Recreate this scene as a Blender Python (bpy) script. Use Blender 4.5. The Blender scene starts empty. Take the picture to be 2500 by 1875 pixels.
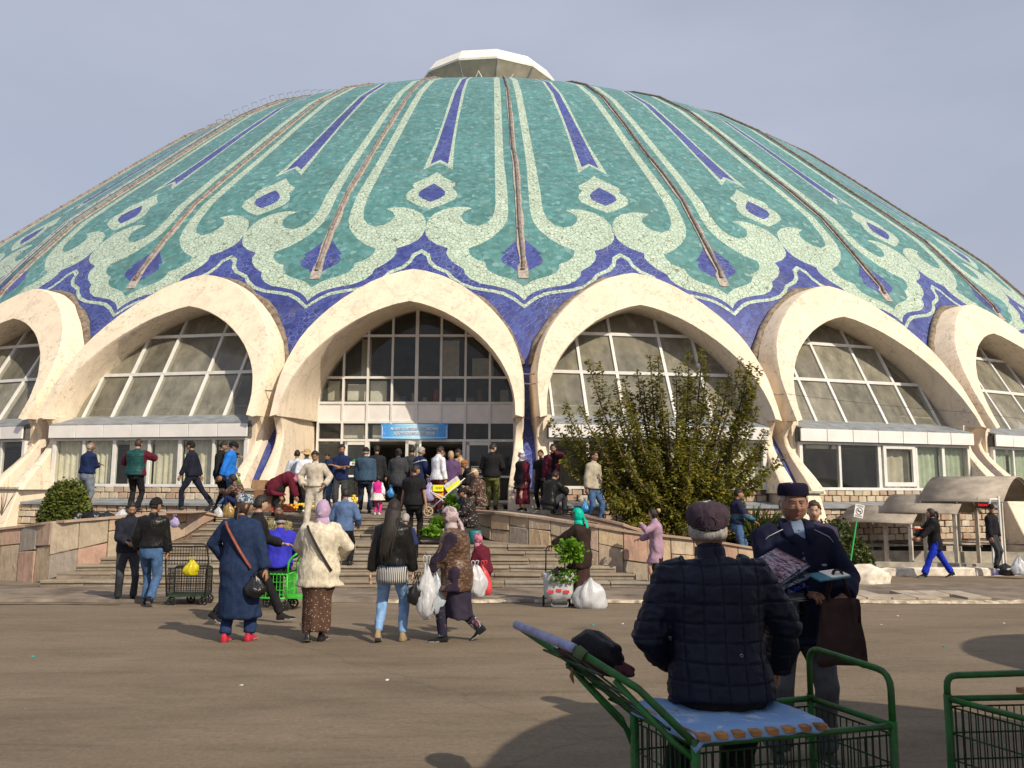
import bpy, bmesh, math, random
from math import sin, cos, tan, atan2, pi, radians, sqrt
from mathutils import Vector, Matrix, noise
from mathutils.geometry import delaunay_2d_cdt
random.seed(7)
SC = bpy.context.scene
COL = SC.collection
# ---------------------------------------------------------------- camera
CAMZ = 1.70
FOC, YAW, PITCH, ROLL = 2000.0, 0.026, atan2(252.5, 2000.0), 0.005
def ray(x, y):
    X, Y = x-1250, y-937.5
    X, Y = X*cos(ROLL)+Y*sin(ROLL), -X*sin(ROLL)+Y*cos(ROLL)
    a, b = X/FOC, -Y/FOC
    y2 = cos(PITCH)-sin(PITCH)*b; z = sin(PITCH)+cos(PITCH)*b
    return Vector((cos(YAW)*a+sin(YAW)*y2, -sin(YAW)*a+cos(YAW)*y2, z))
def at(px, d, py=1300):
    """world x at distance d (world y) for a photo column px"""
    r = ray(px, py); return r.x/r.y*d
def hz(py, d, px=1250):
    r = ray(px, py); return CAMZ+r.z/r.y*d
cam_d = bpy.data.cameras.new('camera'); cam = bpy.data.objects.new('camera', cam_d); COL.objects.link(cam)
F = ray(1250, 937.5); Rv = (ray(1250+FOC, 937.5)-F).normalized(); Uv = (ray(1250, 937.5-FOC)-F).normalized()
cam.matrix_world = Matrix(((Rv.x, Uv.x, -F.x, 0), (Rv.y, Uv.y, -F.y, 0), (Rv.z, Uv.z, -F.z, CAMZ), (0, 0, 0, 1)))
cam_d.sensor_width = 36; cam_d.lens = 36*FOC/2500; cam_d.clip_start = 0.05; cam_d.clip_end = 2000
SC.camera = cam
# ---------------------------------------------------------------- light
SUN_AZ, SUN_EL = radians(40), radians(38)     # behind the camera, to the right
sdir = Vector((sin(SUN_AZ)*cos(SUN_EL), -cos(SUN_AZ)*cos(SUN_EL), sin(SUN_EL)))
sl = bpy.data.lights.new('sun', 'SUN'); sl.energy = 4.9; sl.angle = radians(0.5); sl.color = (1, .88, .70)
so = bpy.data.objects.new('sun', sl); COL.objects.link(so); so.rotation_euler = sdir.to_track_quat('Z', 'Y').to_euler()
so.location = (30, -40, 40)
W = bpy.data.worlds.new('World'); SC.world = W; W.use_nodes = True
nt = W.node_tree; nt.nodes.clear()
sky = nt.nodes.new('ShaderNodeTexSky'); sky.sky_type = 'NISHITA'; sky.sun_disc = False
sky.sun_elevation = SUN_EL; sky.sun_rotation = pi-SUN_AZ
sky.air_density = 1.3; sky.dust_density = 4.5; sky.ozone_density = 2.0
bg = nt.nodes.new('ShaderNodeBackground'); bg.inputs['Strength'].default_value = 0.099
wo = nt.nodes.new('ShaderNodeOutputWorld')
# thin veil of high haze, the same in every direction
tc = nt.nodes.new('ShaderNodeTexCoord'); nz = nt.nodes.new('ShaderNodeTexNoise'); nz.inputs['Scale'].default_value = 2.2; nz.inputs['Detail'].default_value = 6
mp = nt.nodes.new('ShaderNodeMapping'); mp.inputs['Scale'].default_value = (1, 1, 2.5)
rp = nt.nodes.new('ShaderNodeMapRange'); rp.inputs['From Min'].default_value = .35; rp.inputs['From Max'].default_value = .75
rp.inputs['To Min'].default_value = .70; rp.inputs['To Max'].default_value = .95
mx = nt.nodes.new('ShaderNodeMixRGB'); mx.inputs['Color2'].default_value = (5.3, 5.65, 6.9, 1)
nt.links.new(tc.outputs['Generated'], mp.inputs['Vector']); nt.links.new(mp.outputs['Vector'], nz.inputs['Vector'])
nt.links.new(nz.outputs['Fac'], rp.inputs['Value']); nt.links.new(rp.outputs['Result'], mx.inputs['Fac'])
nt.links.new(sky.outputs['Color'], mx.inputs['Color1']); nt.links.new(mx.outputs['Color'], bg.inputs['Color'])
nt.links.new(bg.outputs['Background'], wo.inputs['Surface'])
SC.view_settings.view_transform = 'Standard'; SC.view_settings.look = 'None'
SC.view_settings.gamma = 1; SC.view_settings.exposure = 0.0; SC.view_settings.use_curve_mapping = False
SC.render.engine = 'CYCLES'
SC.render.resolution_x = 1024; SC.render.resolution_y = 768

# ---------------------------------------------------------------- objects
def link(o, parent=None):
    COL.objects.link(o)
    if parent is not None: o.parent = parent
    return o
def tag(o, label=None, cat=None, group=None, kind=None):
    if label: o['label'] = label
    if cat: o['category'] = cat
    if group: o['group'] = group
    if kind: o['kind'] = kind
    return o
def empty(name, loc=(0, 0, 0), rz=0.0, parent=None):
    o = bpy.data.objects.new(name, None); o.location = loc; o.rotation_euler = (0, 0, rz); o.empty_display_size = .3
    return link(o, parent)
def bm2me(name, bm, mats, smooth=False):
    me = bpy.data.meshes.new(name); bm.normal_update(); bm.to_mesh(me); bm.free()
    for m in (mats if isinstance(mats, (list, tuple)) else [mats]): me.materials.append(m)
    if smooth:
        me.polygons.foreach_set('use_smooth', [True]*len(me.polygons))
    me.update(); return me
def obj(name, bm, mats, parent=None, smooth=False, loc=None, rot=None):
    me = bm2me(name, bm, mats, smooth) if isinstance(bm, bmesh.types.BMesh) else bm
    o = bpy.data.objects.new(name, me)
    if loc is not None: o.location = loc
    if rot is not None: o.rotation_euler = rot
    return link(o, parent)
def copy_tree(o, parent=None):
    c = o.copy(); COL.objects.link(c)
    if parent is not None: c.parent = parent
    for ch in list(o.children): copy_tree(ch, c)
    return c
# ---------------------------------------------------------------- mesh helpers
def NB(): return bmesh.new()
def box(bm, x0, x1, y0, y1, z0, z1, mi=0, M=None):
    P = [(x, y, z) for z in (z0, z1) for y in (y0, y1) for x in (x0, x1)]
    vs = [bm.verts.new(M @ Vector(p) if M else p) for p in P]
    for f in ((0, 2, 3, 1), (4, 5, 7, 6), (0, 1, 5, 4), (2, 6, 7, 3), (0, 4, 6, 2), (1, 3, 7, 5)):
        bm.faces.new([vs[i] for i in f]).material_index = mi
    return vs
def bev(bm, w, seg=1):
    bmesh.ops.bevel(bm, geom=list(bm.edges), offset=w, segments=seg, affect='EDGES', clamp_overlap=True); return bm
def loft(bm, secs, mi=0, caps=True, closed=False):
    """secs: list of rings (lists of Vector) of the same length"""
    R = [[bm.verts.new(p) for p in s] for s in secs]
    n = len(R[0])
    rng = range(len(R)) if closed else range(len(R)-1)
    for i in rng:
        A, B = R[i], R[(i+1) % len(R)]
        for j in range(n):
            f = bm.faces.new((A[j], A[(j+1) % n], B[(j+1) % n], B[j])); f.material_index = mi
    if caps and not closed:
        bm.faces.new(list(reversed(R[0]))).material_index = mi; bm.faces.new(R[-1]).material_index = mi
    return R
def frame_dirs(pts):
    out = []
    up = None
    for i in range(len(pts)):
        a = pts[max(0, i-1)]; b = pts[min(len(pts)-1, i+1)]
        t = (b-a)
        t = t.normalized() if t.length > 1e-9 else Vector((0, 0, 1))
        if up is None:
            ref = Vector((0, 0, 1)) if abs(t.z) < .9 else Vector((0, 1, 0))
            s = t.cross(ref).normalized()
        else:
            s = (up - t*up.dot(t))
            s = s.normalized() if s.length > 1e-6 else t.orthogonal().normalized()
        up = s
        out.append((t, s, s.cross(t)))
    return out
def tube(bm, pts, r, n=8, mi=0, caps=True, closed=False):
    pts = [Vector(p) for p in pts]
    rr = r if isinstance(r, (list, tuple)) else [r]*len(pts)
    fr = frame_dirs(pts); secs = []
    for p, q, (t, s, b) in zip(pts, rr, fr):
        ra, rb = q if isinstance(q, (list, tuple)) else (q, q)
        secs.append([p + s*(ra*cos(2*pi*k/n)) + b*(rb*sin(2*pi*k/n)) for k in range(n)])
    return loft(bm, secs, mi, caps, closed)
def arcp(pts, rad=.1, n=4):
    """round the corners of a polyline"""
    P = [Vector(p) for p in pts]; out = [P[0]]
    for i in range(1, len(P)-1):
        a = (P[i-1]-P[i]); b = (P[i+1]-P[i]); r = min(rad, a.length*.45, b.length*.45)
        A = P[i]+a.normalized()*r; B = P[i]+b.normalized()*r
        for k in range(n+1):
            t = k/n; out.append(A*(1-t)**2+P[i]*2*t*(1-t)+B*t*t)
    out.append(P[-1]); return out
def sph(bm, c, r, seg=10, rings=7, mi=0, sc=(1, 1, 1)):
    c = Vector(c)
    top = bm.verts.new(c+Vector((0, 0, r*sc[2]))); bot = bm.verts.new(c-Vector((0, 0, r*sc[2]))); R = []
    for i in range(1, rings):
        a = pi*i/rings
        R.append([bm.verts.new(c+Vector((r*sc[0]*sin(a)*cos(2*pi*j/seg), r*sc[1]*sin(a)*sin(2*pi*j/seg), r*sc[2]*cos(a)))) for j in range(seg)])
    for j in range(seg):
        k = (j+1) % seg
        bm.faces.new((top, R[0][j], R[0][k])).material_index = mi
        bm.faces.new((bot, R[-1][k], R[-1][j])).material_index = mi
        for i in range(len(R)-1):
            bm.faces.new((R[i][j], R[i+1][j], R[i+1][k], R[i][k])).material_index = mi
def prism(bm, poly, axis, d0, d1, mi=0, fn=None):
    """extrude a 2D polygon; fn(u,v,d)->Vector"""
    fn = fn or axis
    A = [bm.verts.new(fn(u, v, d0)) for u, v in poly]; B = [bm.verts.new(fn(u, v, d1)) for u, v in poly]
    n = len(poly)
    bm.faces.new(A).material_index = mi; bm.faces.new(list(reversed(B))).material_index = mi
    for i in range(n):
        bm.faces.new((A[i], B[i], B[(i+1) % n], A[(i+1) % n])).material_index = mi
def interp(x, xs, ys):
    if x <= xs[0]: return ys[0]
    for i in range(len(xs)-1):
        if x <= xs[i+1]: return ys[i]+(ys[i+1]-ys[i])*(x-xs[i])/(xs[i+1]-xs[i])
    return ys[-1]
# ---------------------------------------------------------------- materials
class NT:
    def __init__(s, name):
        s.m = bpy.data.materials.new(name); s.m.use_nodes = True; s.t = s.m.node_tree
        s.b = s.t.nodes['Principled BSDF']; s.out = s.t.nodes['Material Output']; s.pos = None
    def n(s, ty, **k):
        nd = s.t.nodes.new(ty)
        for a, v in k.items():
            if a.startswith('i_'): nd.inputs[a[2:].replace('_', ' ')].default_value = v
            else: setattr(nd, a, v)
        return nd
    def l(s, a, b): s.t.links.new(a, b)
    def vec(s, world=True, scale=None, rot=None):
        if world: o = s.n('ShaderNodeNewGeometry').outputs['Position']
        else: o = s.n('ShaderNodeTexCoord').outputs['Object']
        if scale or rot:
            m = s.n('ShaderNodeMapping')
            if scale: m.inputs['Scale'].default_value = scale
            if rot: m.inputs['Rotation'].default_value = rot
            s.l(o, m.inputs['Vector']); o = m.outputs['Vector']
        return o
    def noise(s, v, sc, det=4, rough=.6, dist=0):
        n = s.n('ShaderNodeTexNoise', i_Scale=sc, i_Detail=det, i_Roughness=rough, i_Distortion=dist); s.l(v, n.inputs['Vector']); return n
    def ramp(s, fac, stops, interp='LINEAR'):
        r = s.n('ShaderNodeValToRGB'); e = r.color_ramp.elements; r.color_ramp.interpolation = interp
        for i, (p, c) in enumerate(stops):
            if not isinstance(c, (tuple, list)): c = (c, c, c)
            el = e[i] if i < 2 else e.new(p)
            el.position = p; el.color = tuple(c)[:3]+(1,)
        s.l(fac, r.inputs['Fac']); return r.outputs['Color']
    def mix(s, fac, a, b, bt='MIX'):
        m = s.n('ShaderNodeMixRGB', blend_type=bt)
        for k, v in ((0, fac), (1, a), (2, b)):
            if isinstance(v, (int, float)): m.inputs[k].default_value = v
            elif isinstance(v, tuple): m.inputs[k].default_value = v[:3]+(1,)
            else: s.l(v, m.inputs[k])
        return m.outputs[0]
    def math(s, op, a, b=None):
        m = s.n('ShaderNodeMath', operation=op)
        for k, v in ((0, a), (1, b)):
            if v is None: continue
            if isinstance(v, (int, float)): m.inputs[k].default_value = v
            else: s.l(v, m.inputs[k])
        return m.outputs[0]
    def col(s, c):
        if isinstance(c, tuple): s.b.inputs['Base Color'].default_value = c[:3]+(1,)
        else: s.l(c, s.b.inputs['Base Color'])
    def rough(s, v): s.b.inputs['Roughness'].default_value = v
    def spec(s, v): s.b.inputs['Specular IOR Level'].default_value = v
    def bump(s, h, st=.3, dist=.02):
        b = s.n('ShaderNodeBump', i_Strength=st, i_Distance=dist); s.l(h, b.inputs['Height']); s.l(b.outputs['Normal'], s.b.inputs['Normal'])
MC = {}
def M(name, c, rough=.7, var=.12, sc=6, bump=.0, bsc=40, metal=0, world=False, spec=.3, c2=None):
    """plain material with soft colour variation"""
    key = (name, c, rough)
    if key in MC: return MC[key]
    t = NT(name); v = t.vec(world); n = t.noise(v, sc, 5)
    d = c2 or tuple(x*(1-var*2.2) for x in c); e = tuple(min(1, x*(1+var)) for x in c)
    t.col(t.ramp(n.outputs['Fac'], [(.3, d), (.72, e)])); t.rough(rough); t.spec(spec); t.b.inputs['Metallic'].default_value = metal
    if bump: t.bump(t.noise(v, bsc, 4).outputs['Fac'], bump, .01)
    MC[key] = t.m; return t.m
def cloth(name, c, rough=.85, sc=9, bump=.5, var=.16):
    key = ('cl', name, c)
    if key in MC: return MC[key]
    t = NT(name); v = t.vec(False); n = t.noise(v, sc, 4)
    d = tuple(x*(1-var*1.6) for x in c); e = tuple(min(1, x*(1+var)) for x in c)
    t.col(t.ramp(n.outputs['Fac'], [(.35, d), (.7, e)])); t.rough(rough); t.spec(.15)
    w = t.noise(t.vec(False, scale=(1, 1, .45)), 11, 3, .5, .6)
    t.bump(w.outputs['Fac'], bump, .03)
    MC[key] = t.m; return t.m
# ================================================================ building
SF = 1.148; DC = 61.0; PH = 0.026; DL = 2*pi/36
def bay_obj_rot(k): return PH+k*DL
def loc3(k, u, w, h):
    a = PH+k*DL
    return Vector((SF*(u*cos(a)+w*sin(a)), SF*(DC+u*sin(a)-w*cos(a)), SF*h+CAMZ))
def locl(k, u, w, h):
    a = PH+k*DL
    return Vector((u*cos(a)+w*sin(a), u*sin(a)-w*cos(a), h))
# in bay frame objects: local x=u, local y=-w (outward is -y), z=h ; placed at dome centre with rotation a
def bl(u, w, h): return Vector((u, -w, h))
hall = tag(empty('domed_market_hall', (0, DC*SF, CAMZ)), 'large turquoise and blue mosaic dome hall ringed by cream pointed arches behind the stairs', 'market hall')
hall.scale = (SF, SF, SF)
PR = [(40.3, -.3), (40.15, .1), (39.75, .6), (39.3, 1.15), (38.85, 1.7), (38.5, 2.4), (38.25, 3.2), (38.0, 3.9), (37.65, 4.7), (37.23, 5.5), (36.40, 6.86), (35.31, 8.30),
      (33.86, 10.08), (32.2, 11.70), (30.5, 13.3), (28, 15.7), (25.6, 17.93), (23.2, 19.74), (20.7, 21.17), (18.3, 22.28), (15.9, 23.2), (12, 24.4), (8, 25.4), (3, 26.2)]
PRh = [p[1] for p in PR]; PRr = [p[0] for p in PR]
def rad_at(h): return interp(h, PRh, PRr)
# tiles
def mosaic(name, base, tints, grout, gw, sc, patch=None, wear=.25):
    t = NT(name); v = t.vec(True)
    vo = t.n('ShaderNodeTexVoronoi', feature='F1', i_Scale=sc); t.l(v, vo.inputs['Vector'])
    ve = t.n('ShaderNodeTexVoronoi', feature='DISTANCE_TO_EDGE', i_Scale=sc); t.l(v, ve.inputs['Vector'])
    sep = t.n('ShaderNodeSeparateColor'); t.l(vo.outputs['Color'], sep.inputs['Color'])
    tile = t.ramp(sep.outputs[0], tints)
    big = t.noise(t.vec(True, scale=(1, 1, 2.2)), .9, 6, .65)
    tile = t.mix(t.ramp(big.outputs['Fac'], [(.35, 0), (.7, 1)]), tile, t.mix(.5, tile, base), 'MIX')
    tile = t.mix(wear, tile, t.ramp(t.noise(v, .35, 8, .7).outputs['Fac'], [(.3, .35), (.7, 1.0)]), 'MULTIPLY')
    lim = t.math('LESS_THAN', ve.outputs['Distance'], gw)
    if patch: lim = t.math('MULTIPLY', lim, t.ramp(t.noise(v, .55, 3).outputs['Fac'], [(patch-.04, .12), (patch+.04, 1)]))
    c = t.mix(lim, tile, grout)
    st = t.noise(t.vec(True, scale=(1.6, 1.6, .22)), 1.3, 6, .7); c = t.mix(t.ramp(st.outputs['Fac'], [(.52, 0), (.78, .38)]), c, (.20, .19, .15))
    ms = t.noise(v, 1.7, 7, .7); c = t.mix(t.ramp(ms.outputs['Fac'], [(.715, 0), (.725, 1)]), c, (.34, .26, .18))
    t.col(c); t.rough(.42); t.spec(.42)
    t.b.inputs['Roughness'].default_value = .45
    hgt = t.math('ADD', t.ramp(ve.outputs['Distance'], [(0, 0), (gw*1.5, 1)]), t.math('MULTIPLY', sep.outputs[1], .5))
    t.bump(hgt, .35, .02)
    return t.m
M_TEAL = mosaic('teal_mosaic', (.085, .24, .235), [(0, (.06, .17, .16)), (.3, (.075, .23, .22)), (.7, (.10, .275, .275)), (.93, (.15, .33, .33)), (1, (.25, .43, .42))], (.07, .15, .14), .026, 5.4, .52, .5)
M_PALE = mosaic('pale_mint_mosaic', (.42, .54, .44), [(0, (.36, .48, .39)), (.5, (.46, .58, .48)), (1, (.53, .65, .54))], (.17, .19, .12), .045, 6.6, None, .25)
M_BLUE = mosaic('blue_mosaic', (.045, .065, .27), [(0, (.03, .04, .20)), (.5, (.05, .065, .28)), (.85, (.065, .10, .34)), (1, (.03, .035, .14))], (.15, .19, .38), .028, 5.4, .5, .5)
def mirror(c): return c
# traced outlines in (a, h): a = bay fraction from bay centre (0) to rib (.5)
S_ = lambda L: [(a+.5, h) for a, h in L]
band_in = S_([(-.147, 27), (-.142, 19.8), (-.138, 16.1), (-.135, 13.0), (-.134, 11.1), (-.131, 9.48), (-.137, 9.1), (-.15, 8.82), (-.18, 8.56), (-.226, 8.43), (-.274, 8.50), (-.306, 8.68), (-.319, 8.9), (-.303, 9.11), (-.258, 9.27), (-.305, 9.33), (-.355, 9.32), (-.419, 9.2), (-.468, 8.98), (-.493, 8.69), (-.5, 8.38)])
pale_low = S_([(-.5, 8.3), (-.492, 8.02), (-.471, 7.82), (-.43, 7.62), (-.37, 7.46), (-.376, 7.27), (-.362, 7.06), (-.332, 6.84), (-.284, 6.63), (-.276, 6.44), (-.248, 6.25), (-.204, 6.1), (-.143, 6.02), (-.087, 5.93), (-.044, 5.80), (-.018, 5.66), (0, 5.5)])
band_out = S_([(-.072, 27), (-.074, 19.8), (-.076, 13), (-.073, 11.7), (-.066, 10.9), (-.061, 9.88), (-.061, 9.19), (-.068, 8.75), (-.094, 8.34), (-.145, 7.95), (-.201, 7.66), (-.265, 7.46), (-.262, 7.28), (-.244, 7.1), (-.216, 6.97), (-.180, 6.88), (-.179, 6.72), (-.161, 6.55), (-.126, 6.42), (-.082, 6.32), (-.038, 6.2), (0, 6.0)])
medal = S_([(0, 7.98), (-.016, 7.9), (-.07, 7.48), (-.1, 7.27), (-.082, 7.23), (-.098, 7.12), (-.103, 7.0), (-.094, 6.87), (-.063, 6.74), (-.03, 6.6), (0, 6.4)])
thin_up = S_([(-.5, 7.42), (-.456, 7.23), (-.445, 6.97), (-.416, 6.75), (-.356, 6.55), (-.332, 6.35), (-.291, 6.13), (-.229, 5.97), (-.143, 5.88), (-.092, 5.80), (-.045, 5.62), (0, 5.36)])
thin_lo = S_([(-.5, 7.26), (-.472, 7.12), (-.459, 6.87), (-.429, 6.66), (-.364, 6.45), (-.345, 6.27), (-.303, 6.04), (-.237, 5.88), (-.152, 5.78), (-.1, 5.70), (-.055, 5.54), (0, 5.24)])
eye = [(0, 11.28), (.06, 10.9), (.125, 10.62), (.128, 10.44), (.112, 10.32), (.14, 10.1), (.149, 9.92), (.138, 9.7), (.07, 9.42), (0, 9.22)]
eyeb = [(0, 10.56), (.05, 10.3), (.077, 10.08), (.075, 9.88), (.045, 9.72), (0, 9.57)]
ban = [(0, 19.9), (.055, 19.7), (.055, 16.9), (.052, 15.1), (.064, 13.3), (.093, 11.45), (0, 11.9)]
ban = [(0, 25.5), (.05, 25.5), (.056, 19.7), (.064, 16.9), (.062, 15.1), (.072, 13.3), (.095, 11.42), (0, 11.92)]
banb = [(0, 25.4), (.02, 25.4), (.026, 19.7), (.036, 16.9), (.042, 15.4), (.050, 13.6), (.058, 11.8), (0, 12.08)]
SX = 6.4
def sym(half): return [(a, h) for a, h in half]+[(-a, h) for a, h in reversed(half) if abs(a) > 1e-6]
ARO = [(0, 6.40), (.35, 6.33), (.8, 6.18), (1.2, 5.97), (1.55, 5.73), (1.95, 5.4), (2.3, 5.05), (2.55, 4.75), (2.78, 4.42), (2.95, 4.1), (3.08, 3.75), (3.18, 3.4), (3.25, 3.05), (3.28, 2.7), (3.29, 2.3), (3.29, 1.82)]
ARI = [(0, 5.24), (.35, 5.16), (.7, 5.03), (1.05, 4.86), (1.4, 4.65), (1.7, 4.42), (2.0, 4.16), (2.25, 3.9), (2.47, 3.62), (2.63, 3.38), (2.76, 3.14), (2.87, 2.9), (2.96, 2.63), (3.02, 2.4), (3.06, 2.15), (3.08, 1.82)]
ARM = [((a+c)/2, (b+d)/2) for (a, b), (c, d) in zip(ARO, ARI)]
def face_w(h): return 37.5+.55*(6.4-h)
def u2a(u, h):
    r = rad_at(h); return math.asin(u/sqrt(r*r))/DL
def inpoly(x, y, P):
    c = False; j = len(P)-1
    for i in range(len(P)):
        xi, yi = P[i]; xj, yj = P[j]
        if (yi > y) != (yj > y) and x < (xj-xi)*(y-yi)/(yj-yi)+xi: c = not c
        j = i
    return c
hole = sym([(u2a(u, h), h) for u, h in ARM]+[(u2a(3.2, .5), .5), (u2a(3.1, -.4), -.4)])
def build_bay():
    polys = {'ban': sym(ban), 'banb': sym(banb), 'eye': sym(eye), 'eyeb': sym(eyeb), 'hole': hole}
    lines = []
    verts = []; edges = []
    def addl(L, closed=False):
        # resample long spans at profile rings so that the chord follows the dome
        out = []
        for i in range(len(L)-(0 if closed else 1)):
            a = L[i]; b = L[(i+1) % len(L)]; n = max(1, int(abs(a[1]-b[1])/.6))
            for t in range(n): out.append((a[0]+(b[0]-a[0])*t/n, a[1]+(b[1]-a[1])*t/n))
        if not closed: out.append(L[-1])
        i0 = len(verts)
        verts.extend(out)
        edges.extend((i0+i, i0+i+1) for i in range(len(out)-1))
        if closed: edges.append((i0+len(out)-1, i0))
    for P in polys.values(): addl(P, True)
    for L in (band_in, band_out, pale_low, medal, thin_up, thin_lo):
        addl(L); addl([(-a, h) for a, h in L])
    hs = []
    for i in range(len(PRh)-1):
        n = max(1, int((PRh[i+1]-PRh[i])/.75)); hs += [PRh[i]+(PRh[i+1]-PRh[i])*t/n for t in range(n)]
    hs.append(PRh[-1])
    NA = 14
    for h in hs:
        i0 = len(verts)
        for j in range(NA+1): verts.append((-.5+j/NA, h))
        for j in range(NA): edges.append((i0+j, i0+j+1))
    V = [Vector((a*SX, h)) for a, h in verts]
    r = delaunay_2d_cdt(V, edges, [], 0, 1e-5)
    V2, F2 = r[0], r[2]
    reg_pale = band_in+[(.5, 5.5)]
    def region(a, h):
        A = abs(a)
        if inpoly(a, h, polys['banb']): return 2
        if inpoly(a, h, polys['ban']): return 1
        if inpoly(a, h, polys['eyeb']): return 2
        if inpoly(a, h, polys['eye']): return 1
        if inpoly(A, h, medal+[(.51, 6.4), (.51, 7.98)]): return 2
        out_poly = band_out+[(.51, 6.0), (.51, 27)]
        if inpoly(A, h, out_poly): return 0
        big = band_in+pale_low[1:]+[(.51, 5.5), (.51, 27)]
        if inpoly(A, h, big): return 1
        up = thin_up+[(.51, 5.36), (.51, 30), (-.01, 30), (-.01, 7.42)]
        lo = thin_lo+[(.51, 5.24), (.51, 30), (-.01, 30), (-.01, 7.26)]
        above_pale = [(-.01, 8.3)]+pale_low+[(.51, 5.5), (.51, 30), (-.01, 30)]
        if inpoly(A, h, above_pale): return 0
        if inpoly(A, h, lo) and not inpoly(A, h, up): return 1
        return 2
    bm = NB(); vm = []
    for v in V2:
        a = v.x/SX; h = v.y; r_ = rad_at(h)
        vm.append(bm.verts.new((r_*sin(a*DL), -r_*cos(a*DL), h)))
    for f in F2:
        c = sum((V2[i] for i in f), Vector((0, 0)))/3
        if inpoly(c.x/SX, c.y, hole): continue
        try: fc = bm.faces.new([vm[i] for i in f])
        except ValueError: continue
        fc.material_index = region(c.x/SX, c.y)
    bmesh.ops.delete(bm, geom=[v for v in bm.verts if not v.link_faces], context='VERTS')
    bmesh.ops.recalc_face_normals(bm, faces=list(bm.faces))
    # outward: check one
    f = max(bm.faces, key=lambda f: f.calc_center_median().z)
    if f.normal.z < 0: bmesh.ops.reverse_faces(bm, faces=list(bm.faces))
    return bm2me('mosaic_panel', bm, [M_TEAL, M_PALE, M_BLUE], True)
bay_me = build_bay()
for j in range(36):
    k = -.5+j-18
    obj('mosaic_panel', bay_me, None, hall, rot=(0, 0, PH+k*DL))
# ribs: split drain pipe in a mortar channel
def plaster(name, c, spots=.5, c2=(.42, .38, .33), grime=.35):
    t = NT(name); v = t.vec(True)
    n = t.noise(v, 1.3, 7, .62); f = t.noise(v, 7, 8, .72, .8)
    base = t.ramp(n.outputs['Fac'], [(.3, tuple(x*.86 for x in c)), (.5, c), (.75, tuple(min(1, x*1.06) for x in c))])
    m = t.math('MULTIPLY', t.ramp(f.outputs['Fac'], [(.55, 0), (.58, 1)]), t.ramp(t.noise(v, .8, 3).outputs['Fac'], [(.44, 0), (.55, spots)]))
    base = t.mix(m, base, c2)
    st = t.noise(t.vec(True, scale=(1, 1, .16)), 3.2, 5, .7)
    base = t.mix(t.ramp(st.outputs['Fac'], [(.52, 0), (.8, grime)]), base, tuple(x*.45 for x in c))
    cr = t.n('ShaderNodeTexVoronoi', feature='DISTANCE_TO_EDGE', i_Scale=.55); 
    dv = t.mix(.35, v, t.noise(v, 2, 4).outputs['Color'], 'ADD'); t.l(dv, cr.inputs['Vector'])
    base = t.mix(t.ramp(cr.outputs['Distance'], [(0, .45), (.008, 0)]), base, tuple(x*.4 for x in c))
    t.col(base); t.rough(.85); t.spec(.15); t.bump(f.outputs['Fac'], .5, .03); return t.m
M_CREAM = plaster('cream_plaster', (.74, .63, .49), .7, (.40, .36, .31), .5)
M_MORTAR = M('mortar', (.42, .37, .33), .95, .25, 9, .8, 20, world=True)
M_PIPE = M('brown_pipe', (.25, .205, .18), .55, .3, 5, .2, world=True)
M_WHITE = M('white_frame_paint', (.70, .69, .66), .45, .06, 3, world=True)
M_METALG = M('grey_sheet_metal', (.26, .28, .30), .55, .2, 2.5, .2, 8, world=True)
def rib_me():
    bm = NB(); pts = [(r+.02, h) for r, h in PR if h >= 5] ; pts = [(36.45, 6.75)]+[p for p in pts if p[1] > 6.8]
    # channel: rough strip
    secs = []
    rnd = random.Random(3); P2 = []
    for i in range(len(pts)-1):
        n = max(2, int((pts[i+1][1]-pts[i][1])/.35))
        for t in range(n): P2.append((pts[i][0]+(pts[i+1][0]-pts[i][0])*t/n, pts[i][1]+(pts[i+1][1]-pts[i][1])*t/n))
    P2.insert(0, (36.75, 6.3))
    for i, (r, h) in enumerate(P2):
        wl = .125+rnd.uniform(-.03, .05)+(.06 if i < 2 else 0); wr = .125+rnd.uniform(-.03, .05)+(.05 if i < 3 else 0)
        wl *= max(.35, r/38); wr *= max(.35, r/38)
        secs.append([Vector((-wl, -r+.06, h-.04)), Vector((-wl*.9, -r-.015, h+.01)), Vector((wr*.9, -r-.015, h+.01)), Vector((wr, -r+.06, h-.04))])
    loft(bm, secs, 0)
    return bm2me('mortar_channel', bm, M_MORTAR)
def pipe_me():
    bm = NB(); P = [(36.5, 6.62)]+[(r, h) for r, h in PR if h > 6.8]
    pts = [Vector((0.0+.03*sin(i*2.1), -(r+.045), h+.035)) for i, (r, h) in enumerate(P)]
    tube(bm, pts, .055, 8)
    # joints
    for i in range(len(pts)-1):
        L = (pts[i+1]-pts[i]); n = max(1, int(L.length/.95))
        for t in range(n):
            p = pts[i]+L*(t/n); d = L.normalized()*.035
            tube(bm, [p-d, p+d], .066, 8)
    return bm2me('drain_pipe', bm, M_PIPE, True)
rm, pm = rib_me(), pipe_me()
for k in range(-9, 10):
    obj('mortar_channel', rm, None, hall, rot=(0, 0, PH+k*DL)); obj('drain_pipe', pm, None, hall, rot=(0, 0, PH+k*DL))
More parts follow.
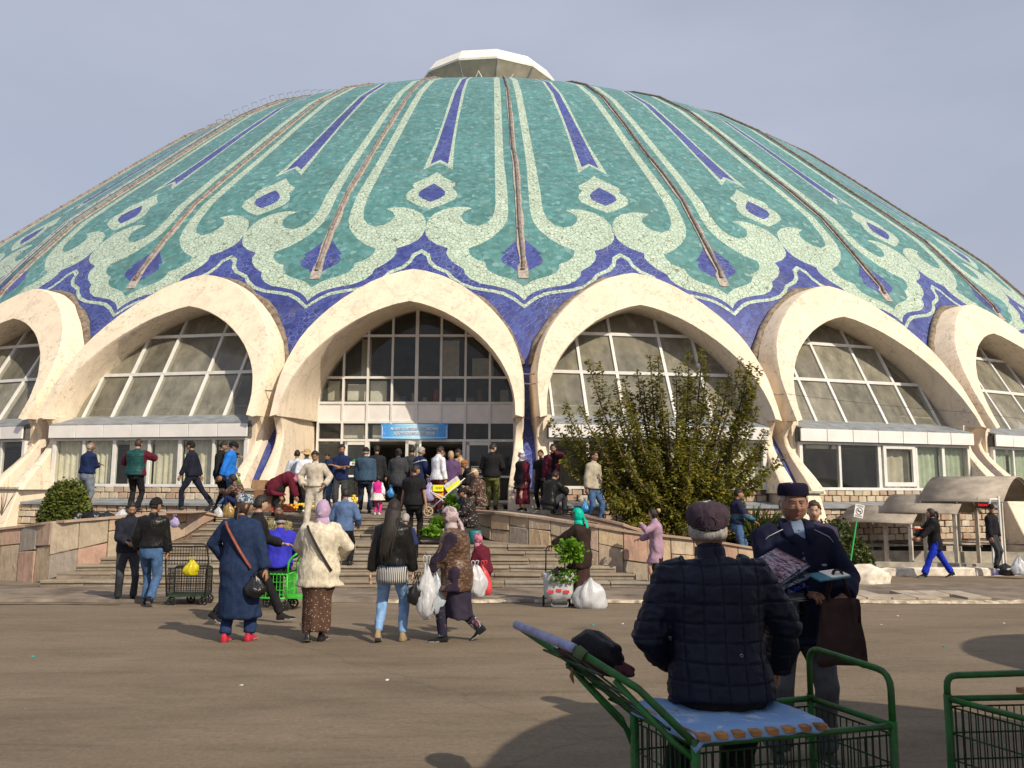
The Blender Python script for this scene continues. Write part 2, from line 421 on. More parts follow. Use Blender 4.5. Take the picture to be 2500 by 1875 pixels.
# service ladder on the left flank
def ladder():
    bm = NB(); P = [(r, h) for r, h in PR if h > 4.5 and h < 24]
    for s in (-.1, .1): tube(bm, [Vector((s, -(r+.14), h+.08)) for r, h in P], .035, 5)
    for i in range(len(P)-1):
        a = Vector((0, -(P[i][0]+.15), P[i][1]+.09)); b = Vector((0, -(P[i+1][0]+.15), P[i+1][1]+.09)); n = max(1, int((b-a).length/.62))
        for t in range(n):
            p = a.lerp(b, t/n); o = Vector((0, -.16, .2))
            tube(bm, [p+Vector((-.18, 0, 0)), p+Vector((-.18, 0, 0))+o, p+Vector((.18, 0, 0))+o, p+Vector((.18, 0, 0))], .012, 4, caps=False)
    return bm2me('service_ladder', bm, M_METALG)
obj('service_ladder', ladder(), None, hall, rot=(0, 0, PH-3.06*DL))
# ---------------------------------------------------------------- lantern on top
def lantern():
    g = empty('roof_lantern', (-.42, 0, -.1), PH+.1, hall)
    N = 12
    def ring(r, h, off=0): return [Vector((r*sin(2*pi*(i+off)/N), -r*cos(2*pi*(i+off)/N), h)) for i in range(N)]
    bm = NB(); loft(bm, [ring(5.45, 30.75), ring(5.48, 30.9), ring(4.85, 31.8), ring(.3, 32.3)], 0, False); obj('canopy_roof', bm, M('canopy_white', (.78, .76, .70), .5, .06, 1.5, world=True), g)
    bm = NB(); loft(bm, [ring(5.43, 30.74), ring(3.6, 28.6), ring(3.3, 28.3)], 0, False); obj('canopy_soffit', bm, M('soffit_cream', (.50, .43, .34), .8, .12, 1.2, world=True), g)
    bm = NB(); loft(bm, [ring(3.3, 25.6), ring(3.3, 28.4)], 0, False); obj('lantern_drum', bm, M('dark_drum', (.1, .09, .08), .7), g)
    bm = NB(); loft(bm, [ring(3.9, 25.5), ring(3.9, 26.4), ring(3.4, 26.4)], 0, False); obj('lantern_curb', bm, M_CREAM, g)
    for i in range(N):
        a = 2*pi*(i+.5)/N
        bm = NB(); T = lambda u, w, h: Vector((u*cos(a)+w*sin(a), u*sin(a)-w*cos(a), h))
        tube(bm, [T(-1.0, 4.15, 28.3), T(0, 4.95, 30.0), T(1.0, 4.15, 28.3)], .09, 4)
        obj('gable_frame', bm, M_WHITE, g)
    for i in range(N):
        a = 2*pi*i/N; T = lambda u, w, h: Vector((u*cos(a)+w*sin(a), u*sin(a)-w*cos(a), h))
        bm = NB(); tube(bm, [T(0, 3.5, 28.45), T(0, 5.4, 30.7)], .05, 4); obj('soffit_rib', bm, M_METALG, g)
lantern()
# ---------------------------------------------------------------- arches
def arch_body(door=False):
    bm = NB(); n = len(ARO)
    O = ARO; I = ARI
    rings = []
    full = lambda L: [(u, h) for u, h in L]+[(-u, h) for u, h in reversed(L[:-1])] if False else [(-u, h) for u, h in reversed(L)]+[(u, h) for u, h in L[1:]]
    FO, FI = full(O), full(I)
    rows = []
    for i, ((uo, ho), (ui, hi)) in enumerate(zip(FO, FI)):
        jn = .018*noise.noise(Vector((uo*1.7, ho*1.7, 3)))
        wo_, wi_ = face_w(ho), face_w(hi)
        bo = wo_-1.6; bi = 36.28 if door else wi_-1.45
        s = 1 if ui > 0 else -1
        ub = ui if not door else s*min(abs(ui), 3.0)
        rows.append([bl(uo, bo, ho+ (0.0)), bl(uo*1.005, wo_-.16, ho+.01), bl(uo*.993, wo_+jn, ho-.03), bl(ui+(uo-ui)*.5, face_w((ho+hi)/2)+jn, (ho+hi)/2),
                     bl(ui+(uo-ui)*.06, wi_+jn, hi+.02), bl(ui, wi_-.06, hi-.01), bl(ub*.985, (wi_+bi)/2, hi+(.06 if door else .03)), bl(ub*.985, bi, hi+(.12 if door else .04))])
    V = [[bm.verts.new(p) for p in r] for r in rows]
    for i in range(len(V)-1):
        for j in range(len(V[0])-1):
            bm.faces.new((V[i][j], V[i+1][j], V[i+1][j+1], V[i][j+1]))
        bm.faces.new((V[i][-1], V[i+1][-1], V[i+1][0], V[i][0]))
    bm.faces.new(V[0]); bm.faces.new(list(reversed(V[-1])))
    bmesh.ops.recalc_face_normals(bm, faces=list(bm.faces))
    return bm
def leg_bm(s, door=False):
    """leg under the notch; s=-1 left, 1 right"""
    bm = NB()
    prof = [(1.9, 39.55, 3.1, 3.28), (1.8, 39.62, 3.09, 3.29), (1.6, 39.48, 3.07, 3.29), (1.4, 39.42, 3.06, 3.27), (1.15, 39.5, 3.05, 3.27), (.9, 39.68, 3.03, 3.28), (.6, 39.97, 3.0, 3.3), (.3, 40.3, 2.97, 3.32), (0, 40.58, 2.94, 3.34), (-.12, 40.66, 2.93, 3.35)]
    secs = []
    back = 36.3 if door else 38.4
    for h, w, u0, u1 in prof:
        secs.append([bl(s*u0, back, h), bl(s*u0, w-.03, h), bl(s*(u0+.03), w, h), bl(s*(u1-.03), w, h), bl(s*u1, w-.03, h), bl(s*u1, 38.2, h)]+([bl(s*u1, back-.0, h)] if door else [bl(s*(u1-.1), 38.1, h)]))
    if door:
        hb = secs[-1]; secs.append([Vector((p.x, p.y, -.85)) for p in hb])
    loft(bm, secs); bmesh.ops.recalc_face_normals(bm, faces=list(bm.faces)); return bm
am, amd = bm2me('arch', arch_body(False), M_CREAM), bm2me('arch', arch_body(True), M_CREAM)
for me in (am, amd):
    me.polygons.foreach_set('use_smooth', [True]*len(me.polygons)); me.set_sharp_from_angle(angle=radians(38))
lm = {(s, d): bm2me('arch_leg', leg_bm(s, d), M_CREAM) for s in (-1, 1) for d in (False, True)}
for me in lm.values(): me.polygons.foreach_set('use_smooth', [True]*len(me.polygons)); me.set_sharp_from_angle(angle=radians(38))
# rough render where the arch meets the tiles
def seam_bm():
    bm = NB(); rnd = random.Random(11); pts = []; rr = []
    for s, L in ((-1, list(reversed(ARO[1:-4]))), (1, ARO[:-4])):
        for u, h in L:
            r = rad_at(h); w = sqrt(max(1, r*r-u*u)); pts.append(bl(s*u*1.0, w+.05, h+.03)); rr.append(.11+rnd.uniform(-.03, .05))
    tube(bm, pts, rr, 7)
    for v in bm.verts: v.co += noise.noise_vector(v.co*3)*.06
    return bm2me('rough_render_seam', bm, M('rough_render', (.23, .185, .14), .95, .3, 6, .9, 15, world=True), True)
sm_ = seam_bm()
# ---------------------------------------------------------------- glazing
def glassmat(name, dust, dcol, rough=.08):
    t = NT(name); t.t.nodes.remove(t.b)
    tr = t.n('ShaderNodeBsdfTransparent'); tr.inputs[0].default_value = (.93, .94, .91, 1)
    gl = t.n('ShaderNodeBsdfGlossy'); gl.inputs['Roughness'].default_value = rough; gl.inputs[0].default_value = (.9, .9, .9, 1)
    df = t.n('ShaderNodeBsdfDiffuse'); v = t.vec(True)
    n1 = t.noise(t.vec(True, scale=(1, 1, .35)), 2.2, 6, .7)
    t.l(t.ramp(n1.outputs['Fac'], [(.3, tuple(x*.6 for x in dcol)), (.75, dcol)]), df.inputs[0])
    fr = t.n('ShaderNodeLayerWeight'); fr.inputs[0].default_value = .5; frr = t.ramp(fr.outputs['Facing'], [(0, .02), (.6, .05), (.85, .22), (1, .8)])
    m1 = t.n('ShaderNodeMixShader'); m2 = t.n('ShaderNodeMixShader')
    oi = t.n('ShaderNodeObjectInfo'); t.l(t.math('MULTIPLY', t.ramp(n1.outputs['Fac'], [(.3, dust*.6), (.75, min(1, dust*1.35))]), t.math('ADD', t.math('MULTIPLY', oi.outputs['Random'], .75), .6)), m1.inputs[0]); t.l(tr.outputs[0], m1.inputs[1]); t.l(df.outputs[0], m1.inputs[2])
    t.l(frr, m2.inputs[0]); t.l(m1.outputs[0], m2.inputs[1]); t.l(gl.outputs[0], m2.inputs[2])
    t.l(m2.outputs[0], t.out.inputs['Surface']); return t.m
G_DUST = glassmat('dusty_glass', .36, (.48, .45, .36), .12)
G_CLEAR = glassmat('clear_glass', .06, (.2, .2, .18), .03)
G_DARK = glassmat('door_glass', .12, (.16, .17, .17), .05)
def htop(u, L, pad=0):
    return interp(abs(u), [p[0] for p in L], [p[1] for p in L])+pad if abs(u) < L[-1][0] else -9
def gw(h): return 38.8-.57*(h-2.0)
US = [-2.98, -2.72, -1.77, -.73, .73, 1.77, 2.72, 2.98]
HS = [1.9, 3.25, 4.5, 5.3]
def cell(u0, u1, h0, h1, prof, n=5):
    top = [(u0+(u1-u0)*i/n) for i in range(n+1)]
    T = [(u, min(h1, htop(u, prof, .05))) for u in top]
    T = [(u, h) for u, h in T if h > h0+.02]
    if len(T) < 2: return None
    if T[0][1] > h0 and T[-1][1] > h0: return [(T[0][0], h0)]+T+[(T[-1][0], h0)]
def inclined_window(k):
    g = empty('arch_window', (0, 0, 0), PH+k*DL, hall)
    for i in range(len(US)-1):
        for j in range(len(HS)-1):
            P = cell(US[i], US[i+1], HS[j], HS[j+1], ARI)
            if not P: continue
            bm = NB(); prism(bm, list(reversed(P)), None, 0, .012, 0, lambda u, h, d: bl(u, gw(h)+d, h)); obj('pane', bm, G_DUST, g)
    for u in US[1:-1]:
        ht = min(htop(u, ARI, .08), 5.25)
        bm = NB(); w = .04 if abs(u) < 2 else .03
        secs = [[bl(u-w, gw(h)-.12, h), bl(u+w, gw(h)-.12, h), bl(u+w, gw(h)+.07, h), bl(u-w, gw(h)+.07, h)] for h in (1.88, ht)]
        loft(bm, secs); obj('mullion', bm, M_WHITE, g)
    for h in HS[1:3]:
        w = interp(-h, [-p[1] for p in ARI], [p[0] for p in ARI])+.05
        bm = NB(); secs = [[bl(u, gw(h)-.13, h-.045), bl(u, gw(h)+.085, h-.045), bl(u, gw(h)+.085, h+.045), bl(u, gw(h)-.13, h+.045)] for u in (-w, w)]
        loft(bm, secs); obj('transom', bm, M_WHITE, g)
    return g
def lean_to(k):
    """sheet roof and white panelled fascia"""
    g = empty('lean_to_roof', (0, 0, 0), PH+k*DL, hall)
    bm = NB(); P = [bl(-3.0, 38.75, 1.98), bl(3.0, 38.75, 1.98), bl(2.97, 39.8, 1.66), bl(-2.97, 39.8, 1.66)]
    q = [bm.verts.new(p) for p in P]; q2 = [bm.verts.new(p+Vector((0, 0, -.05))) for p in P]
    bm.faces.new(q); bm.faces.new(list(reversed(q2)))
    for i in range(4): bm.faces.new((q[i], q2[i], q2[(i+1) % 4], q[(i+1) % 4]))
    bmesh.ops.recalc_face_normals(bm, faces=list(bm.faces)); obj('roof_sheet', bm, M_METALG, g)
    N = 7; L = 6.04
    bm = NB(); box(bm, -L/2/N+.008, L/2/N-.008, -.05, 0, -.17, .17); bev(bm, .006); me = bm2me('fascia_panel', bm, M('fascia_white', (.74, .72, .70), .4, .05, 2, world=True))
    for i in range(N): obj('fascia_panel', me, None, g, loc=(-L/2+L*(i+.5)/N, -39.76, 1.46))
    bm = NB(); box(bm, -3.02, 3.02, -39.70, -39.2, 1.28, 1.62); obj('fascia_backing', bm, M('dark_gap', (.12, .12, .12), .9), g)
CUR = {n: cloth(n, c, .9, 5, .6, .10) for n, c in (('cream_curtain', (.80, .76, .64)), ('green_curtain', (.50, .58, .46)), ('grey_blind', (.55, .50, .42)), ('white_curtain', (.85, .82, .76)))}
def curtain(g, u0, u1, h0, h1, w, mat, amp=.03):
    bm = NB(); n = 22; rows = []
    ph = random.uniform(0, 6)
    for j in range(5):
        h = h0+(h1-h0)*j/4
        rows.append([bm.verts.new(bl(u0+(u1-u0)*i/n, w+amp*sin(ph+i*1.3+.6*sin(i*.7))*(1-.2*j/4), h)) for i in range(n+1)])
    for j in range(4):
        for i in range(n): bm.faces.new((rows[j][i], rows[j][i+1], rows[j+1][i+1], rows[j+1][i]))
    o = obj('curtain', bm, CUR[mat], g, True); return o
def low_window(k, curt, wide=None, sash=None):
    """row of ground-floor windows; curt: list per light of (material, u-fraction0, u-fraction1)"""
    g = empty('window_row', (0, 0, 0), PH+k*DL, hall)
    W0 = 39.62; ws = wide or [-2.92, -1.95, -.95, .05, 1.05, 2.02, 2.92]
    for i in range(len(ws)-1):
        a, b = ws[i]+.04, ws[i+1]-.04
        bm = NB(); box(bm, a, b, -W0-.01, -W0+.0, .06, 1.24); obj('pane', bm, G_CLEAR, g)
        c = curt[i] if i < len(curt) else None
        if c: curtain(g, a+(b-a)*c[1], a+(b-a)*c[2], .05, 1.25, W0-.16, c[0])
    for i, u in enumerate(ws):
        w = .05 if i % 2 == 0 else .035
        bm = NB(); box(bm, u-w, u+w, -W0-.05, -W0+.05, -.02, 1.28); obj('mullion', bm, M_WHITE, g)
    for h in (0.0, 1.25):
        bm = NB(); box(bm, -2.95, 2.95, -W0-.06, -W0+.05, h-.03, h+.045); obj('transom', bm, M_WHITE, g)
    if sash:
        a, b = sash
        bm = NB()
        for (x0, x1, z0, z1) in ((a, b, .08, .2), (a, b, 1.14, 1.24), (a, a+.1, .2, 1.14), (b-.1, b, .2, 1.14)): box(bm, x0, x1, -W0-.09, -W0-.012, z0, z1)
        obj('opening_sash', bm, M_WHITE, g)
    return g
# interior: dark drum, floor and upper gallery seen through the glass
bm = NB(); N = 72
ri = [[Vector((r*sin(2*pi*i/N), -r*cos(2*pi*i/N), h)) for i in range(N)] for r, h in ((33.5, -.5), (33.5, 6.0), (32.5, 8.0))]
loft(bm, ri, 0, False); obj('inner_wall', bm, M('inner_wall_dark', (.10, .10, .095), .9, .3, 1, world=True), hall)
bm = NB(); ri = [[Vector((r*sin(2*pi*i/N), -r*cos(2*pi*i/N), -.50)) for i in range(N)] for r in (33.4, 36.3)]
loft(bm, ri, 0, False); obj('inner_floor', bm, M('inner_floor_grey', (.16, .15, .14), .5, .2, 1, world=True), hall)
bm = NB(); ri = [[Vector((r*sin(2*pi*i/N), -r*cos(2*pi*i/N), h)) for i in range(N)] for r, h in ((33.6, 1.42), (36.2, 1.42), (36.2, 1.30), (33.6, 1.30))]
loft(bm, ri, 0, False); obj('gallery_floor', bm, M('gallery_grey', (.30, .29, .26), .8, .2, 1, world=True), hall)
for k in (-2.5, -1.5, .5, 1.5, 2.5):
    bm = NB()
    T = lambda u, w, h: locl(k, u, w, h)
    tube(bm, [T(-2.8, 36.0, 2.5), T(2.8, 36.0, 2.5)], .025, 4); tube(bm, [T(-2.8, 36.0, 2.0), T(2.8, 36.0, 2.0)], .018, 4)
    for u in (-2.8, -1.4, 0, 1.4, 2.8): tube(bm, [T(u, 36.0, 1.42), T(u, 36.0, 2.5)], .025, 4)
    obj('gallery_railing', bm, M_WHITE, hall)
for k in (-3.5, -2.5, -1.5, -.5, .5, 1.5, 2.5, 3.5):
    d = k == -.5
    a = PH+k*DL
    obj('arch', amd if d else am, None, hall, rot=(0, 0, a))
    for s in (-1, 1): obj('arch_leg', lm[(s, d)], None, hall, rot=(0, 0, a))
    obj('rough_render_seam', sm_, None, hall, rot=(0, 0, a))
    if not d:
        inclined_window(k); lean_to(k)
        for s in (-1, 1):
            bm = NB(); box(bm, min(s*2.9, s*3.12), max(s*2.9, s*3.12), -39.56, -38.5, -.5, 1.9); obj('jamb', bm, M_CREAM, hall, rot=(0, 0, a))
low_window(-2.5, [None, None, None, None, ('green_curtain', 0, .25), None])
low_window(-1.5, [('cream_curtain', 0, 1), ('cream_curtain', 0, .8), ('white_curtain', .3, 1), ('cream_curtain', 0, 1), ('cream_curtain', 0, .85), ('cream_curtain', 0, 1)], [-2.92, -1.98, -1.02, .05, .98, 1.98, 2.92])
low_window(.5, [None, None, ('cream_curtain', 0, 1), ('cream_curtain', 0, 1), ('white_curtain', 0, 1), ('white_curtain', 0, 1)])
low_window(1.5, [None, None, ('grey_blind', 0, 1), ('green_curtain', 0, 1), ('green_curtain', 0, 1)], [-2.92, -1.65, -.3, 1.0, 1.98, 2.92], (-.2, .92))
low_window(2.5, [('green_curtain', 0, 1), ('green_curtain', 0, 1), ('green_curtain', 0, 1), ('green_curtain', 0, 1), None, None])
low_window(3.5, [('green_curtain', 0, 1)]*5); low_window(-3.5, [None]*5)
# ---------------------------------------------------------------- entrance
ent = empty('entrance', (0, 0, 0), PH-.5*DL, hall)
WD = 36.5; UE = [-2.95+5.9*i/8 for i in range(9)]; HE = [(1.92, 2.5), (2.5, 3.27), (3.27, 4.55), (4.55, 5.5)]
ARG = [(u*.985, h+.1) for u, h in ARI]
DPRO = [(0, 5.36), (.7, 5.2), (1.4, 4.8), (1.87, 4.54), (2.3, 4.15), (2.7, 3.62), (2.9, 3.27), (2.96, 2.9)]
F_WH = M('fascia_white', (.74, .72, .70), .4)
def hcap(u): return interp(abs(u), [p[0] for p in DPRO], [p[1] for p in DPRO])
for j, (h0, h1) in enumerate(HE):
    for i in range(8):
        u0, u1 = UE[i], UE[i+1]; n = 4
        T = [(u0+(u1-u0)*t/n, min(h1, hcap(u0+(u1-u0)*t/n)+.12)) for t in range(n+1)]
        if max(h for u, h in T) < h0+.05: continue
        T = [(u, max(h, h0+.01)) for u, h in T]
        P = [(u0, h0)]+T+[(u1, h0)]
        bm = NB(); prism(bm, list(reversed(P)), None, 0, .015 if j else .03, 0, lambda u, h, d: bl(u, WD+d, h)); obj('panel' if j == 0 else 'pane', bm, F_WH if j == 0 else G_DARK, ent)
for i, u in enumerate(UE):
    if 3 <= i <= 5: lo = 1.38
    else: lo = -.45
    bm = NB(); w = .05 if i == 4 else .032
    box(bm, u-w, u+w, -WD-.07, -WD+.05, lo, max(2.5, hcap(u)+.1)); obj('mullion', bm, M_WHITE, ent)
for h, uu in ((1.38, 2.95), (1.92, 2.95), (2.5, 2.95), (3.27, 2.92), (4.55, 1.95)):
    bm = NB(); box(bm, -uu, uu, -WD-.066, -WD+.045, h-.035, h+.035); obj('transom', bm, M_WHITE, ent)
for i in range(8):   # panes of the band above the doors and beside them
    u0, u1 = UE[i], UE[i+1]
    bm = NB(); box(bm, u0, u1, -WD-.012, -WD, 1.40, 1.9); obj('pane', bm, G_DARK, ent)
    if i in (0, 7, 6, 1):
        bm = NB(); box(bm, u0, u1, -WD-.012, -WD, -.4, 1.36); obj('pane', bm, G_DARK, ent)
for u0, u1 in ((-2.95, -1.5), (1.5, 2.95)):
    bm = NB(); box(bm, u0, u1, -WD-.06, -WD+.04, .28, .34); obj('transom', bm, M_WHITE, ent)
    bm = NB(); box(bm, u0, u1, -WD-.06, -WD+.04, -.45, -.38); obj('transom', bm, M_WHITE, ent)
# cream cloth behind the glass above the doors, goods on the gallery
for (a, b, c, d_, m) in ((-1.75, -1.45, 3.32, 4.5, 'grey_blind'), (-1.45, -.95, 2.55, 3.2, 'white_curtain'), (-2.15, -1.6, 2.6, 3.1, 'white_curtain'), (.65, 1.25, 3.3, 4.45, 'grey_blind'), (1.65, 2.3, 3.3, 3.9, 'grey_blind'), (-2.75, -2.4, 2.6, 3.2, 'cream_curtain'), (-1.35, -.85, 1.42, 1.86, 'white_curtain'), (-2.3, -1.6, 1.45, 1.85, 'white_curtain')):
    bm = NB(); box(bm, a, b, -WD+.25, -WD+.27, c, d_); obj('hanging_cloth', bm, CUR[m], ent)
rnd = random.Random(5)
for i in range(16):
    u = -2.6+i*.34; bm = NB(); s = rnd.uniform(.12, .26); box(bm, u, u+s, -WD+.45, -WD+.7, 2.55, 2.55+rnd.uniform(.12, .45)); bev(bm, .02)
    obj('stored_goods', bm, cloth('goods%d' % (i % 4), [(.35, .30, .2), (.4, .1, .1), (.1, .15, .3), (.45, .43, .4)][i % 4]), ent)
# doors
def door(u, ang, side, name='door'):
    g = obj(name, NB(), M_WHITE, ent); W_ = .74; H0, H1 = -.45, 1.34
    bm = NB()
    for (x0, x1, z0, z1) in ((0, W_, H0, H0+.14), (0, W_, H1-.1, H1), (0, .09, H0, H1), (W_-.09, W_, H0, H1)): box(bm, x0, x1, -.03, .03, z0, z1)
    me = bm2me('door', bm, M_WHITE); g.data = me
    g.location = (u, -WD-.02, 0); g.rotation_euler = (0, 0, ang)
    bm = NB(); box(bm, .09, W_-.09, -.008, .008, H0+.14, H1-.1); obj('pane', bm, G_DARK, g)
    bm = NB(); tube(bm, [(W_-.13, -.03, .25), (W_-.13, -.09, .28), (W_-.13, -.09, .55), (W_-.13, -.03, .58)], .014, 5); obj('handle', bm, M_METALG, g)
    return g
d1 = door(-2.12, 0, 1); door(1.53, 0, 1); door(-.02, radians(-100), 1); door(.06, radians(-75), 1)
for u in (-1.42, -.02, 1.46):
    bm = NB(); box(bm, u-.045, u+.045, -WD-.06, -WD+.05, -.45, 1.38); obj('door_post', bm, M_WHITE, ent)
# notices
M_PAPER = M('paper', (.72, .70, .6), .8, .06)
M_INK = M('ink', (.06, .06, .07), .8, .05)
bm = NB(); box(bm, 1.68, 1.98, -WD-.075, -WD-.068, .42, .62); nt_ = obj('door_notice', bm, M_PAPER, ent)
def text(s, size, mat, parent, loc, rot, name='lettering', ext=.004, align='CENTER', bold=0, shear=0, sx=1):
    cu = bpy.data.curves.new(name, 'FONT'); cu.body = s; cu.size = size; cu.extrude = ext; cu.align_x = align; cu.align_y = 'CENTER'; cu.offset = bold; cu.shear = shear
    cu.materials.append(mat); cu.resolution_u = 2
    o = bpy.data.objects.new(name, cu); link(o, parent); o.location = loc; o.rotation_euler = rot; o.scale = (sx, 1, 1)
    bpy.context.view_layer.update()
    dg = bpy.context.evaluated_depsgraph_get(); me = bpy.data.meshes.new_from_object(o.evaluated_get(dg))
    o2 = bpy.data.objects.new(name, me); link(o2, parent); o2.location = loc; o2.rotation_euler = rot; o2.scale = (sx, 1, 1)
    bpy.data.objects.remove(o); bpy.data.curves.remove(cu)
    return o2
bm = NB()
for r_ in range(3):
    for c_ in range(9): box(bm, 1.70+c_*.03, 1.722+c_*.03, -WD-.079, -WD-.076, .45+r_*.055, .48+r_*.055)
obj('lettering', bm, M_INK, ent)
bm = NB(); box(bm, -1.95, -1.6, -WD-.075, -WD-.06, .62, .74); bev(bm, .02); obj('door_sticker', bm, F_WH, ent)
text('85-55', .085, M_INK, ent, (-1.775, -WD-.08, .68), (pi/2, 0, 0))
bm = NB(); prism(bm, [(-1.87, .76), (-1.68, .76), (-1.73, .82), (-1.78, .80), (-1.82, .82)], None, 0, .01, 0, lambda u, h, d: bl(u, WD+.06+d, h)); obj('sticker_leaf', bm, M('leaf_green', (.05, .35, .05), .6), ent)
# banner over the doors
bn = empty('banner', (0, 0, 0), 0, ent)
def banner_mat():
    t = NT('blue_banner'); v = t.vec(False); sx = t.n('ShaderNodeSeparateXYZ'); t.l(v, sx.inputs[0])
    ax = t.math('ABSOLUTE', sx.outputs[0]); g = t.ramp(ax, [(0, (.50, .78, .92)), (.35, (.25, .60, .88)), (.85, (.03, .27, .72))])
    sp = t.noise(v, 9, 3, .5, 2.5); sw = t.ramp(sp.outputs['Fac'], [(.48, 0), (.5, 1), (.52, 0)])
    edge = t.ramp(ax, [(.80, 0), (.86, .8)])
    t.col(t.mix(t.math('MULTIPLY', sw, edge), g, (.65, .85, .95))); t.rough(.5); return t.m
bm = NB(); box(bm, -1.0, 1.0, -.012, .012, -.225, .225); obj('banner_sheet', bm, banner_mat(), bn, loc=(-.02, -WD-.12, 1.64))
M_LET = M('banner_letter', (.85, .86, .88), .6, .02); M_LSH = M('banner_letter_shade', (.02, .08, .35), .6, .02)
for s, z in (("MA'RIFATGA INTILISH - XALQIMIZNING", 1.715), ("AZALIY FAZILATLARIDAN BIRIDIR", 1.575)):
    text(s, .115, M_LSH, bn, (-.005, -WD-.137, z-.008), (pi/2, 0, 0), ext=.001, bold=.0045, shear=.3, sx=.70)
    text(s, .115, M_LET, bn, (-.02, -WD-.142, z), (pi/2, 0, 0), ext=.001, bold=.002, shear=.3, sx=.70)
bm = NB()
for s in (-1, 1):
    box(bm, -.02+s*.96-.006, -.02+s*.96+.006, -WD-.14, -WD-.134, 1.46, 1.80)
box(bm, -.98, .94, -WD-.14, -WD-.134, 1.452, 1.464); box(bm, -.6, .55, -WD-.14, -WD-.134, 1.82, 1.832)
obj('banner_border', bm, M_LET, bn)
# ---------------------------------------------------------------- plinth: stone blocks under the windows, sheet ledge
def stone_mat(name, cols, sc=7, bumpd=.02):
    t = NT(name); oi = t.n('ShaderNodeObjectInfo'); v = t.vec(True)
    n = t.noise(v, sc, 6, .7); st = t.noise(t.vec(True, scale=(1, 1, .25), rot=(.3, .5, .2)), 5, 6, .7, 1)
    c = t.ramp(oi.outputs['Random'], [(i/(len(cols)-1) if len(cols) > 1 else 0, q) for i, q in enumerate(cols)], 'LINEAR')
    c = t.mix(t.ramp(n.outputs['Fac'], [(.35, .55), (.7, 0)]), c, (.34, .24, .15), 'MULTIPLY') if False else t.mix(.8, c, t.ramp(n.outputs['Fac'], [(.25, .55), (.75, 1.15)]), 'MULTIPLY')
    c = t.mix(t.ramp(st.outputs['Fac'], [(.5, 0), (.75, .4)]), c, (.24, .19, .14))
    t.col(c); t.rough(.85); t.spec(.2); t.bump(st.outputs['Fac'], .8, bumpd); return t.m
M_BLOCK = stone_mat('plinth_stone', [(.52, .42, .29), (.46, .33, .24), (.58, .49, .36), (.40, .27, .20), (.50, .44, .33), (.60, .52, .40)])
M_JOINT = M('joint_mortar', (.17, .12, .085), .95, .2, 8, .5, world=True)
def rough_block(w, h, d, seed, j=.012):
    bm = NB(); box(bm, -w/2, w/2, -d, 0, -h/2, h/2); rnd = random.Random(seed)
    for v in bm.verts:
        v.co.x += rnd.uniform(-j, j); v.co.z += rnd.uniform(-j, j)
        if v.co.y < -d/2: v.co.y += rnd.uniform(-j, j)
    bev(bm, .012); return bm2me('stone_block', bm, M_BLOCK)
BLK = [rough_block(.265, .155, .09, i) for i in range(8)]
def plinth(k, rows, single, u0=-2.95, u1=2.95, w=39.62):
    g = empty('plinth_wall', (0, 0, 0), PH+k*DL, hall); rnd = random.Random(int(k*10)+50)
    zb = min(rows)-.2
    bm = NB(); box(bm, u0-.05, u1+.05, -w, -w+.35, zb, -.02); obj('mortar_bed', bm, M_JOINT, g)
    lst = []
    for ri, h in enumerate(rows):
        u = u0+.14+(.14 if ri % 2 else 0)
        while u < u1-.1:
            lst.append((u, h, rnd.choice(BLK), rnd.uniform(-.012, .012))); u += .287
    if single:
        for u, h, me, dy in lst: obj('stone_block', me, None, g, loc=(u, -w+.04+dy, h))
    else:
        bm = NB()
        for u, h, me, dy in lst:
            b2 = NB(); b2.from_mesh(me)
            for v in b2.verts: v.co += Vector((u, -w+.04+dy, h))
            t = bpy.data.meshes.new('t'); b2.to_mesh(t); b2.free(); bm.from_mesh(t); bpy.data.meshes.remove(t)
        o = obj('stone_block', bm, M_BLOCK, g); o['kind'] = 'stuff'
    bm = NB(); P = [(-3.0, 39.6, -.34), (3.0, 39.6, -.34), (3.0, 40.62, -.44), (-3.0, 40.62, -.44)]
    q = [bm.verts.new(bl(*p)) for p in P]; q2 = [bm.verts.new(bl(p[0], p[1], p[2]-.06)) for p in P]
    bm.faces.new(q); bm.faces.new(list(reversed(q2)))
    for i in range(4): bm.faces.new((q[i], q2[i], q2[(i+1) % 4], q[(i+1) % 4]))
    bmesh.ops.recalc_face_normals(bm, faces=list(bm.faces)); obj('ledge_sheet', bm, M_METALG, g)
up = [-.10, -.27]
plinth(-1.5, up, True); plinth(.5, up, True); plinth(1.5, up, True); plinth(2.5, up, False); plinth(-2.5, up, False)
def lower_plinth(k, n, single, u0=-3.3, u1=3.3):
    g = empty('lower_plinth_wall', (0, 0, 0), PH+k*DL, hall); w = 40.5; rnd = random.Random(int(k*10)+150)
    hb = -.54-.172*n-.1
    bm = NB(); box(bm, u0, u1, -w, -w+.4, hb, -.47); obj('mortar_bed', bm, M_JOINT, g); lst = []
    for ri in range(n):
        u = u0+.14+(.14 if ri % 2 else 0)
        while u < u1-.1: lst.append((u, -.58-.172*ri, rnd.choice(BLK), rnd.uniform(-.015, .015))); u += .287
    if single:
        for u, h, me, dy in lst: obj('stone_block', me, None, g, loc=(u, -w+.04+dy, h))
    else:
        bm = NB()
        for u, h, me, dy in lst:
            b2 = NB(); b2.from_mesh(me)
            for v in b2.verts: v.co += Vector((u, -w+.04+dy, h))
            t = bpy.data.meshes.new('t'); b2.to_mesh(t); b2.free(); bm.from_mesh(t); bpy.data.meshes.remove(t)
        o = obj('stone_block', bm, M_BLOCK, g); o['kind'] = 'stuff'
    return g
lower_plinth(-1.5, 4, True); lower_plinth(.5, 3, False); g15 = lower_plinth(1.5, 5, True); g25 = lower_plinth(2.5, 5, False); lower_plinth(-2.5, 5, False)
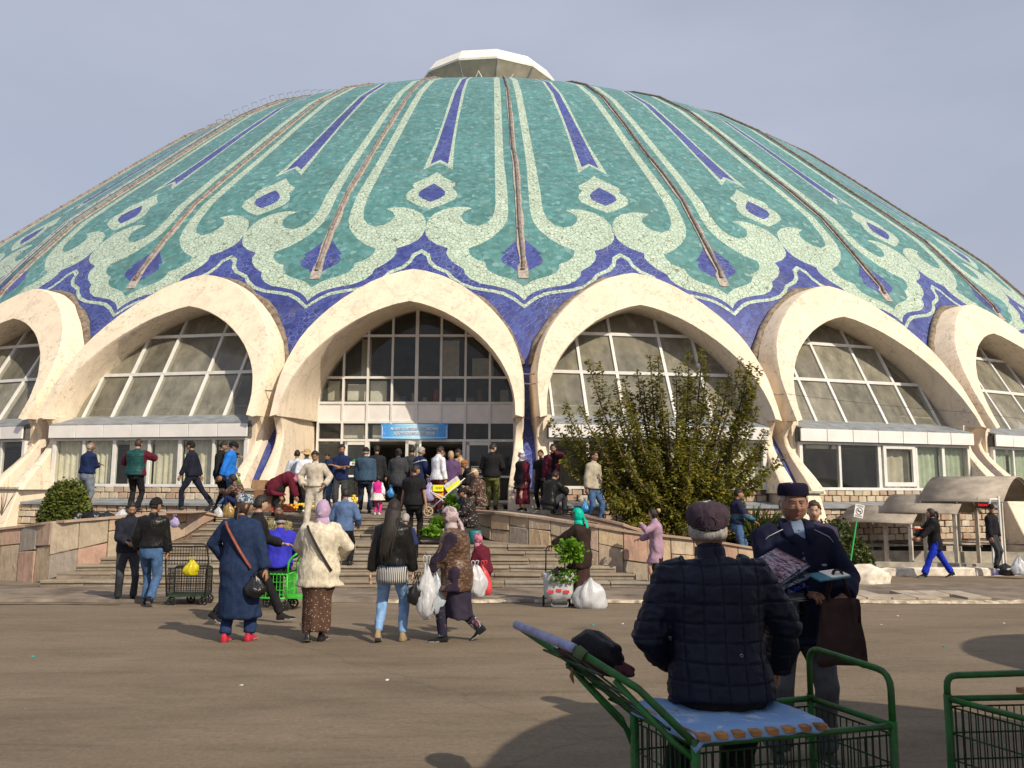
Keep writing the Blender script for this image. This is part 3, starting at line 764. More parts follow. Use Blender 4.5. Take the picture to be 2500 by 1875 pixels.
# basement openings on the right side
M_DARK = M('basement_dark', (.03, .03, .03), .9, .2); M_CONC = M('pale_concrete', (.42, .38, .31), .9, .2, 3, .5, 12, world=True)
for g in (g15, g25):
    bm = NB(); box(bm, -3.3, 3.3, -40.62, -40.2, -1.50, -1.42); obj('basement_ledge', bm, M_CONC, g)
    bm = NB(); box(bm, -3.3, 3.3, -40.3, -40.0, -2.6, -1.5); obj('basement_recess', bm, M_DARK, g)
    for u in (-3.2, -1.1, 1.05, 3.15):
        bm = NB(); box(bm, u-.12, u+.12, -40.6, -40.1, -2.6, -1.5); obj('basement_pier', bm, M_CONC, g)
# pedestals between arches
def pedestal(k, depth, out=.9, wid=.44):
    g = empty('pedestal', (0, 0, 0), PH+k*DL, hall)
    bm = NB(); secs = []
    for h, w in ((-.12, 40.72), (-.12-depth*.5, 40.72+out*.45), (-.12-depth, 40.72+out)):
        secs.append([bl(-wid, 39.3, h), bl(-wid, w, h), bl(wid, w, h), bl(wid, 39.3, h)])
    loft(bm, secs); bmesh.ops.recalc_face_normals(bm, faces=list(bm.faces)); bev(bm, .02); obj('pedestal_body', bm, M_CREAM, g)
    bm = NB(); box(bm, -wid-.06, wid+.06, -40.82, -39.4, -.12, -.05); bev(bm, .01); obj('cap_slab', bm, M_CONC, g)
for k, d, o in ((-3, 2.2, .9), (-2, 2.1, .8), (-1, .9, .1), (0, .8, .08), (1, 2.0, 1.0), (2, 2.0, 1.0), (3, 2.0, 1.0)): pedestal(k, d, o)
# tie bars and cables strung between the arches
bm = NB()
for k, h, w in ((0, 3.05, 39.2), (0, 2.75, 39.5), (-1, 2.55, 39.6), (1, 2.6, 39.6), (2, 2.6, 39.6)):
    T = lambda u: locl(k, u, w, h); tube(bm, [T(-.35), T(0)+Vector((0, 0, -.03)), T(.35)], .02, 5)
obj('tie_bar', bm, M_PIPE, hall)
# ================================================================ ground
def gz(y):
    if y < 5.5: return 0.0
    if y < 15: return -.034*(y-5.5)
    return -.323-.025*(min(y, 24)-15)
def asphalt():
    t = NT('asphalt'); v = t.vec(True)
    a = t.noise(t.vec(True, scale=(.55, 1.6, 1)), .7, 9, .7); b = t.noise(v, 26, 8, .9); c = t.noise(t.vec(True, scale=(.35, 2.4, 1)), 2.2, 9, .75, .5)
    base = t.ramp(a.outputs['Fac'], [(.25, (.135, .103, .070)), (.5, (.205, .160, .112)), (.78, (.265, .212, .152))])
    base = t.mix(.85, base, t.ramp(b.outputs['Fac'], [(.28, .45), (.72, 1.35)]), 'MULTIPLY')
    base = t.mix(t.ramp(c.outputs['Fac'], [(.52, 0), (.72, .6)]), base, (.085, .070, .052))
    s = t.n('ShaderNodeTexVoronoi', feature='DISTANCE_TO_EDGE', i_Scale=.12); t.l(t.mix(.6, v, t.noise(v, 1.1, 8).outputs['Color'], 'ADD'), s.inputs['Vector'])
    base = t.mix(t.ramp(s.outputs['Distance'], [(0, .22), (.002, 0)]), base, (.04, .033, .028))
    w = t.n('ShaderNodeTexVoronoi', feature='F1', i_Scale=2.6); t.l(v, w.inputs['Vector'])
    base = t.mix(t.ramp(w.outputs['Distance'], [(.0, .8), (.03, .0)]), base, (.42, .38, .33))
    o = t.n('ShaderNodeTexVoronoi', feature='SMOOTH_F1', i_Scale=.5); t.l(t.mix(.4, v, t.noise(v, 2, 5).outputs['Color'], 'ADD'), o.inputs['Vector'])
    base = t.mix(t.ramp(o.outputs['Distance'], [(.05, .55), (.16, 0)]), base, (.07, .058, .045))
    t.col(base); t.rough(.82); t.spec(.2)
    t.bump(t.math('ADD', b.outputs['Fac'], t.math('MULTIPLY', a.outputs['Fac'], 2)), .8, .015); return t.m
M_ASPH = asphalt()
def grid_sheet(xs, ys, zf, mat, name, dz=0):
    bm = NB(); R = [[bm.verts.new((x, y, zf(x, y)+dz)) for x in xs] for y in ys]
    for j in range(len(ys)-1):
        for i in range(len(xs)-1): bm.faces.new((R[j][i], R[j][i+1], R[j+1][i+1], R[j+1][i]))
    o = obj(name, bm, mat, None, True); o['kind'] = 'structure'; return o
ys = [-400, -60, -10, -2, 3, 5.5, 7, 9, 12, 15, 17, 19, 21, 24, 30, 60, 200, 900]
xs = [-900, -200, -60, -30, -15, -8, -3, 0, 3, 8, 15, 30, 60, 200, 900]
grid_sheet(xs, ys, lambda x, y: gz(y), M_ASPH, 'plaza_ground')
# pavement strip along the foot of the stairs with its worn pale edge
M_PAVE = M('pavement_slab', (.205, .165, .128), .85, .28, 1.6, .5, 30, world=True)
PY0 = 14.72
def kerb_y(x): return PY0+.035*sin(x*1.3)+.02*sin(x*4.1)
bm = NB(); X = [-14+i*.25 for i in range(0, 130)]
A = [[bm.verts.new((x, kerb_y(x), gz(14.7)+.004)), bm.verts.new((x, kerb_y(x)+.03, gz(14.7)+.05)), bm.verts.new((x, 16, gz(16)+.035)), bm.verts.new((x, 17.6, gz(17.6)+.02)), bm.verts.new((x, 19.5 if x < 4 else 18.8, gz(19)+.006))] for x in X]
for i in range(len(A)-1):
    for j in range(4): bm.faces.new((A[i][j], A[i+1][j], A[i+1][j+1], A[i][j+1]))
o = obj('pavement', bm, M_PAVE, None, True); o['kind'] = 'structure'
M_EDGE = M('worn_kerb', (.52, .44, .33), .9, .35, 7, .7, 25, world=True)
rnd = random.Random(2)
def strip(x0, x1, w=.07):
    bm = NB(); n = max(2, int((x1-x0)/.12)); rows = []
    for i in range(n+1):
        x = x0+(x1-x0)*i/n; a = w*rnd.uniform(.4, 1.2)
        rows.append([bm.verts.new((x, kerb_y(x)-.02-a*.3, gz(14.7)+.010)), bm.verts.new((x, kerb_y(x)-.005, gz(14.7)+.045)), bm.verts.new((x, kerb_y(x)+a, gz(14.8)+.062))])
    for i in range(n):
        for j in range(2): bm.faces.new((rows[i][j], rows[i+1][j], rows[i+1][j+1], rows[i][j+1]))
    o = obj('kerb_edge', bm, M_EDGE); o['kind'] = 'structure'
strip(-1.95, -1.0); strip(-.9, .55, .05); strip(.8, 3.2, .04); strip(3.6, 13, .10)
def strip2(x0, x1, y, w, mat, name, dz=.008):
    bm = NB(); n = max(2, int((x1-x0)/.15)); rows = []
    for i in range(n+1):
        x = x0+(x1-x0)*i/n; a = w*rnd.uniform(.3, 1.2); yy = y+.03*sin(x*2.3)
        rows.append([bm.verts.new((x, yy-a/2, gz(yy)+dz)), bm.verts.new((x, yy+a/2, gz(yy)+dz))])
    for i in range(n): bm.faces.new((rows[i][0], rows[i+1][0], rows[i+1][1], rows[i][1]))
    o = obj(name, bm, mat); o['kind'] = 'structure'; return o
strip2(-9.5, -6.2, 14.35, .08, M('crack_dark', (.05, .04, .033), .95), 'road_crack')
strip2(-5.6, -4.6, 14.1, .05, M_EDGE, 'spilled_lime')
# pale slabs in the right-hand pavement
M_SLAB = M('pale_slab', (.40, .34, .27), .85, .2, 2.5, .4, 20, world=True)
for i in range(9):
    bm = NB(); x0 = 5.0+i*.46-(.0); y0 = 15.0
    for j in range(2):
        if rnd.random() < .15: continue
        box(bm, x0+.01, x0+.44, y0+j*.55+.01, y0+j*.55+.53, gz(15), gz(15)+.075+rnd.uniform(0, .01))
    if len(bm.verts): o = obj('paving_slab', bm, M_SLAB); o['kind'] = 'structure'
# ================================================================ stairs
M_STEP = stone_mat('step_stone', [(.30, .25, .19), (.25, .205, .155), (.34, .29, .22), (.28, .25, .21)], 5, .02)
M_TREAD = M('tread_stone', (.245, .20, .155), .85, .25, 3, .5, 25, world=True)
steps = []   # (front y, z below, z top, xl, xr, depth to next)
z = gz(17.3)+.02; y = 17.3
XL = [-9.15, -8.98, -8.72, -8.35, -7.98, -7.4]; XR = [3.35, 3.1, 2.72, 2.3, 1.75, 1.45]
for i in range(6):
    steps.append((y, z, z+.13, XL[i], XR[i])); z += .13; y += .28
zl = z; yl = 19.75; zt = zl+.05
XL2 = [-7.15, -6.98, -6.86, -6.72]; XR2 = [-.18, -.28, -.40, -.52]
z = zt; y = yl
for i in range(4):
    steps.append((y, z, z+.118, XL2[i], XR2[i])); z += .118; y += .25
ZP = z
stair = tag(empty('entrance_stairs', (-3, 17.3, gz(17.3))), 'broad worn grey stone stairs climbing from the pavement to the market doors', 'stairs')
off = Vector((-3, 17.3, gz(17.3)))
SB = []
rnd = random.Random(4)
def slab(L, H):
    bm = NB(); n = 3
    box(bm, 0, L-.012, 0, .36, -.055, 0); box(bm, .004, L-.016, .030, .35, -H+.004, -.052)
    for v in bm.verts: v.co += Vector((rnd.uniform(-.006, .006), rnd.uniform(-.014, .012), rnd.uniform(-.007, .005)))
    bev(bm, .012); return bm
for i, (y, z0, z1, xl, xr) in enumerate(steps):
    # tread bed
    y1 = (steps[i+1][0] if i+1 < len(steps) else y+.3)+.02
    bm = NB(); box(bm, xl, xr, y+.03, y1+.1, z0-.15, z1-.012)
    for v in bm.verts: v.co -= off
    obj('step_bed', bm, M_TREAD, stair)
    x = xl
    while x < xr-.1:
        L = rnd.uniform(.7, 1.5); L = min(L, xr-x)
        if xr-x-L < .4: L = xr-x
        bm = slab(L, z1-z0)
        o = obj('step_stone', bm, M_STEP, stair, loc=Vector((x, y+rnd.uniform(-.012, .012), z1+rnd.uniform(-.004, .004)))-off)
        x += L
# sloping landing and platform
def sheet(name, pts, mat, kind='structure', th=.0):
    bm = NB(); bm.faces.new([bm.verts.new(p) for p in pts]); o = obj(name, bm, mat); o['kind'] = kind; return o
sheet('stair_landing', [(-8.0, 18.98, zl-.004), (1.9, 18.98, zl-.004), (1.9, 19.9, zt-.003), (-8.0, 19.9, zt-.003)], M_TREAD)
M_PLAT = M('platform_stone', (.235, .195, .155), .7, .25, 1.3, .35, 20, world=True)
def plat_z(x, y):
    return interp(y, [20.5, 23.5, 28.2], [ZP, 1.09, 1.18]) if -6.7 <= x <= -.3 else 1.08
xs = [-6.7+i*.525 for i in range(13)]; ys2 = [20.48+i*.8 for i in range(11)]
grid_sheet([-7.4+i*.6 for i in range(14)], ys2, lambda x, y: interp(y, [20.5, 23.5, 28.2], [ZP, 1.09, 1.18]), M_PLAT, 'entrance_platform')
ZS = 1.08
grid_sheet([-16, -14, -12, -11, -10, -9, -8, -7.4, -6.78], [19.0, 20, 21, 22, 24, 26], lambda x, y: min(ZS, interp(x, [-12.6, -11, -10, -9, -7.6], [.30, .58, .76, .88, ZS]))+.04*min(2, y-19)*(x < -9), M_PLAT, 'side_platform')
grid_sheet([-.30, .5, 1.5, 2.6], [19.5, 20, 20.8, 22, 24.5], lambda x, y: ZS-.09*max(0, x-.3), M_PLAT, 'side_platform')
# ================================================================ stone-clad retaining walls
M_CLAD = stone_mat('cladding_stone', [(.50, .36, .27), (.40, .34, .25), (.48, .30, .23), (.30, .28, .24), (.52, .40, .26), (.42, .26, .19), (.56, .46, .34), (.36, .30, .23)], 4, .05)
M_CAP = stone_mat('cap_stone', [(.40, .29, .22), (.34, .24, .18), (.45, .35, .27)], 4, .02)
def clad_wall(name, label, plan, topf, botf, th=.34, slabw=.56, seed=1, capw=.05, backfill=True, rows=2):
    """plan: list of (x,y) front line; topf/botf: z along the arclength fraction"""
    P = [Vector((x, y, 0)) for x, y in plan]
    g = tag(empty(name, (P[0].x, P[0].y, botf(0))), label, 'wall'); o0 = Vector(g.location)
    L = [0]
    for a, b in zip(P, P[1:]): L.append(L[-1]+(b-a).length)
    tot = L[-1]
    def pt(s):
        s = max(0, min(tot, s))
        for i in range(len(P)-1):
            if s <= L[i+1]+1e-6:
                t = (s-L[i])/(L[i+1]-L[i]); d = (P[i+1]-P[i]).normalized(); return P[i].lerp(P[i+1], t), Vector((d.y, -d.x, 0))
    rnd = random.Random(seed); n = int(tot/slabw+.5); w = tot/n
    # core
    bm = NB(); secs = []
    m = n*2
    for i in range(m+1):
        p, nr = pt(tot*i/m); zt_, zb = topf(i/m)-.03, botf(i/m)-.25
        secs.append([p-nr*.03+Vector((0, 0, zb)), p-nr*.03+Vector((0, 0, zt_)), p-nr*th+Vector((0, 0, zt_)), p-nr*th+Vector((0, 0, zb))])
    secs = [[q-o0 for q in s] for s in secs]
    loft(bm, secs); bmesh.ops.recalc_face_normals(bm, faces=list(bm.faces)); obj('wall_core', bm, M_JOINT, g)
    for i in range(n):
        s0, s1 = i*w+.006, (i+1)*w-.006
        zt0, zt1 = topf(s0/tot), topf(s1/tot); zb0, zb1 = botf(s0/tot)-.04, botf(s1/tot)-.04
        H = (zt0+zt1)/2-(zb0+zb1)/2
        if H < .12: continue
        cuts = [0, 1]
        if H > .55 and rows > 1: cuts = [0, rnd.uniform(.3, .72), 1]
        for c0, c1 in zip(cuts, cuts[1:]):
            p0, n0 = pt(s0); p1, n1 = pt(s1); d = rnd.uniform(.0, .035); bm = NB()
            z00, z10 = zb0+(zt0-zb0)*c0+.006, zb1+(zt1-zb1)*c0+.006; z01, z11 = zb0+(zt0-zb0)*c1-.006, zb1+(zt1-zb1)*c1-.006
            jj = rnd.uniform(-.02, .02) if c0 > 0 else 0
            Q = [p0+Vector((0, 0, z00+jj)), p1+Vector((0, 0, z10-jj)), p1+Vector((0, 0, z11)), p0+Vector((0, 0, z01))]
            F_ = [q+n0*(d+rnd.uniform(-.008, .008))-o0 for q in Q]; B_ = [q-n0*.03-o0 for q in Q]
            loft(bm, [B_, F_]); bmesh.ops.recalc_face_normals(bm, faces=list(bm.faces)); bev(bm, .014)
            obj('stone_slab', bm, M_CLAD, g)
    nc = max(2, int(tot/1.1)); 
    for i in range(nc):
        s0, s1 = tot*i/nc+.004, tot*(i+1)/nc-.004; secs = []
        for s in (s0, (s0+s1)/2, s1):
            p, nr = pt(s); z_ = topf(s/tot)+rnd.uniform(-.006, .006)
            secs.append([p+nr*(capw+.02)+Vector((0, 0, z_-.045))-o0, p+nr*(capw+.02)+Vector((0, 0, z_+.005))-o0, p-nr*(th-.02)+Vector((0, 0, z_+.005))-o0, p-nr*(th-.02)+Vector((0, 0, z_-.045))-o0])
        bm = NB(); loft(bm, secs); bmesh.ops.recalc_face_normals(bm, faces=list(bm.faces)); obj('cap_stone', bm, M_CAP, g)
    return g
def fr(L): return lambda t: interp(t, [a for a, b in L], [b for a, b in L])
clad_wall('retaining_wall', 'stone-clad curved wall left of the stairs, pink and grey slabs under a sloping cap', [(-12.6, 19.3), (-11.2, 19.0), (-10.2, 18.65), (-9.3, 18.05), (-8.5, 18.3), (-7.7, 18.75), (-7.1, 19.35), (-6.8, 20.3), (-6.75, 20.6)],
          fr([(0, .55), (.2, .72), (.45, .92), (.62, 1.02), (.85, 1.12), (.93, 1.1), (1, 1.0)]), fr([(0, -.45), (.38, -.38), (.44, -.32), (.58, 0), (.72, .30), (.82, .50), (.92, .8), (1, .95)]), seed=3)
clad_wall('retaining_wall', 'stone-clad curved wall right of the stairs, brown and tan slabs, falling away behind the seated man', [(-.5, 20.55), (-.3, 20.1), (.05, 19.6), (.75, 19.0), (1.6, 18.55), (2.5, 18.25), (3.3, 18.2), (4.6, 18.45), (6.0, 18.8), (7.2, 19.1)],
          fr([(0, 1.14), (.15, 1.13), (.3, 1.03), (.45, .86), (.55, .72), (.68, .62), (.85, .40), (1, .05)]), fr([(0, .9), (.08, .55), (.18, .44), (.3, .36), (.38, .1), (.46, -.2), (.52, -.36), (1, -.42)]), seed=8)
clad_wall('ramp_parapet', 'smooth pinkish inner ramp parapet sloping down behind the right retaining wall', [(2.05, 19.75), (2.7, 19.45), (3.35, 19.15), (4.3, 19.25), (5.4, 19.45)],
          fr([(0, 1.10), (.3, .92), (.45, .70), (1, .45)]), fr([(0, .5), (1, .1)]), seed=12, th=.16, slabw=1.3, rows=1, capw=.02)
# ================================================================ right side: ramp, kerb, rock
def wz(y): return gz(y)
M_LIME = M('whitewash', (.66, .61, .52), .9, .3, 5, .5, 18, world=True, c2=(.40, .34, .27))
kerb = tag(empty('whitewashed_kerb', (9, 20.8, gz(20.8))), 'long whitewashed concrete kerb along the ramp under the awnings', 'kerb')
KP = [(7.6, 20.6), (8.7, 20.7), (9.9, 20.85), (11.1, 20.95), (12.4, 21.0), (13.6, 21.0), (15.5, 20.9), (19, 20.7)]
for i in range(len(KP)-1):
    a, b = Vector((*KP[i], 0)), Vector((*KP[i+1], 0)); d = (b-a).normalized(); nr = Vector((d.y, -d.x, 0)); o_ = Vector(kerb.location)
    bm = NB(); secs = []
    for p in (a+d*.006, b-d*.006):
        zb = gz(p.y)-.05; secs.append([p+nr*.02+Vector((0, 0, zb)), p+Vector((0, 0, zb+.24)), p-nr*.22+Vector((0, 0, zb+.25)), p-nr*.25+Vector((0, 0, zb))])
    loft(bm, [[q-o_ for q in s] for s in secs]); bmesh.ops.recalc_face_normals(bm, faces=list(bm.faces)); bev(bm, .02); obj('kerb_stone', bm, M_LIME, kerb)
def boulder(name, label, c, sc, seed, mat=None, n=3):
    bm = NB(); bmesh.ops.create_icosphere(bm, subdivisions=n, radius=1)
    for v in bm.verts:
        d = noise.noise(v.co*1.3+Vector((seed, 0, 0)))*.35+noise.noise(v.co*3.5+Vector((seed, 5, 0)))*.14
        v.co *= 1+d; v.co = Vector((v.co.x*sc[0], v.co.y*sc[1], max(-.2, v.co.z)*sc[2]))
    o = obj(name, bm, mat or M_LIME, None, True, loc=c); tag(o, label, 'rock'); return o
boulder('painted_boulder', 'whitewashed lumpy boulder at the left end of the white kerb', (at(2108, 18.8), 18.8, gz(18.8)+.05), (.52, .4, .36), 4)
# low planter and ramp walls behind the kerb
rw = tag(empty('ramp_wall', (8, 20, gz(20))), 'low pale concrete ramp wall running under the curved awnings', 'wall')
for (x0, y0, x1, y1, z0, z1, ztop1) in ((8.0, 21.9, 17, 21.6, -.8, -.18, -.28), (8.3, 23.6, 18, 23.6, -.8, -.02, -.1)):
    bm = NB(); a, b = Vector((x0, y0, 0)), Vector((x1, y1, 0)); d = (b-a).normalized(); nr = Vector((d.y, -d.x, 0))*.12
    loft(bm, [[q-Vector(rw.location) for q in (p+nr+Vector((0, 0, z0)), p+nr+Vector((0, 0, zt_)), p-nr+Vector((0, 0, zt_)), p-nr+Vector((0, 0, z0)))] for p, zt_ in ((a, z1), (b, ztop1))])
    bmesh.ops.recalc_face_normals(bm, faces=list(bm.faces)); obj('ramp_wall_panel', bm, M_CONC, rw)
M_SOIL = M('dry_soil', (.17, .125, .085), .95, .3, 5, .8, 20, world=True)
grid_sheet([6.6, 8, 11, 15, 18], [21.0, 21.4, 22.2], lambda x, y: gz(y)+.12, M_SOIL, 'planting_soil')
grid_sheet([2.3, 4, 5.6, 7.6], [19.2, 20.5, 24], lambda x, y: .62-.12*(x-2.5), M_SOIL, 'planting_soil')
# ================================================================ awnings
M_AWN = M('awning_sheet', (.36, .31, .25), .6, .22, 2, .25, 10, world=True)
M_AWNU = M('awning_underside', (.30, .27, .22), .7, .1, 2)
M_POST = M('cream_post_paint', (.58, .52, .42), .6, .15, 4, world=True)
def awning(pxr, d, L, ze, rise, label, depth=1.8, rot=-47):
    """barrel sheet over four posts; (pxr, d) is the near right post, local x runs along the eave"""
    xr = at(pxr, d); g = tag(empty('curved_awning', (xr, d, gz(d)), radians(rot)), label, 'awning')
    zb = gz(d); ze -= zb; n = 12
    def P(x, t, off=0): return Vector((x, -.15+(depth+.3)*t, ze-.05+rise*sin(pi*(.04+.92*t))+off))
    bm = NB(); A = [[bm.verts.new(P(x, i/n)) for x in (-L, -L/2, .12)] for i in range(n+1)]; B = [[bm.verts.new(P(x, i/n, -.03)) for x in (-L, -L/2, .12)] for i in range(n+1)]
    for i in range(n):
        for j in range(2): bm.faces.new((A[i][j], A[i][j+1], A[i+1][j+1], A[i+1][j])); bm.faces.new((B[i][j+1], B[i][j], B[i+1][j], B[i+1][j+1]))
        for j in (0, 2): bm.faces.new((A[i][j], A[i+1][j], B[i+1][j], B[i][j]))
    for i in (0, n):
        for j in range(2): bm.faces.new((A[i][j], B[i][j], B[i][j+1], A[i][j+1]))
    bmesh.ops.recalc_face_normals(bm, faces=list(bm.faces)); obj('awning_sheet', bm, M_AWN, g, True)
    for x in (-L+.06, -L/2, .05):
        bm = NB(); tube(bm, [P(x, i/n, -.05) for i in range(n+1)], .02, 5); obj('arched_rib', bm, M_POST, g)
    for x, t in ((0, .06), (0, .94)) + (((-L+.08, .06), (-L+.08, .94)) if L > 1.4 else ()):
        bm = NB(); p = P(x, t, -.04); box(bm, x-.045, x+.045, p.y-.045, p.y+.045, -.35, p.z); obj('post', bm, M_POST, g)
    for z_ in (.62,):
        bm = NB(); p = P(0, .94); tube(bm, [(-L, p.y, z_), (.1, p.y, z_)], .022, 5); obj('handrail', bm, M_PIPE, g)
    return g
awning(2223, 22.4, 1.9, .78, .50, 'lowest curved sheet awning over the ramp, beside the bush')
awning(2333, 21.9, 1.9, 1.05, .56, 'middle curved sheet awning over the ramp, behind the walking woman')
awning(2446, 21.4, 2.0, 1.35, .78, 'highest curved sheet awning at the right edge with red sign below', 2.9)
# red letter sign under the last awning
sg = tag(empty('led_sign', (at(2405, 21.7), 21.7, hz(1233, 21.7, 2405))), 'small black sign with red lit letters under the highest awning', 'sign')
bm = NB(); box(bm, -.2, .2, -.03, .03, -.08, .08); obj('sign_case', bm, M('sign_black', (.02, .02, .02), .4), sg)
t = NT('red_led'); t.col((.6, .02, .02)); t.b.inputs['Emission Color'].default_value = (1, .03, .03, 1); t.b.inputs['Emission Strength'].default_value = 1.2
text('TIXONOV', .095, t.m, sg, (0, -.035, 0), (pi/2, 0, 0), ext=.002, sx=.8)
for x in (-.15, .15):
    bm = NB(); tube(bm, [(x, 0, .08), (x, 0, .22)], .008, 4); obj('hanger', bm, M_PIPE, sg)
# gate-like white post frame beside the sign
fr_ = tag(empty('white_pipe_frame', (at(2432, 21.1), 21.1, gz(21.1)+.15)), 'tall white pipe frame where the boy in black leans at the ramp entrance', 'frame')
bm = NB(); tube(bm, arcp([(-.12, 0, .0), (-.12, 0, 1.78), (.1, 0, 1.78)], .05), .03, 6); obj('short_post', bm, M_WHITE, fr_)
bm = NB(); tube(bm, [(.12, 0, 0), (.12, 0, 1.86)], .04, 6); obj('tall_post', bm, M_WHITE, fr_)
# no-smoking board on a green stake
sd = 19.4; sx_ = at(2078, sd)
ns = tag(empty('no_smoking_sign', (sx_, sd, gz(sd)+.1)), 'tilted white no-smoking board on a bright green stake by the bush', 'sign')
tx = at(2122, sd, 1150)-sx_; 
bm = NB(); tube(bm, [(-.14, 0, -.1), (.14, 0, 1.28)], .022, 6); obj('stake', bm, M('green_stake', (.04, .42, .10), .5), ns)
tilt = radians(12)
bd = obj('board', NB(), F_WH, ns, loc=(.2, -.03, 1.52)); bm = NB(); box(bm, -.11, .11, -.008, .008, -.155, .155); bd.data = bm2me('board', bm, F_WH); bd.rotation_euler = (0, tilt, 0)
bm = NB(); pts = [Vector((.075*cos(a*pi/10), -.012, .0+.075*sin(a*pi/10))) for a in range(21)]; tube(bm, pts[:-1], .007, 4, closed=True); box(bm, -.05, .045, -.014, -.010, -.012, .008); tube(bm, [(-.05, -.013, .05), (.05, -.013, -.05)], .006, 4); obj('no_smoking_mark', bm, M_INK, bd)
bm = NB()
for i in range(3): box(bm, -.085, .085, -.012, -.009, .10+i*.016, .107+i*.016)
for i in range(3): box(bm, -.085, .085, -.012, -.009, -.135+i*.016, -.128+i*.016)
obj('lettering', bm, M('grey_ink', (.25, .25, .26), .8), bd)
# ================================================================ vegetation
def leafmat(name, cols, tr=.25):
    t = NT(name); oi = t.n('ShaderNodeNewGeometry'); v = t.vec(True)
    r = t.n('ShaderNodeTexWhiteNoise', noise_dimensions='3D'); 
    sn = t.n('ShaderNodeVectorMath', operation='SNAP'); sn.inputs[1].default_value = (.07, .07, .07); t.l(v, sn.inputs[0]); t.l(sn.outputs[0], r.inputs['Vector'])
    c = t.ramp(r.outputs['Value'], cols); big = t.noise(v, 1.4, 3)
    c = t.mix(.6, c, t.ramp(big.outputs['Fac'], [(.3, .55), (.7, 1.3)]), 'MULTIPLY')
    t.col(c); t.rough(.5); t.spec(.3)
    tl = t.n('ShaderNodeBsdfTranslucent'); t.l(c, tl.inputs[0]); m = t.n('ShaderNodeMixShader'); m.inputs[0].default_value = tr
    t.l(t.b.outputs[0], m.inputs[1]); t.l(tl.outputs[0], m.inputs[2]); t.l(m.outputs[0], t.out.inputs['Surface']); return t.m
M_LEAF = leafmat('mulberry_leaf', [(0, (.085, .10, .016)), (.45, (.18, .185, .028)), (.8, (.28, .26, .045)), (.93, (.34, .28, .04)), (1, (.36, .20, .03))], .42)
M_LEAF2 = leafmat('shrub_leaf', [(0, (.05, .075, .014)), (.5, (.10, .13, .022)), (1, (.17, .19, .035))])
M_LEAF3 = leafmat('dark_bush_leaf', [(0, (.03, .055, .015)), (.6, (.06, .09, .02)), (.9, (.11, .13, .03)), (1, (.25, .14, .03))])
M_HERB = leafmat('fresh_herb', [(0, (.06, .16, .015)), (.5, (.14, .32, .02)), (1, (.30, .45, .05))], .35)
M_BARK = M('bark', (.16, .12, .09), .9, .3, 8, .6, 25)
def leaf(V, Fc, p, d, nrm, L, W):
    s = d.cross(nrm).normalized()*W; i = len(V)
    V += [p, p+d*L*.5+s, p+d*L-nrm*L*.12, p+d*L*.5-s]; Fc.append((i, i+1, i+2, i+3))
def from_lists(name, V, Fc, mat, parent=None, loc=None):
    me = bpy.data.meshes.new(name); me.from_pydata([tuple(v) for v in V], [], Fc); me.materials.append(mat)
    o = bpy.data.objects.new(name, me); 
    if loc is not None: o.location = loc
    return link(o, parent)
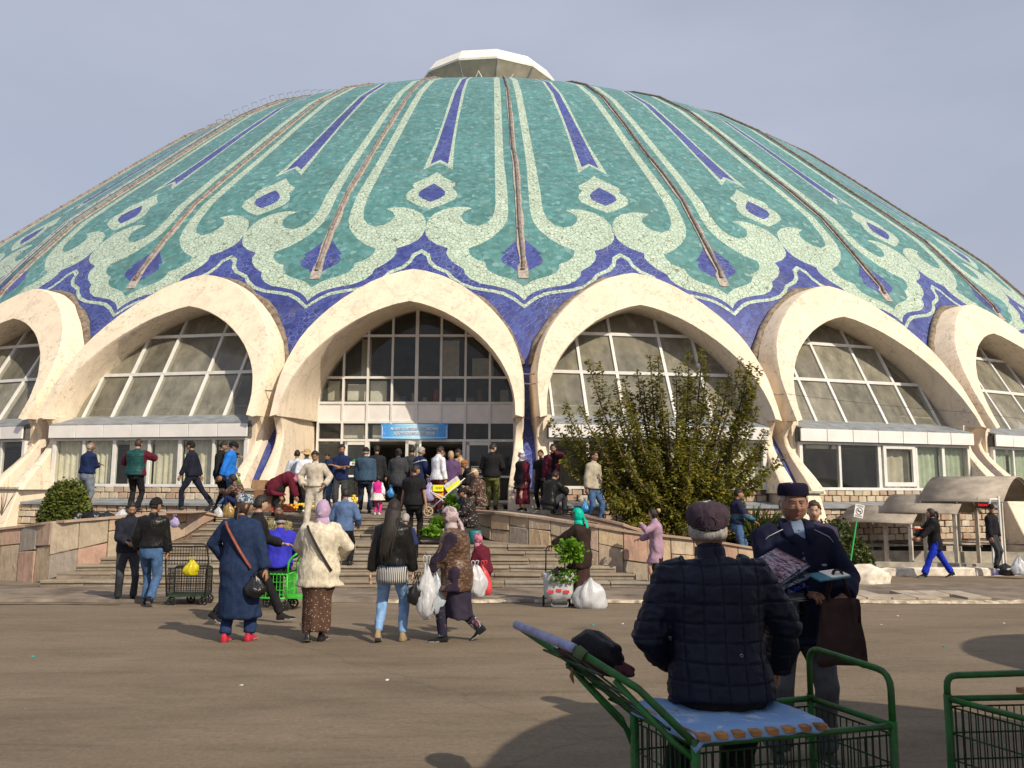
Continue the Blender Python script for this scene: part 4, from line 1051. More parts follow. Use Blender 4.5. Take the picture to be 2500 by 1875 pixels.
def mulberry():
    rnd = random.Random(21); d0 = 20.6; X0 = at(1648, d0)
    g = tag(empty('mulberry_tree', (X0, d0, .5)), 'bushy green tree with upright leafy shoots in front of the fourth arch', 'tree')
    base = Vector((X0, d0, .5)); V = []; Fc = []; bmt = NB()
    tube(bmt, [Vector((0, 0, -.3)), Vector((.03, 0, .2)), Vector((0, .02, .55)), Vector((.05, 0, .9))], [.2, .16, .14, .12], 9)
    # shoot tips in photo pixels (x, y), with depth offset
    tips = [(1433, 876, 0), (1377, 987, .2), (1416, 990, -.2), (1383, 1038, 0), (1378, 1069, .2), (1500, 925, -.3), (1522, 921, .3), (1557, 902, .1), (1587, 867, 0), (1607, 867, -.3), (1570, 927, .4), (1683, 854, .2), (1713, 853, 0), (1725, 889, -.3), (1650, 900, .4), (1810, 873, .1), (1829, 892, .3), (1838, 936, 0), (1851, 993, -.2), (1870, 1050, .2), (1872, 1079, 0), (1854, 1114, .3), (1868, 1150, -.2), (1780, 905, .4), (1760, 930, -.3),
            (1700, 985, -.7), (1630, 1000, -.8), (1550, 1010, -.7), (1490, 1030, -.7), (1450, 1060, -.5), (1460, 1000, .4), (1450, 1110, -.4), (1690, 1060, -1.0), (1770, 1060, -.7), (1800, 1130, -.6), (1600, 1090, -1.0), (1530, 1110, -1.0), (1480, 1140, -.8), (1470, 1190, -.6), (1760, 1170, -.9), (1680, 1160, -1.1), (1590, 1180, -1.1), (1530, 1200, -1.0), (1490, 1240, -.7), (1820, 1190, -.4), (1740, 1230, -.9), (1650, 1250, -1.0), (1560, 1260, -1.0), (1510, 1290, -.7), (1790, 1250, -.5),
            (1540, 980, .3), (1670, 950, .5), (1610, 960, .2), (1500, 985, .3), (1750, 1000, .3), (1480, 1100, .5), (1540, 1150, .5), (1620, 1150, .6), (1700, 1130, .6), (1440, 1130, .1)]
    for (px, py, dd) in tips:
        for rep in range(2):
            d = d0+dd+rnd.uniform(-.15, .15)+(0 if rep == 0 else rnd.uniform(-.3, .3)); jx, jy = (0, 0) if rep == 0 else (rnd.uniform(-45, 45), rnd.uniform(5, 70))
            tip = Vector((at(px+jx, d, py), d, hz(py+jy, d, px)))-base
            st = Vector((rnd.uniform(-.12, .12)+tip.x*.08, rnd.uniform(-.1, .1)+tip.y*.1, rnd.uniform(.25, .75)))
            # shoots leave sideways and turn up
            mid = Vector((tip.x*.72+st.x*.28, tip.y*.72+st.y*.28, st.z+(tip.z-st.z)*.38))
            pts = []
            for i in range(9):
                t = i/8; pts.append(st*(1-t)**2+mid*2*t*(1-t)+tip*t*t+Vector((noise.noise(Vector((t*3, px*.1, 0)))*.05,)*2+(0,)))
            if rep == 0: tube(bmt, pts, [.045*(1-i/9)+.006 for i in range(9)], 5, caps=False)
            # leaves along the shoot
            Lt = sum((b-a).length for a, b in zip(pts, pts[1:])); n = int(Lt*135)
            for q in range(n):
                t = rnd.uniform(.16, 1)**.9; f = t*8; i = min(7, int(f)); p = pts[i].lerp(pts[i+1], f-i); ax = (pts[i+1]-pts[i]).normalized()
                ang = rnd.uniform(0, 2*pi); o1 = ax.orthogonal().normalized(); o1 = (Matrix.Rotation(ang, 3, ax) @ o1)
                spread = (.20*(1-t)+.055)
                p = p+o1*rnd.uniform(0, spread)+Vector((0, 0, rnd.uniform(-.06, .03)))
                dr = (o1*.9+ax*rnd.uniform(.1, .7)+Vector((0, 0, rnd.uniform(-.55, .15)))).normalized(); nr = (Vector((rnd.uniform(-.7, .7), rnd.uniform(-.7, .7), 1))).normalized()
                L = rnd.uniform(.06, .125); leaf(V, Fc, p, dr, nr, L, L*rnd.uniform(.28, .42))
    # inner mass
    for q in range(12000):
        a = rnd.uniform(0, 2*pi); r = rnd.random()**.5; z_ = rnd.uniform(.1, 1.95); R_ = interp(z_, [.1, .5, 1.1, 1.7, 2.25], [1.30, 1.6, 1.7, 1.4, 1.0])
        p = Vector((cos(a)*r*R_+.05, sin(a)*r*min(R_, 1.15), z_-.15)); nn = noise.noise(p*1.7+Vector((9, 2, 4)))
        if nn < -.10+.35*(z_/2.0): continue
        dr = Vector((cos(a)+rnd.uniform(-.6, .6), sin(a)+rnd.uniform(-.6, .6), rnd.uniform(-.8, .3))).normalized(); nr = Vector((rnd.uniform(-.8, .8), rnd.uniform(-.8, .8), 1)).normalized()
        L = rnd.uniform(.055, .115); leaf(V, Fc, p, dr, nr, L, L*rnd.uniform(.26, .38))
    obj('trunk', bmt, M_BARK, g, True); o = from_lists('crown', V, Fc, M_LEAF, g)
mulberry()
def shrub(name, label, c, sc, n, mat, L0=.06, seed=1, flat=0.0, asp=.35):
    rnd = random.Random(seed); V = []; Fc = []
    g = tag(empty(name, c), label, 'bush')
    for q in range(n):
        a = rnd.uniform(0, 2*pi); b = math.asin(rnd.uniform(-.15, 1)); r = rnd.uniform(.78, 1.0)
        nn = 1+.16*noise.noise(Vector((cos(a)*1.6, sin(a)*1.6, b*1.6+seed)))
        dirv = Vector((cos(a)*cos(b), sin(a)*cos(b), sin(b))); p = Vector((dirv.x*sc[0], dirv.y*sc[1], dirv.z*sc[2]))*r*nn
        dr = (dirv*.7+Vector((rnd.uniform(-.8, .8), rnd.uniform(-.8, .8), rnd.uniform(-.7, .5)))).normalized(); nr = (dirv+Vector((rnd.uniform(-.6, .6),)*3)).normalized()
        L = rnd.uniform(.7, 1.4)*L0; leaf(V, Fc, p, dr, nr, L, L*asp)
    from_lists('foliage', V, Fc, mat, g)
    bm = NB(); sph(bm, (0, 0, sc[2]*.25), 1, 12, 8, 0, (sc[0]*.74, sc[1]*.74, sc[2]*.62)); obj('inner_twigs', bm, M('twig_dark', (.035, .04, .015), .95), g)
    bm = NB()
    for i in range(5): tube(bm, [(0, 0, -.1), (rnd.uniform(-.2, .2)*sc[0], rnd.uniform(-.2, .2)*sc[1], sc[2]*.5)], .02, 5)
    obj('stem', bm, M_BARK, g)
    return g
d = 19.7; x = at(158, d)
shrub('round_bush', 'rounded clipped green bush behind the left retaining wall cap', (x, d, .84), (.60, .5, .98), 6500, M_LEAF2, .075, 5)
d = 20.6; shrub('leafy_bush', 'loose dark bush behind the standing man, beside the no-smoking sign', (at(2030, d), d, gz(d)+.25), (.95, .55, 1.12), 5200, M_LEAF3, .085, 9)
def yucca(px, d, label, seed, H=.85):
    rnd = random.Random(seed); g = tag(empty('yucca_plant', (at(px, d), d, .1)), label, 'plant'); V = []; Fc = []
    for i in range(110):
        a = rnd.uniform(0, 2*pi); e = rnd.uniform(.15, 1.35); L = H*rnd.uniform(.7, 1.1); dr = Vector((cos(a)*cos(e), sin(a)*cos(e), sin(e))); s = dr.cross(Vector((0, 0, 1))).normalized()*.018
        p0 = Vector((0, 0, .25+rnd.uniform(0, .35))); p1 = p0+dr*L*.6; p2 = p0+dr*L+Vector((0, 0, -.12*L)); k = len(V); V += [p0-s, p0+s, p1+s, p2, p1-s]; Fc.append((k, k+1, k+2, k+3, k+4))
    from_lists('leaves', V, Fc, M_LEAF3, g); bm = NB(); tube(bm, [(0, 0, -.4), (0, 0, .6)], .06, 7); obj('stem', bm, M_BARK, g)
yucca(1838, 19.6, 'spiky yucca behind the wall, between the man in the striped sweater and the old man', 3)
yucca(1875, 20.0, 'second spiky yucca, half hidden behind the old man in the skullcap', 6, .8)
# bare twigs at the far left
bm = NB(); rnd = random.Random(8)
for i in range(14):
    a = rnd.uniform(-.9, .9); tube(bm, [(0, 0, 0), (sin(a)*.2, 0, .3), (sin(a)*.45, rnd.uniform(-.1, .1), .5+rnd.uniform(0, .25))], [.008, .006, .003], 4)
tag(obj('dry_shrub', bm, M_BARK, None, loc=(at(0, 19.4), 19.4, 1.0)), 'small leafless shrub at the left edge of the view', 'bush')
# overhead wires
def wire(name, label, a, b, sag, r=.006):
    bm = NB(); a, b = Vector(a), Vector(b); tube(bm, [a.lerp(b, i/24)+Vector((0, 0, -sag*4*(i/24)*(1-i/24))) for i in range(25)], r, 4); return tag(obj(name, bm, M('wire_black', (.03, .03, .03), .6)), label, 'wire')
p0 = loc3(1, 0, 40.0, 2.55); p1 = loc3(2, -.1, 39.9, 2.25)
wire('overhead_wire', 'thin black wire sagging across the fifth arch, right of the tree', p0, p1, .05)
wire('overhead_wire', 'thin black wire running off the right edge past the last arch', p1, loc3(3, 0, 39.9, 2.1), .05)
# ================================================================ people
def skinm(name, c):
    t = NT(name); v = t.vec(False); n = t.noise(v, 26, 6, .7); g = t.noise(v, 90, 4, .7); w = t.noise(t.vec(False, scale=(1, 1, 3.2)), 38, 5, .7, 1.2)
    q = t.ramp(n.outputs['Fac'], [(.3, tuple(x*.72 for x in c)), (.55, c), (.75, (min(1, c[0]*1.15), c[1]*1.02, c[2]*.98))])
    t.col(t.mix(.5, q, t.ramp(g.outputs['Fac'], [(.3, .7), (.7, 1.15)]), 'MULTIPLY')); t.rough(.52); t.spec(.35); t.b.inputs['Subsurface Weight'].default_value = .08; t.b.inputs['Subsurface Radius'].default_value = (.01, .004, .002); t.b.inputs['Subsurface Scale'].default_value = .3
    t.bump(t.math('ADD', g.outputs['Fac'], t.math('MULTIPLY', w.outputs['Fac'], 2.0)), .55, .004); return t.m
SKIN = {'tan': skinm('skin_tan', (.36, .195, .12)), 'light': skinm('skin_light', (.48, .295, .205)), 'dark': skinm('skin_dark', (.23, .12, .075)), 'old': skinm('skin_weathered', (.27, .135, .085))}
M_LIP = M('lips', (.30, .11, .09), .5, .05); M_EYEW = M('eye_white', (.36, .33, .30), .3, .02); M_IRIS = M('iris', (.03, .018, .012), .2, .02); M_BROW = M('eyebrow', (.03, .022, .018), .9, .1); M_BROWG = M('eyebrow_grey', (.2, .18, .16), .9, .1)
def hairmat(name, c):
    t = NT(name); w = t.noise(t.vec(False, scale=(9, 9, 1.2)), 9, 4, .7); t.col(t.ramp(w.outputs['Fac'], [(.3, tuple(x*.5 for x in c)), (.7, tuple(x*1.5 for x in c))])); t.rough(.55); t.spec(.3); t.bump(w.outputs['Fac'], .6, .01); return t.m
HAIR = {'black': hairmat('hair_black', (.018, .014, .012)), 'brown': hairmat('hair_brown', (.045, .028, .018)), 'grey': hairmat('hair_grey', (.30, .28, .26)), 'blond': hairmat('hair_blond', (.36, .26, .15))}
def ik(a, t, l1, l2, pole):
    a, t, pole = Vector(a), Vector(t), Vector(pole); d = t-a; L = d.length
    if L > (l1+l2)*.999: d = d*((l1+l2)*.999/L); L = d.length; t = a+d
    L = max(L, abs(l1-l2)+.02); c = (l1*l1+L*L-l2*l2)/(2*l1*L); c = max(-1, min(1, c)); u = d.normalized()
    p = pole-u*pole.dot(u); p = p.normalized() if p.length > 1e-5 else u.orthogonal()
    return a+u*l1*c+p*l1*sqrt(1-c*c), t
def remesh(bm, vox, smooth=2, disp=None, iters=1):
    me = bpy.data.meshes.new('t'); bmesh.ops.recalc_face_normals(bm, faces=list(bm.faces)); bm.to_mesh(me); bm.free()
    o = bpy.data.objects.new('t', me); COL.objects.link(o); m = o.modifiers.new('r', 'REMESH'); m.mode = 'VOXEL'; m.voxel_size = vox; m.use_smooth_shade = True
    s = o.modifiers.new('s', 'SMOOTH'); s.factor = .5; s.iterations = smooth
    dg = bpy.context.evaluated_depsgraph_get(); dg.update(); out = bpy.data.meshes.new_from_object(o.evaluated_get(dg))
    bpy.data.objects.remove(o); bpy.data.meshes.remove(me)
    b = NB(); b.from_mesh(out); bpy.data.meshes.remove(out); b.normal_update()
    if disp:
        dd = [(v, v.normal*disp(v.co)) for v in b.verts]
        for v, q in dd: v.co += q
    return b
def folds(amp, seed=0, f=1.0):
    s = Vector((seed*3.1, seed*1.7, 0))
    def fn(p):
        q = Vector((p.x*7*f, p.y*7*f, p.z*3.2*f))+s
        w = noise.noise_vector(q*.5)*.9
        r = 1-abs(noise.noise(Vector((p.x*9*f, p.y*9*f, p.z*5*f))+s+w*1.3))*2.6
        return amp*(.9*noise.noise(q+w)+.55*r)
    return fn
def hand(bm, w, d, up, s=1.0, side=1, curl=.5, mi=0):
    """palm + five fingers; w wrist, d direction of hand, up = back of hand"""
    d = d.normalized(); up = (up-d*up.dot(d)).normalized(); x = d.cross(up).normalized()*side
    def sec(t, a, b, o=0): c = w+d*t*s+up*o*s; return [c+x*(a*s*cos(q*pi/4))+up*(b*s*sin(q*pi/4)) for q in range(8)]
    loft(bm, [sec(-.03, .026, .021), sec(.0, .027, .018), sec(.035, .037, .017), (sec(.075, .041, .015)), sec(.088, .038, .012)], mi)
    for i, (ox, L) in enumerate(((-.030, .062), (-.010, .074), (.011, .070), (.031, .055))):
        p = w+d*.078*s+x*ox*s; dr = d.copy(); pts = [p]; a = curl*(.7+.1*i)
        for k, f in enumerate((.42, .32, .26)):
            dr = (Matrix.Rotation(-a*(.6 if k == 0 else 1.0), 3, d.cross(up)) @ dr); p = p+dr*L*f*s*1.05; pts.append(p)
        tube(bm, pts, [.0098*s, .0092*s, .0085*s, .0062*s], 6, mi)
    p = w+d*.022*s-x*.030*s; dr = (d*.62-x*.72-up*.25).normalized(); q = p+dr*.034*s; dr2 = (d*.85-x*.3-up*.45).normalized()
    tube(bm, [p+x*.012*s, p, q, q+dr2*.028*s, q+(dr2+d*.3).normalized()*.05*s], [.012*s, .0125*s, .0115*s, .0098*s, .007*s], 6, mi)
def head_geo(bm, c, R, s, wrinkle=0, seg=26, rings=20, fat=1.0, beard=0):
    """face towards +y of R; material 0 skin, 1 lips"""
    c = Vector(c)
    def surf(a, b):   # a: azimuth from +y, b: polar from top
        x, y, z = sin(b)*sin(a), sin(b)*cos(a), cos(b)
        p = Vector((x*.074*fat, y*.094, z*.116))
        if z < 0: p.x *= 1-.22*(-z)**1.5; 
        if z < -.1: p.y = p.y*(1-.10*(-z)) + (.006 if y > 0 else .014*(-z)*2)
        if y > 0:
            g = lambda x0, z0, sx, sz: math.exp(-((p.x-x0)/sx)**2-((p.z-z0)/sz)**2)
            n = .026*g(0, -.026, .013, .017)+.016*g(0, -.004, .009, .022)          # nose
            n += .006*g(0, .034, .05, .010)                                          # brow
            n -= .011*(g(.031, .012, .016, .012)+g(-.031, .012, .016, .012))         # sockets
            n += .005*(g(.042, -.022, .018, .016)+g(-.042, -.022, .018, .016))       # cheeks
            n += .006*g(0, -.060, .020, .009)-.003*g(0, -.052, .02, .003)            # lips
            n += .009*g(0, -.095, .022, .014)-.004*g(0, -.076, .02, .006)            # chin
            if wrinkle:
                n -= .0045*(g(.022, -.05, .004, .016)+g(-.022, -.05, .004, .016)+g(.03, -.035, .004, .01)+g(-.03, -.035, .004, .01))
                n -= .003*(g(.006, .035, .002, .01)+g(-.006, .035, .002, .01)); n += .004*(g(.031, -.006, .014, .005)+g(-.031, -.006, .014, .005))
                for z0 in (.05, .062, .074): n -= .0018*g(0, z0, .035, .0025)
            p.y += n
        return c+R @ (p*s)
    az = []
    for j in range(seg):   # denser in front
        t = j/seg*2-1; az.append(pi*(t*abs(t)**.35 if seg > 30 else t))
    V = [[bm.verts.new(surf(a, pi*i/rings)) for a in az] for i in range(1, rings)]
    top = bm.verts.new(surf(0, 0)); bot = bm.verts.new(surf(0, pi-.001))
    for j in range(seg):
        k = (j+1) % seg
        bm.faces.new((top, V[0][j], V[0][k])).material_index = 0; bm.faces.new((bot, V[-1][k], V[-1][j])).material_index = 0
        for i in range(len(V)-1):
            f = bm.faces.new((V[i][j], V[i+1][j], V[i+1][k], V[i][k])); f.material_index = 0
            q = R.transposed() @ (f.calc_center_median()-c)/s
            if q.y > .06 and abs(q.x) < .021 and -.066 < q.z < -.048: f.material_index = 1
    for sx in (-1, 1):   # ears
        o = NB(); sph(o, (0, 0, 0), 1, 8, 6)
        for v in o.verts: v.co = Vector((v.co.x*.009+sx*.075*fat, v.co.y*.019-.006, v.co.z*.031-.004+v.co.y*.004))
        mm = {}
        for v in o.verts: mm[v] = bm.verts.new(c+R @ (v.co*s))
        for f in o.faces: bm.faces.new([mm[v] for v in f.verts])
        o.free()
def eyes(parent, c, R, s, brow, hi=False):
    bm = NB(); c = Vector(c)
    for sx in (-1, 1):
        e = c+R @ (Vector((sx*.031, .0765 if hi else .0775, .009))*s); sph(bm, e, .0112*s, 10, 8, 0)
        sph(bm, e+R @ (Vector((0, .0068, -.001))*s), .0060*s, 8, 6, 1)
        if hi: obj('eye', bm, [M_EYEW, M_IRIS], parent, True); bm = NB()
        P = [c+R @ (Vector((sx*x, y, z))*s) for x, y, z in ((.012, .096, .028), (.028, .094, .034), (.048, .078, .029))]
        tube(bm, P, [.003*s, .0042*s, .002*s], 5, 0 if hi else 2)
        if hi:
            obj('eyebrow', bm, brow, parent, True); bm = NB()
            tube(bm, [c+R @ (Vector((sx*x, y, z))*s) for x, y, z in ((.015, .0905, .017), (.031, .0895, .0205), (.047, .079, .015))], [.003*s, .0048*s, .003*s], 6); obj('eyelid', bm, SKIN['old'], parent, True); bm = NB()
            tube(bm, [c+R @ (Vector((sx*x, y, z))*s) for x, y, z in ((.015, .090, -.001), (.031, .0895, -.006), (.045, .080, -.001))], [.003*s, .0055*s, .003*s], 6); obj('eye_bag', bm, SKIN['old'], parent, True); bm = NB()
    if not hi: obj('eyes', bm, [M_EYEW, M_IRIS, brow], parent, True)
    else: bm.free()
def shell(c, R, s, keep, off=1.07, seg=24, rings=16, nz=.004, seed=0, dz=0.0, ext=(1, 1, 1)):
    """hair / hood shell over the skull; keep(x,y,z) on unit direction"""
    bm = NB(); c = Vector(c); V = {}
    def P(i, j):
        a = 2*pi*(j % seg)/seg; b = pi*i/rings; x, y, z = sin(b)*sin(a), sin(b)*cos(a), cos(b)
        n = nz*(noise.noise(Vector((x, y, z))*4+Vector((seed, 0, 0)))+.5*noise.noise(Vector((x, y, z))*17+Vector((seed, 3, 0))))
        p = Vector((x*(.074*off+n)*ext[0], y*(.094*off+n)*ext[1], z*(.116*off+n)*ext[2]+dz))
        if z < 0: p.x *= 1-.2*(-z)**1.5
        return c+R @ (p*s), (x, y, z)
    def gv(i, j):
        if i == 0: j = 0
        if i == rings: j = 0
        k = (i, j % seg)
        if k not in V: V[k] = bm.verts.new(P(i, j)[0])
        return V[k]
    for i in range(rings):
        for j in range(seg):
            d = Vector(P(i, j)[1])+Vector(P(i+1, j)[1])+Vector(P(i, j+1)[1])+Vector(P(i+1, j+1)[1]); d.normalize()
            if keep(d.x, d.y, d.z):
                q = []
                for v in (gv(i, j), gv(i+1, j), gv(i+1, j+1), gv(i, j+1)):
                    if v not in q: q.append(v)
                if len(q) > 2:
                    try: bm.faces.new(q)
                    except ValueError: pass
    bmesh.ops.recalc_face_normals(bm, faces=list(bm.faces))
    bmesh.ops.solidify(bm, geom=list(bm.faces), thickness=-.006*s)
    return bm
TORSO = [(-.13, .150, .115), (-.05, .163, .122), (.04, .160, .118), (.14, .146, .108), (.22, .142, .104), (.32, .157, .113), (.41, .172, .118), (.47, .176, .108), (.515, .150, .090), (.55, .095, .072), (.585, .060, .062), (.66, .054, .058)]
def person(label, px, d, feet_y=None, H=1.70, head=0, pose=None, top=None, bottom=None, shoes=None, hair=None, hat=None, skin='tan', girth=1.0, fem=0, group=None, z0=None, x0=None, extra=None, vox=.02, wrinkle=0, hi=False, facew=None, hcut=0.0):
    """heading: 0 looks away from the camera, 90 to the left, 180 at the camera, -90 to the right"""
    pose = pose or {}; s = H/1.70
    x = at(px, d, 1200) if x0 is None else x0; zf = z0 if z0 is not None else gz(d)
    root = tag(empty('person', (x, d, zf), radians(head)), label, 'person', group)
    pel = Vector(pose.get('pel', (0, 0, .90)))*s
    lean = pose.get('lean', (4, 0)); tw = radians(pose.get('twist', 0))
    fl, sl_ = radians(lean[0]), radians(lean[1])
    axis = Vector((sin(sl_), sin(fl), cos(fl)*cos(sl_))).normalized()
    bend = pose.get('bend', .35)
    a0 = (axis*bend+Vector((0, 0, 1))*(1-bend)).normalized()
    if abs(lean[0]) > 35: a0 = (axis*.6+Vector((0, 0, 1))*.4).normalized()
    def spine(t):
        L = .6*s; q = max(0, min(1, t*s/L)); return pel+a0*(t*s)*(1-q*.5)+axis*(t*s)*(q*.5)
    def sdir(t): return (spine(t+.02)-spine(t-.02)).normalized()
    def yawv(t): k = tw*max(0, min(1, t/.5)); return Vector((cos(k), sin(k), 0))
    def tring(t, rx, ry, n=20, fold=0, c=None):
        up = sdir(t); X = yawv(t); X = (X-up*X.dot(up)).normalized(); Y = up.cross(X).normalized(); cc = spine(t) if c is None else c
        out = []
        for i in range(n):
            q = 2*pi*i/n; m = 1+fold*sin(q*5+label.__len__())+fold*.6*sin(q*9+2)
            out.append(cc+X*(rx*s*cos(q)*m)+Y*(ry*s*sin(q)*m))
        return out
    X5 = yawv(.5); up5 = sdir(.48); X5 = (X5-up5*X5.dot(up5)).normalized(); Y5 = up5.cross(X5).normalized()
    shw = (.168 if not fem else .152)*(.5+.5*girth)
    SH = {sd: spine(.478)+X5*(sd*shw*s) for sd in (-1, 1)}
    hd = {-1: pose.get('lh', (-.24, .02, .80)), 1: pose.get('rh', (.24, .02, .80))}
    pole = {-1: pose.get('lp', (-.6, -1, -.3)), 1: pose.get('rp', (.6, -1, -.3))}
    ARM = {}
    for sd in (-1, 1):
        el, wr = ik(SH[sd], Vector(hd[sd])*s, .285*s, .255*s, pole[sd]); ARM[sd] = (SH[sd], el, wr)
    ft = {-1: pose.get('lf', (-.10, 0, .075)), 1: pose.get('rf', (.10, 0, .075))}
    kp = {-1: pose.get('lk', (-.12, 1, 0)), 1: pose.get('rk', (.12, 1, 0))}
    toe = {-1: pose.get('lt', (-.12, 1, 0)), 1: pose.get('rt', (.12, 1, 0))}
    LEG = {}
    for sd in (-1, 1):
        hp = pel+Vector((sd*.088*s, 0, -.03*s)); kn, an = ik(hp, Vector(ft[sd])*s, .43*s, .42*s, kp[sd]); LEG[sd] = (hp, kn, an)
    SK = SKIN[skin]; g2 = girth
    # ---- head frame
    hy, hp_ = pose.get('hd', (0, -5)); Rh = Matrix.Rotation(radians(hy)+tw, 3, 'Z') @ Matrix.Rotation(radians(hp_), 3, 'X')
    neck = spine(.60-hcut); hc = neck+sdir(.6)*(.095*s)+Rh @ Vector((0, .022*s, .028*s))
    if abs(lean[0]) > 35: hc = neck+axis*(.11*s)+Rh @ Vector((0, .02*s, .02*s))
    # ---- body: one mesh
    bm = NB()
    fat = [(t, rx*g2*(.93 if fem and .1 < t < .28 else 1), ry*g2) for t, rx, ry in TORSO[:-3]]+list(TORSO[-3:])
    loft(bm, [tring(t, rx*.9, ry*.9, 14) for t, rx, ry in fat])
    tube(bm, [spine(.54), neck, hc-Rh @ Vector((0, .02*s, .05*s))], [.058*s, .054*s, .052*s], 12)
    for sd in (-1, 1):
        a, e, w = ARM[sd]; tube(bm, [a, a.lerp(e, .5), e, e.lerp(w, .35), w], [.046*s, .043*s, .036*s, .037*s, .024*s], 10)
        h, k, an = LEG[sd]; tube(bm, [h, h.lerp(k, .5), k, k.lerp(an, .35), an], [.078*s, .068*s, .050*s, .052*s, .034*s], 10)
    bm2 = remesh(bm, .016 if not hi else .010, 2)
    for f in bm2.faces: f.smooth = True; f.material_index = 0
    head_geo(bm2, hc, Rh, s, wrinkle, 44 if hi else 24, 36 if hi else 20, fat=facew or (1.0 if g2 < 1.12 else 1.07))
    for sd in (-1, 1):
        a, e, w = ARM[sd]; dd = pose.get('lhd' if sd < 0 else 'rhd'); dr = Vector(dd) if dd else (w-e).normalized(); uu = pose.get('lhu' if sd < 0 else 'rhu')
        hand(bm2, w, dr, Vector(uu) if uu else Vector((sd*1.0, .0, .0)) if abs(dr.z) > .6 else Vector((0, 0, 1)), s*1.02, -sd if abs(dr.z) > .6 else sd, pose.get('curl', .45))
    for v in bm2.verts: pass
    body = obj('body', bm2, [SK, M_LIP], root, True)
    eyes(root, hc, Rh, s, M_BROWG if hair and 'grey' in str(hair[0]) else M_BROW, hi)
    # ---- trousers
    if bottom and bottom.get('type', 'pants') == 'pants':
        bm = NB(); w_ = bottom.get('w', 1.0); cuff = bottom.get('cuff', .062)
        loft(bm, [tring(t, rx*g2+.012, ry*g2+.014, 16) for t, rx, ry in ((-.14, .12, .10), (-.06, .158, .118), (.03, .156, .115), (.13, .142, .105))])
        for sd in (-1, 1):
            h, k, an = LEG[sd]; e = an.lerp(k, bottom.get('len', .05))
            tube(bm, [h+Vector((0, 0, .05*s)), h.lerp(k, .4), k, k.lerp(e, .5), e], [.096*s*w_*(.6+.4*g2), .087*s*w_, .066*s*w_, .062*s*w_, cuff*s*w_], 12)
        b = remesh(bm, vox*.9, 2, folds(.014, len(label))); obj('trousers', b, bottom['mat'], root, True)
    if bottom and bottom.get('type') == 'skirt':
        bm = NB(); hz_ = bottom.get('hem', .25)*s; w_ = bottom.get('w', .22); mid = (LEG[-1][1]+LEG[1][1])/2; ftc = (LEG[-1][2]+LEG[1][2])/2
        secs = []; n = 28; top_t = .14; ztop = spine(top_t).z
        for i in range(9):
            t = i/8; z_ = ztop+(hz_-ztop)*t; cc = spine(top_t).lerp(Vector((ftc.x, ftc.y, z_)), t*.6); cc.z = z_
            r0 = .145*g2; r1 = w_; r = r0+(r1-r0)*min(1, t*1.6) if t < .35 else r0+(r1-r0)*min(1, .56+.44*(t-.35)/.65)
            r = max(r, .165*g2*(1 if .1 < t < .4 else 0))
            secs.append([cc+Vector((r*s*cos(q)*(1+bottom.get('fold', .07)*t*sin(q*6+1+t*1.5)), r*s*.82*sin(q)*(1+bottom.get('fold', .07)*t*sin(q*7+2-t*2)), .02*sin(q*3)*t)) for q in [2*pi*j/n for j in range(n)]])
        loft(bm, secs)
        for sd in (-1, 1):   # knees push the cloth
            h, k, an = LEG[sd]; 
            if pose.get('sit'): tube(bm, [h, k, k.lerp(an, .6)], [.10*s, .085*s, .08*s], 10)
        b = remesh(bm, vox, 1, folds(.012, len(label)+3)); obj('skirt', b, bottom['mat'], root, True)
    # ---- shoes
    for sd in (-1, 1):
        h, k, an = LEG[sd]; td = Vector(toe[sd]).normalized(); sdv = td.cross(Vector((0, 0, 1))).normalized(); upv = sdv.cross(td).normalized(); bm = NB()
        def rg(y, w, z0_, z1): c = an+td*(y*s); return [c+sdv*(w*s*a)+upv*((z0_ if b_ < 0 else z1)*s) for a, b_ in ((-1, -1), (1, -1), (1.05, -.2), (.7, 1), (-.7, 1), (-1.05, -.2))]
        def rg2(y, w, zb, zt):
            c = an+td*(y*s); return [c-sdv*w*s+upv*zb*s, c+sdv*w*s+upv*zb*s, c+sdv*w*1.03*s+upv*(zb+(zt-zb)*.35)*s, c+sdv*w*.6*s+upv*zt*s, c-sdv*w*.6*s+upv*zt*s, c-sdv*w*1.03*s+upv*(zb+(zt-zb)*.35)*s]
        loft(bm, [rg2(-.065, .026, -.072, -.01), rg2(-.045, .036, -.074, .035), rg2(.0, .038, -.074, .04), rg2(.05, .042, -.074, .0), rg2(.11, .046, -.074, -.028), rg2(.165, .040, -.074, -.038), rg2(.195, .022, -.070, -.048)])
        bev(bm, .006*s); 
        for f in bm.faces:
            if (f.calc_center_median()-an).dot(upv) < -.060*s: f.material_index = 1
        obj('shoe', bm, [shoes or M('shoe_black', (.02, .018, .018), .4, .1), pose.get('sole', M('sole_grey', (.30, .29, .27), .8, .1))], root, True)
    # ---- top garment
    if top:
        e = top.get('e', .022); bm = NB(); hem = top.get('hem', -.05); flare = top.get('flare', 1.0)
        rows = []
        prof = [(t, rx, ry) for t, rx, ry in fat if t <= .56]
        if hem < -.13:
            n_ = max(2, int((-.13-hem)/.08)); base = prof[0]; ext = []
            midk = (LEG[-1][1]+LEG[1][1])/2; midk.z = 0
            for i in range(n_, 0, -1):
                t = i/n_; tt = -.13+(hem+.13)*t; c = spine(-.13)+Vector((0, 0, (tt+.13)*s)); mk = Vector((midk.x, midk.y, c.z)); c = c.lerp(mk, .45*t)
                if pose.get('sit'): c = spine(-.13)+Vector((0, 0, (tt+.13)*s))
                ext.append([Vector(c+Vector(((base[1]*1.08*(1+(flare-1)*t)+e)*s*cos(q)*(1+.05*t*sin(q*5+1)), (base[2]*1.12*(1+(flare-1)*t)+e)*s*sin(q)*(1+.05*t*sin(q*6)), 0))) for q in [2*pi*j/20 for j in range(20)]])
            rows = ext
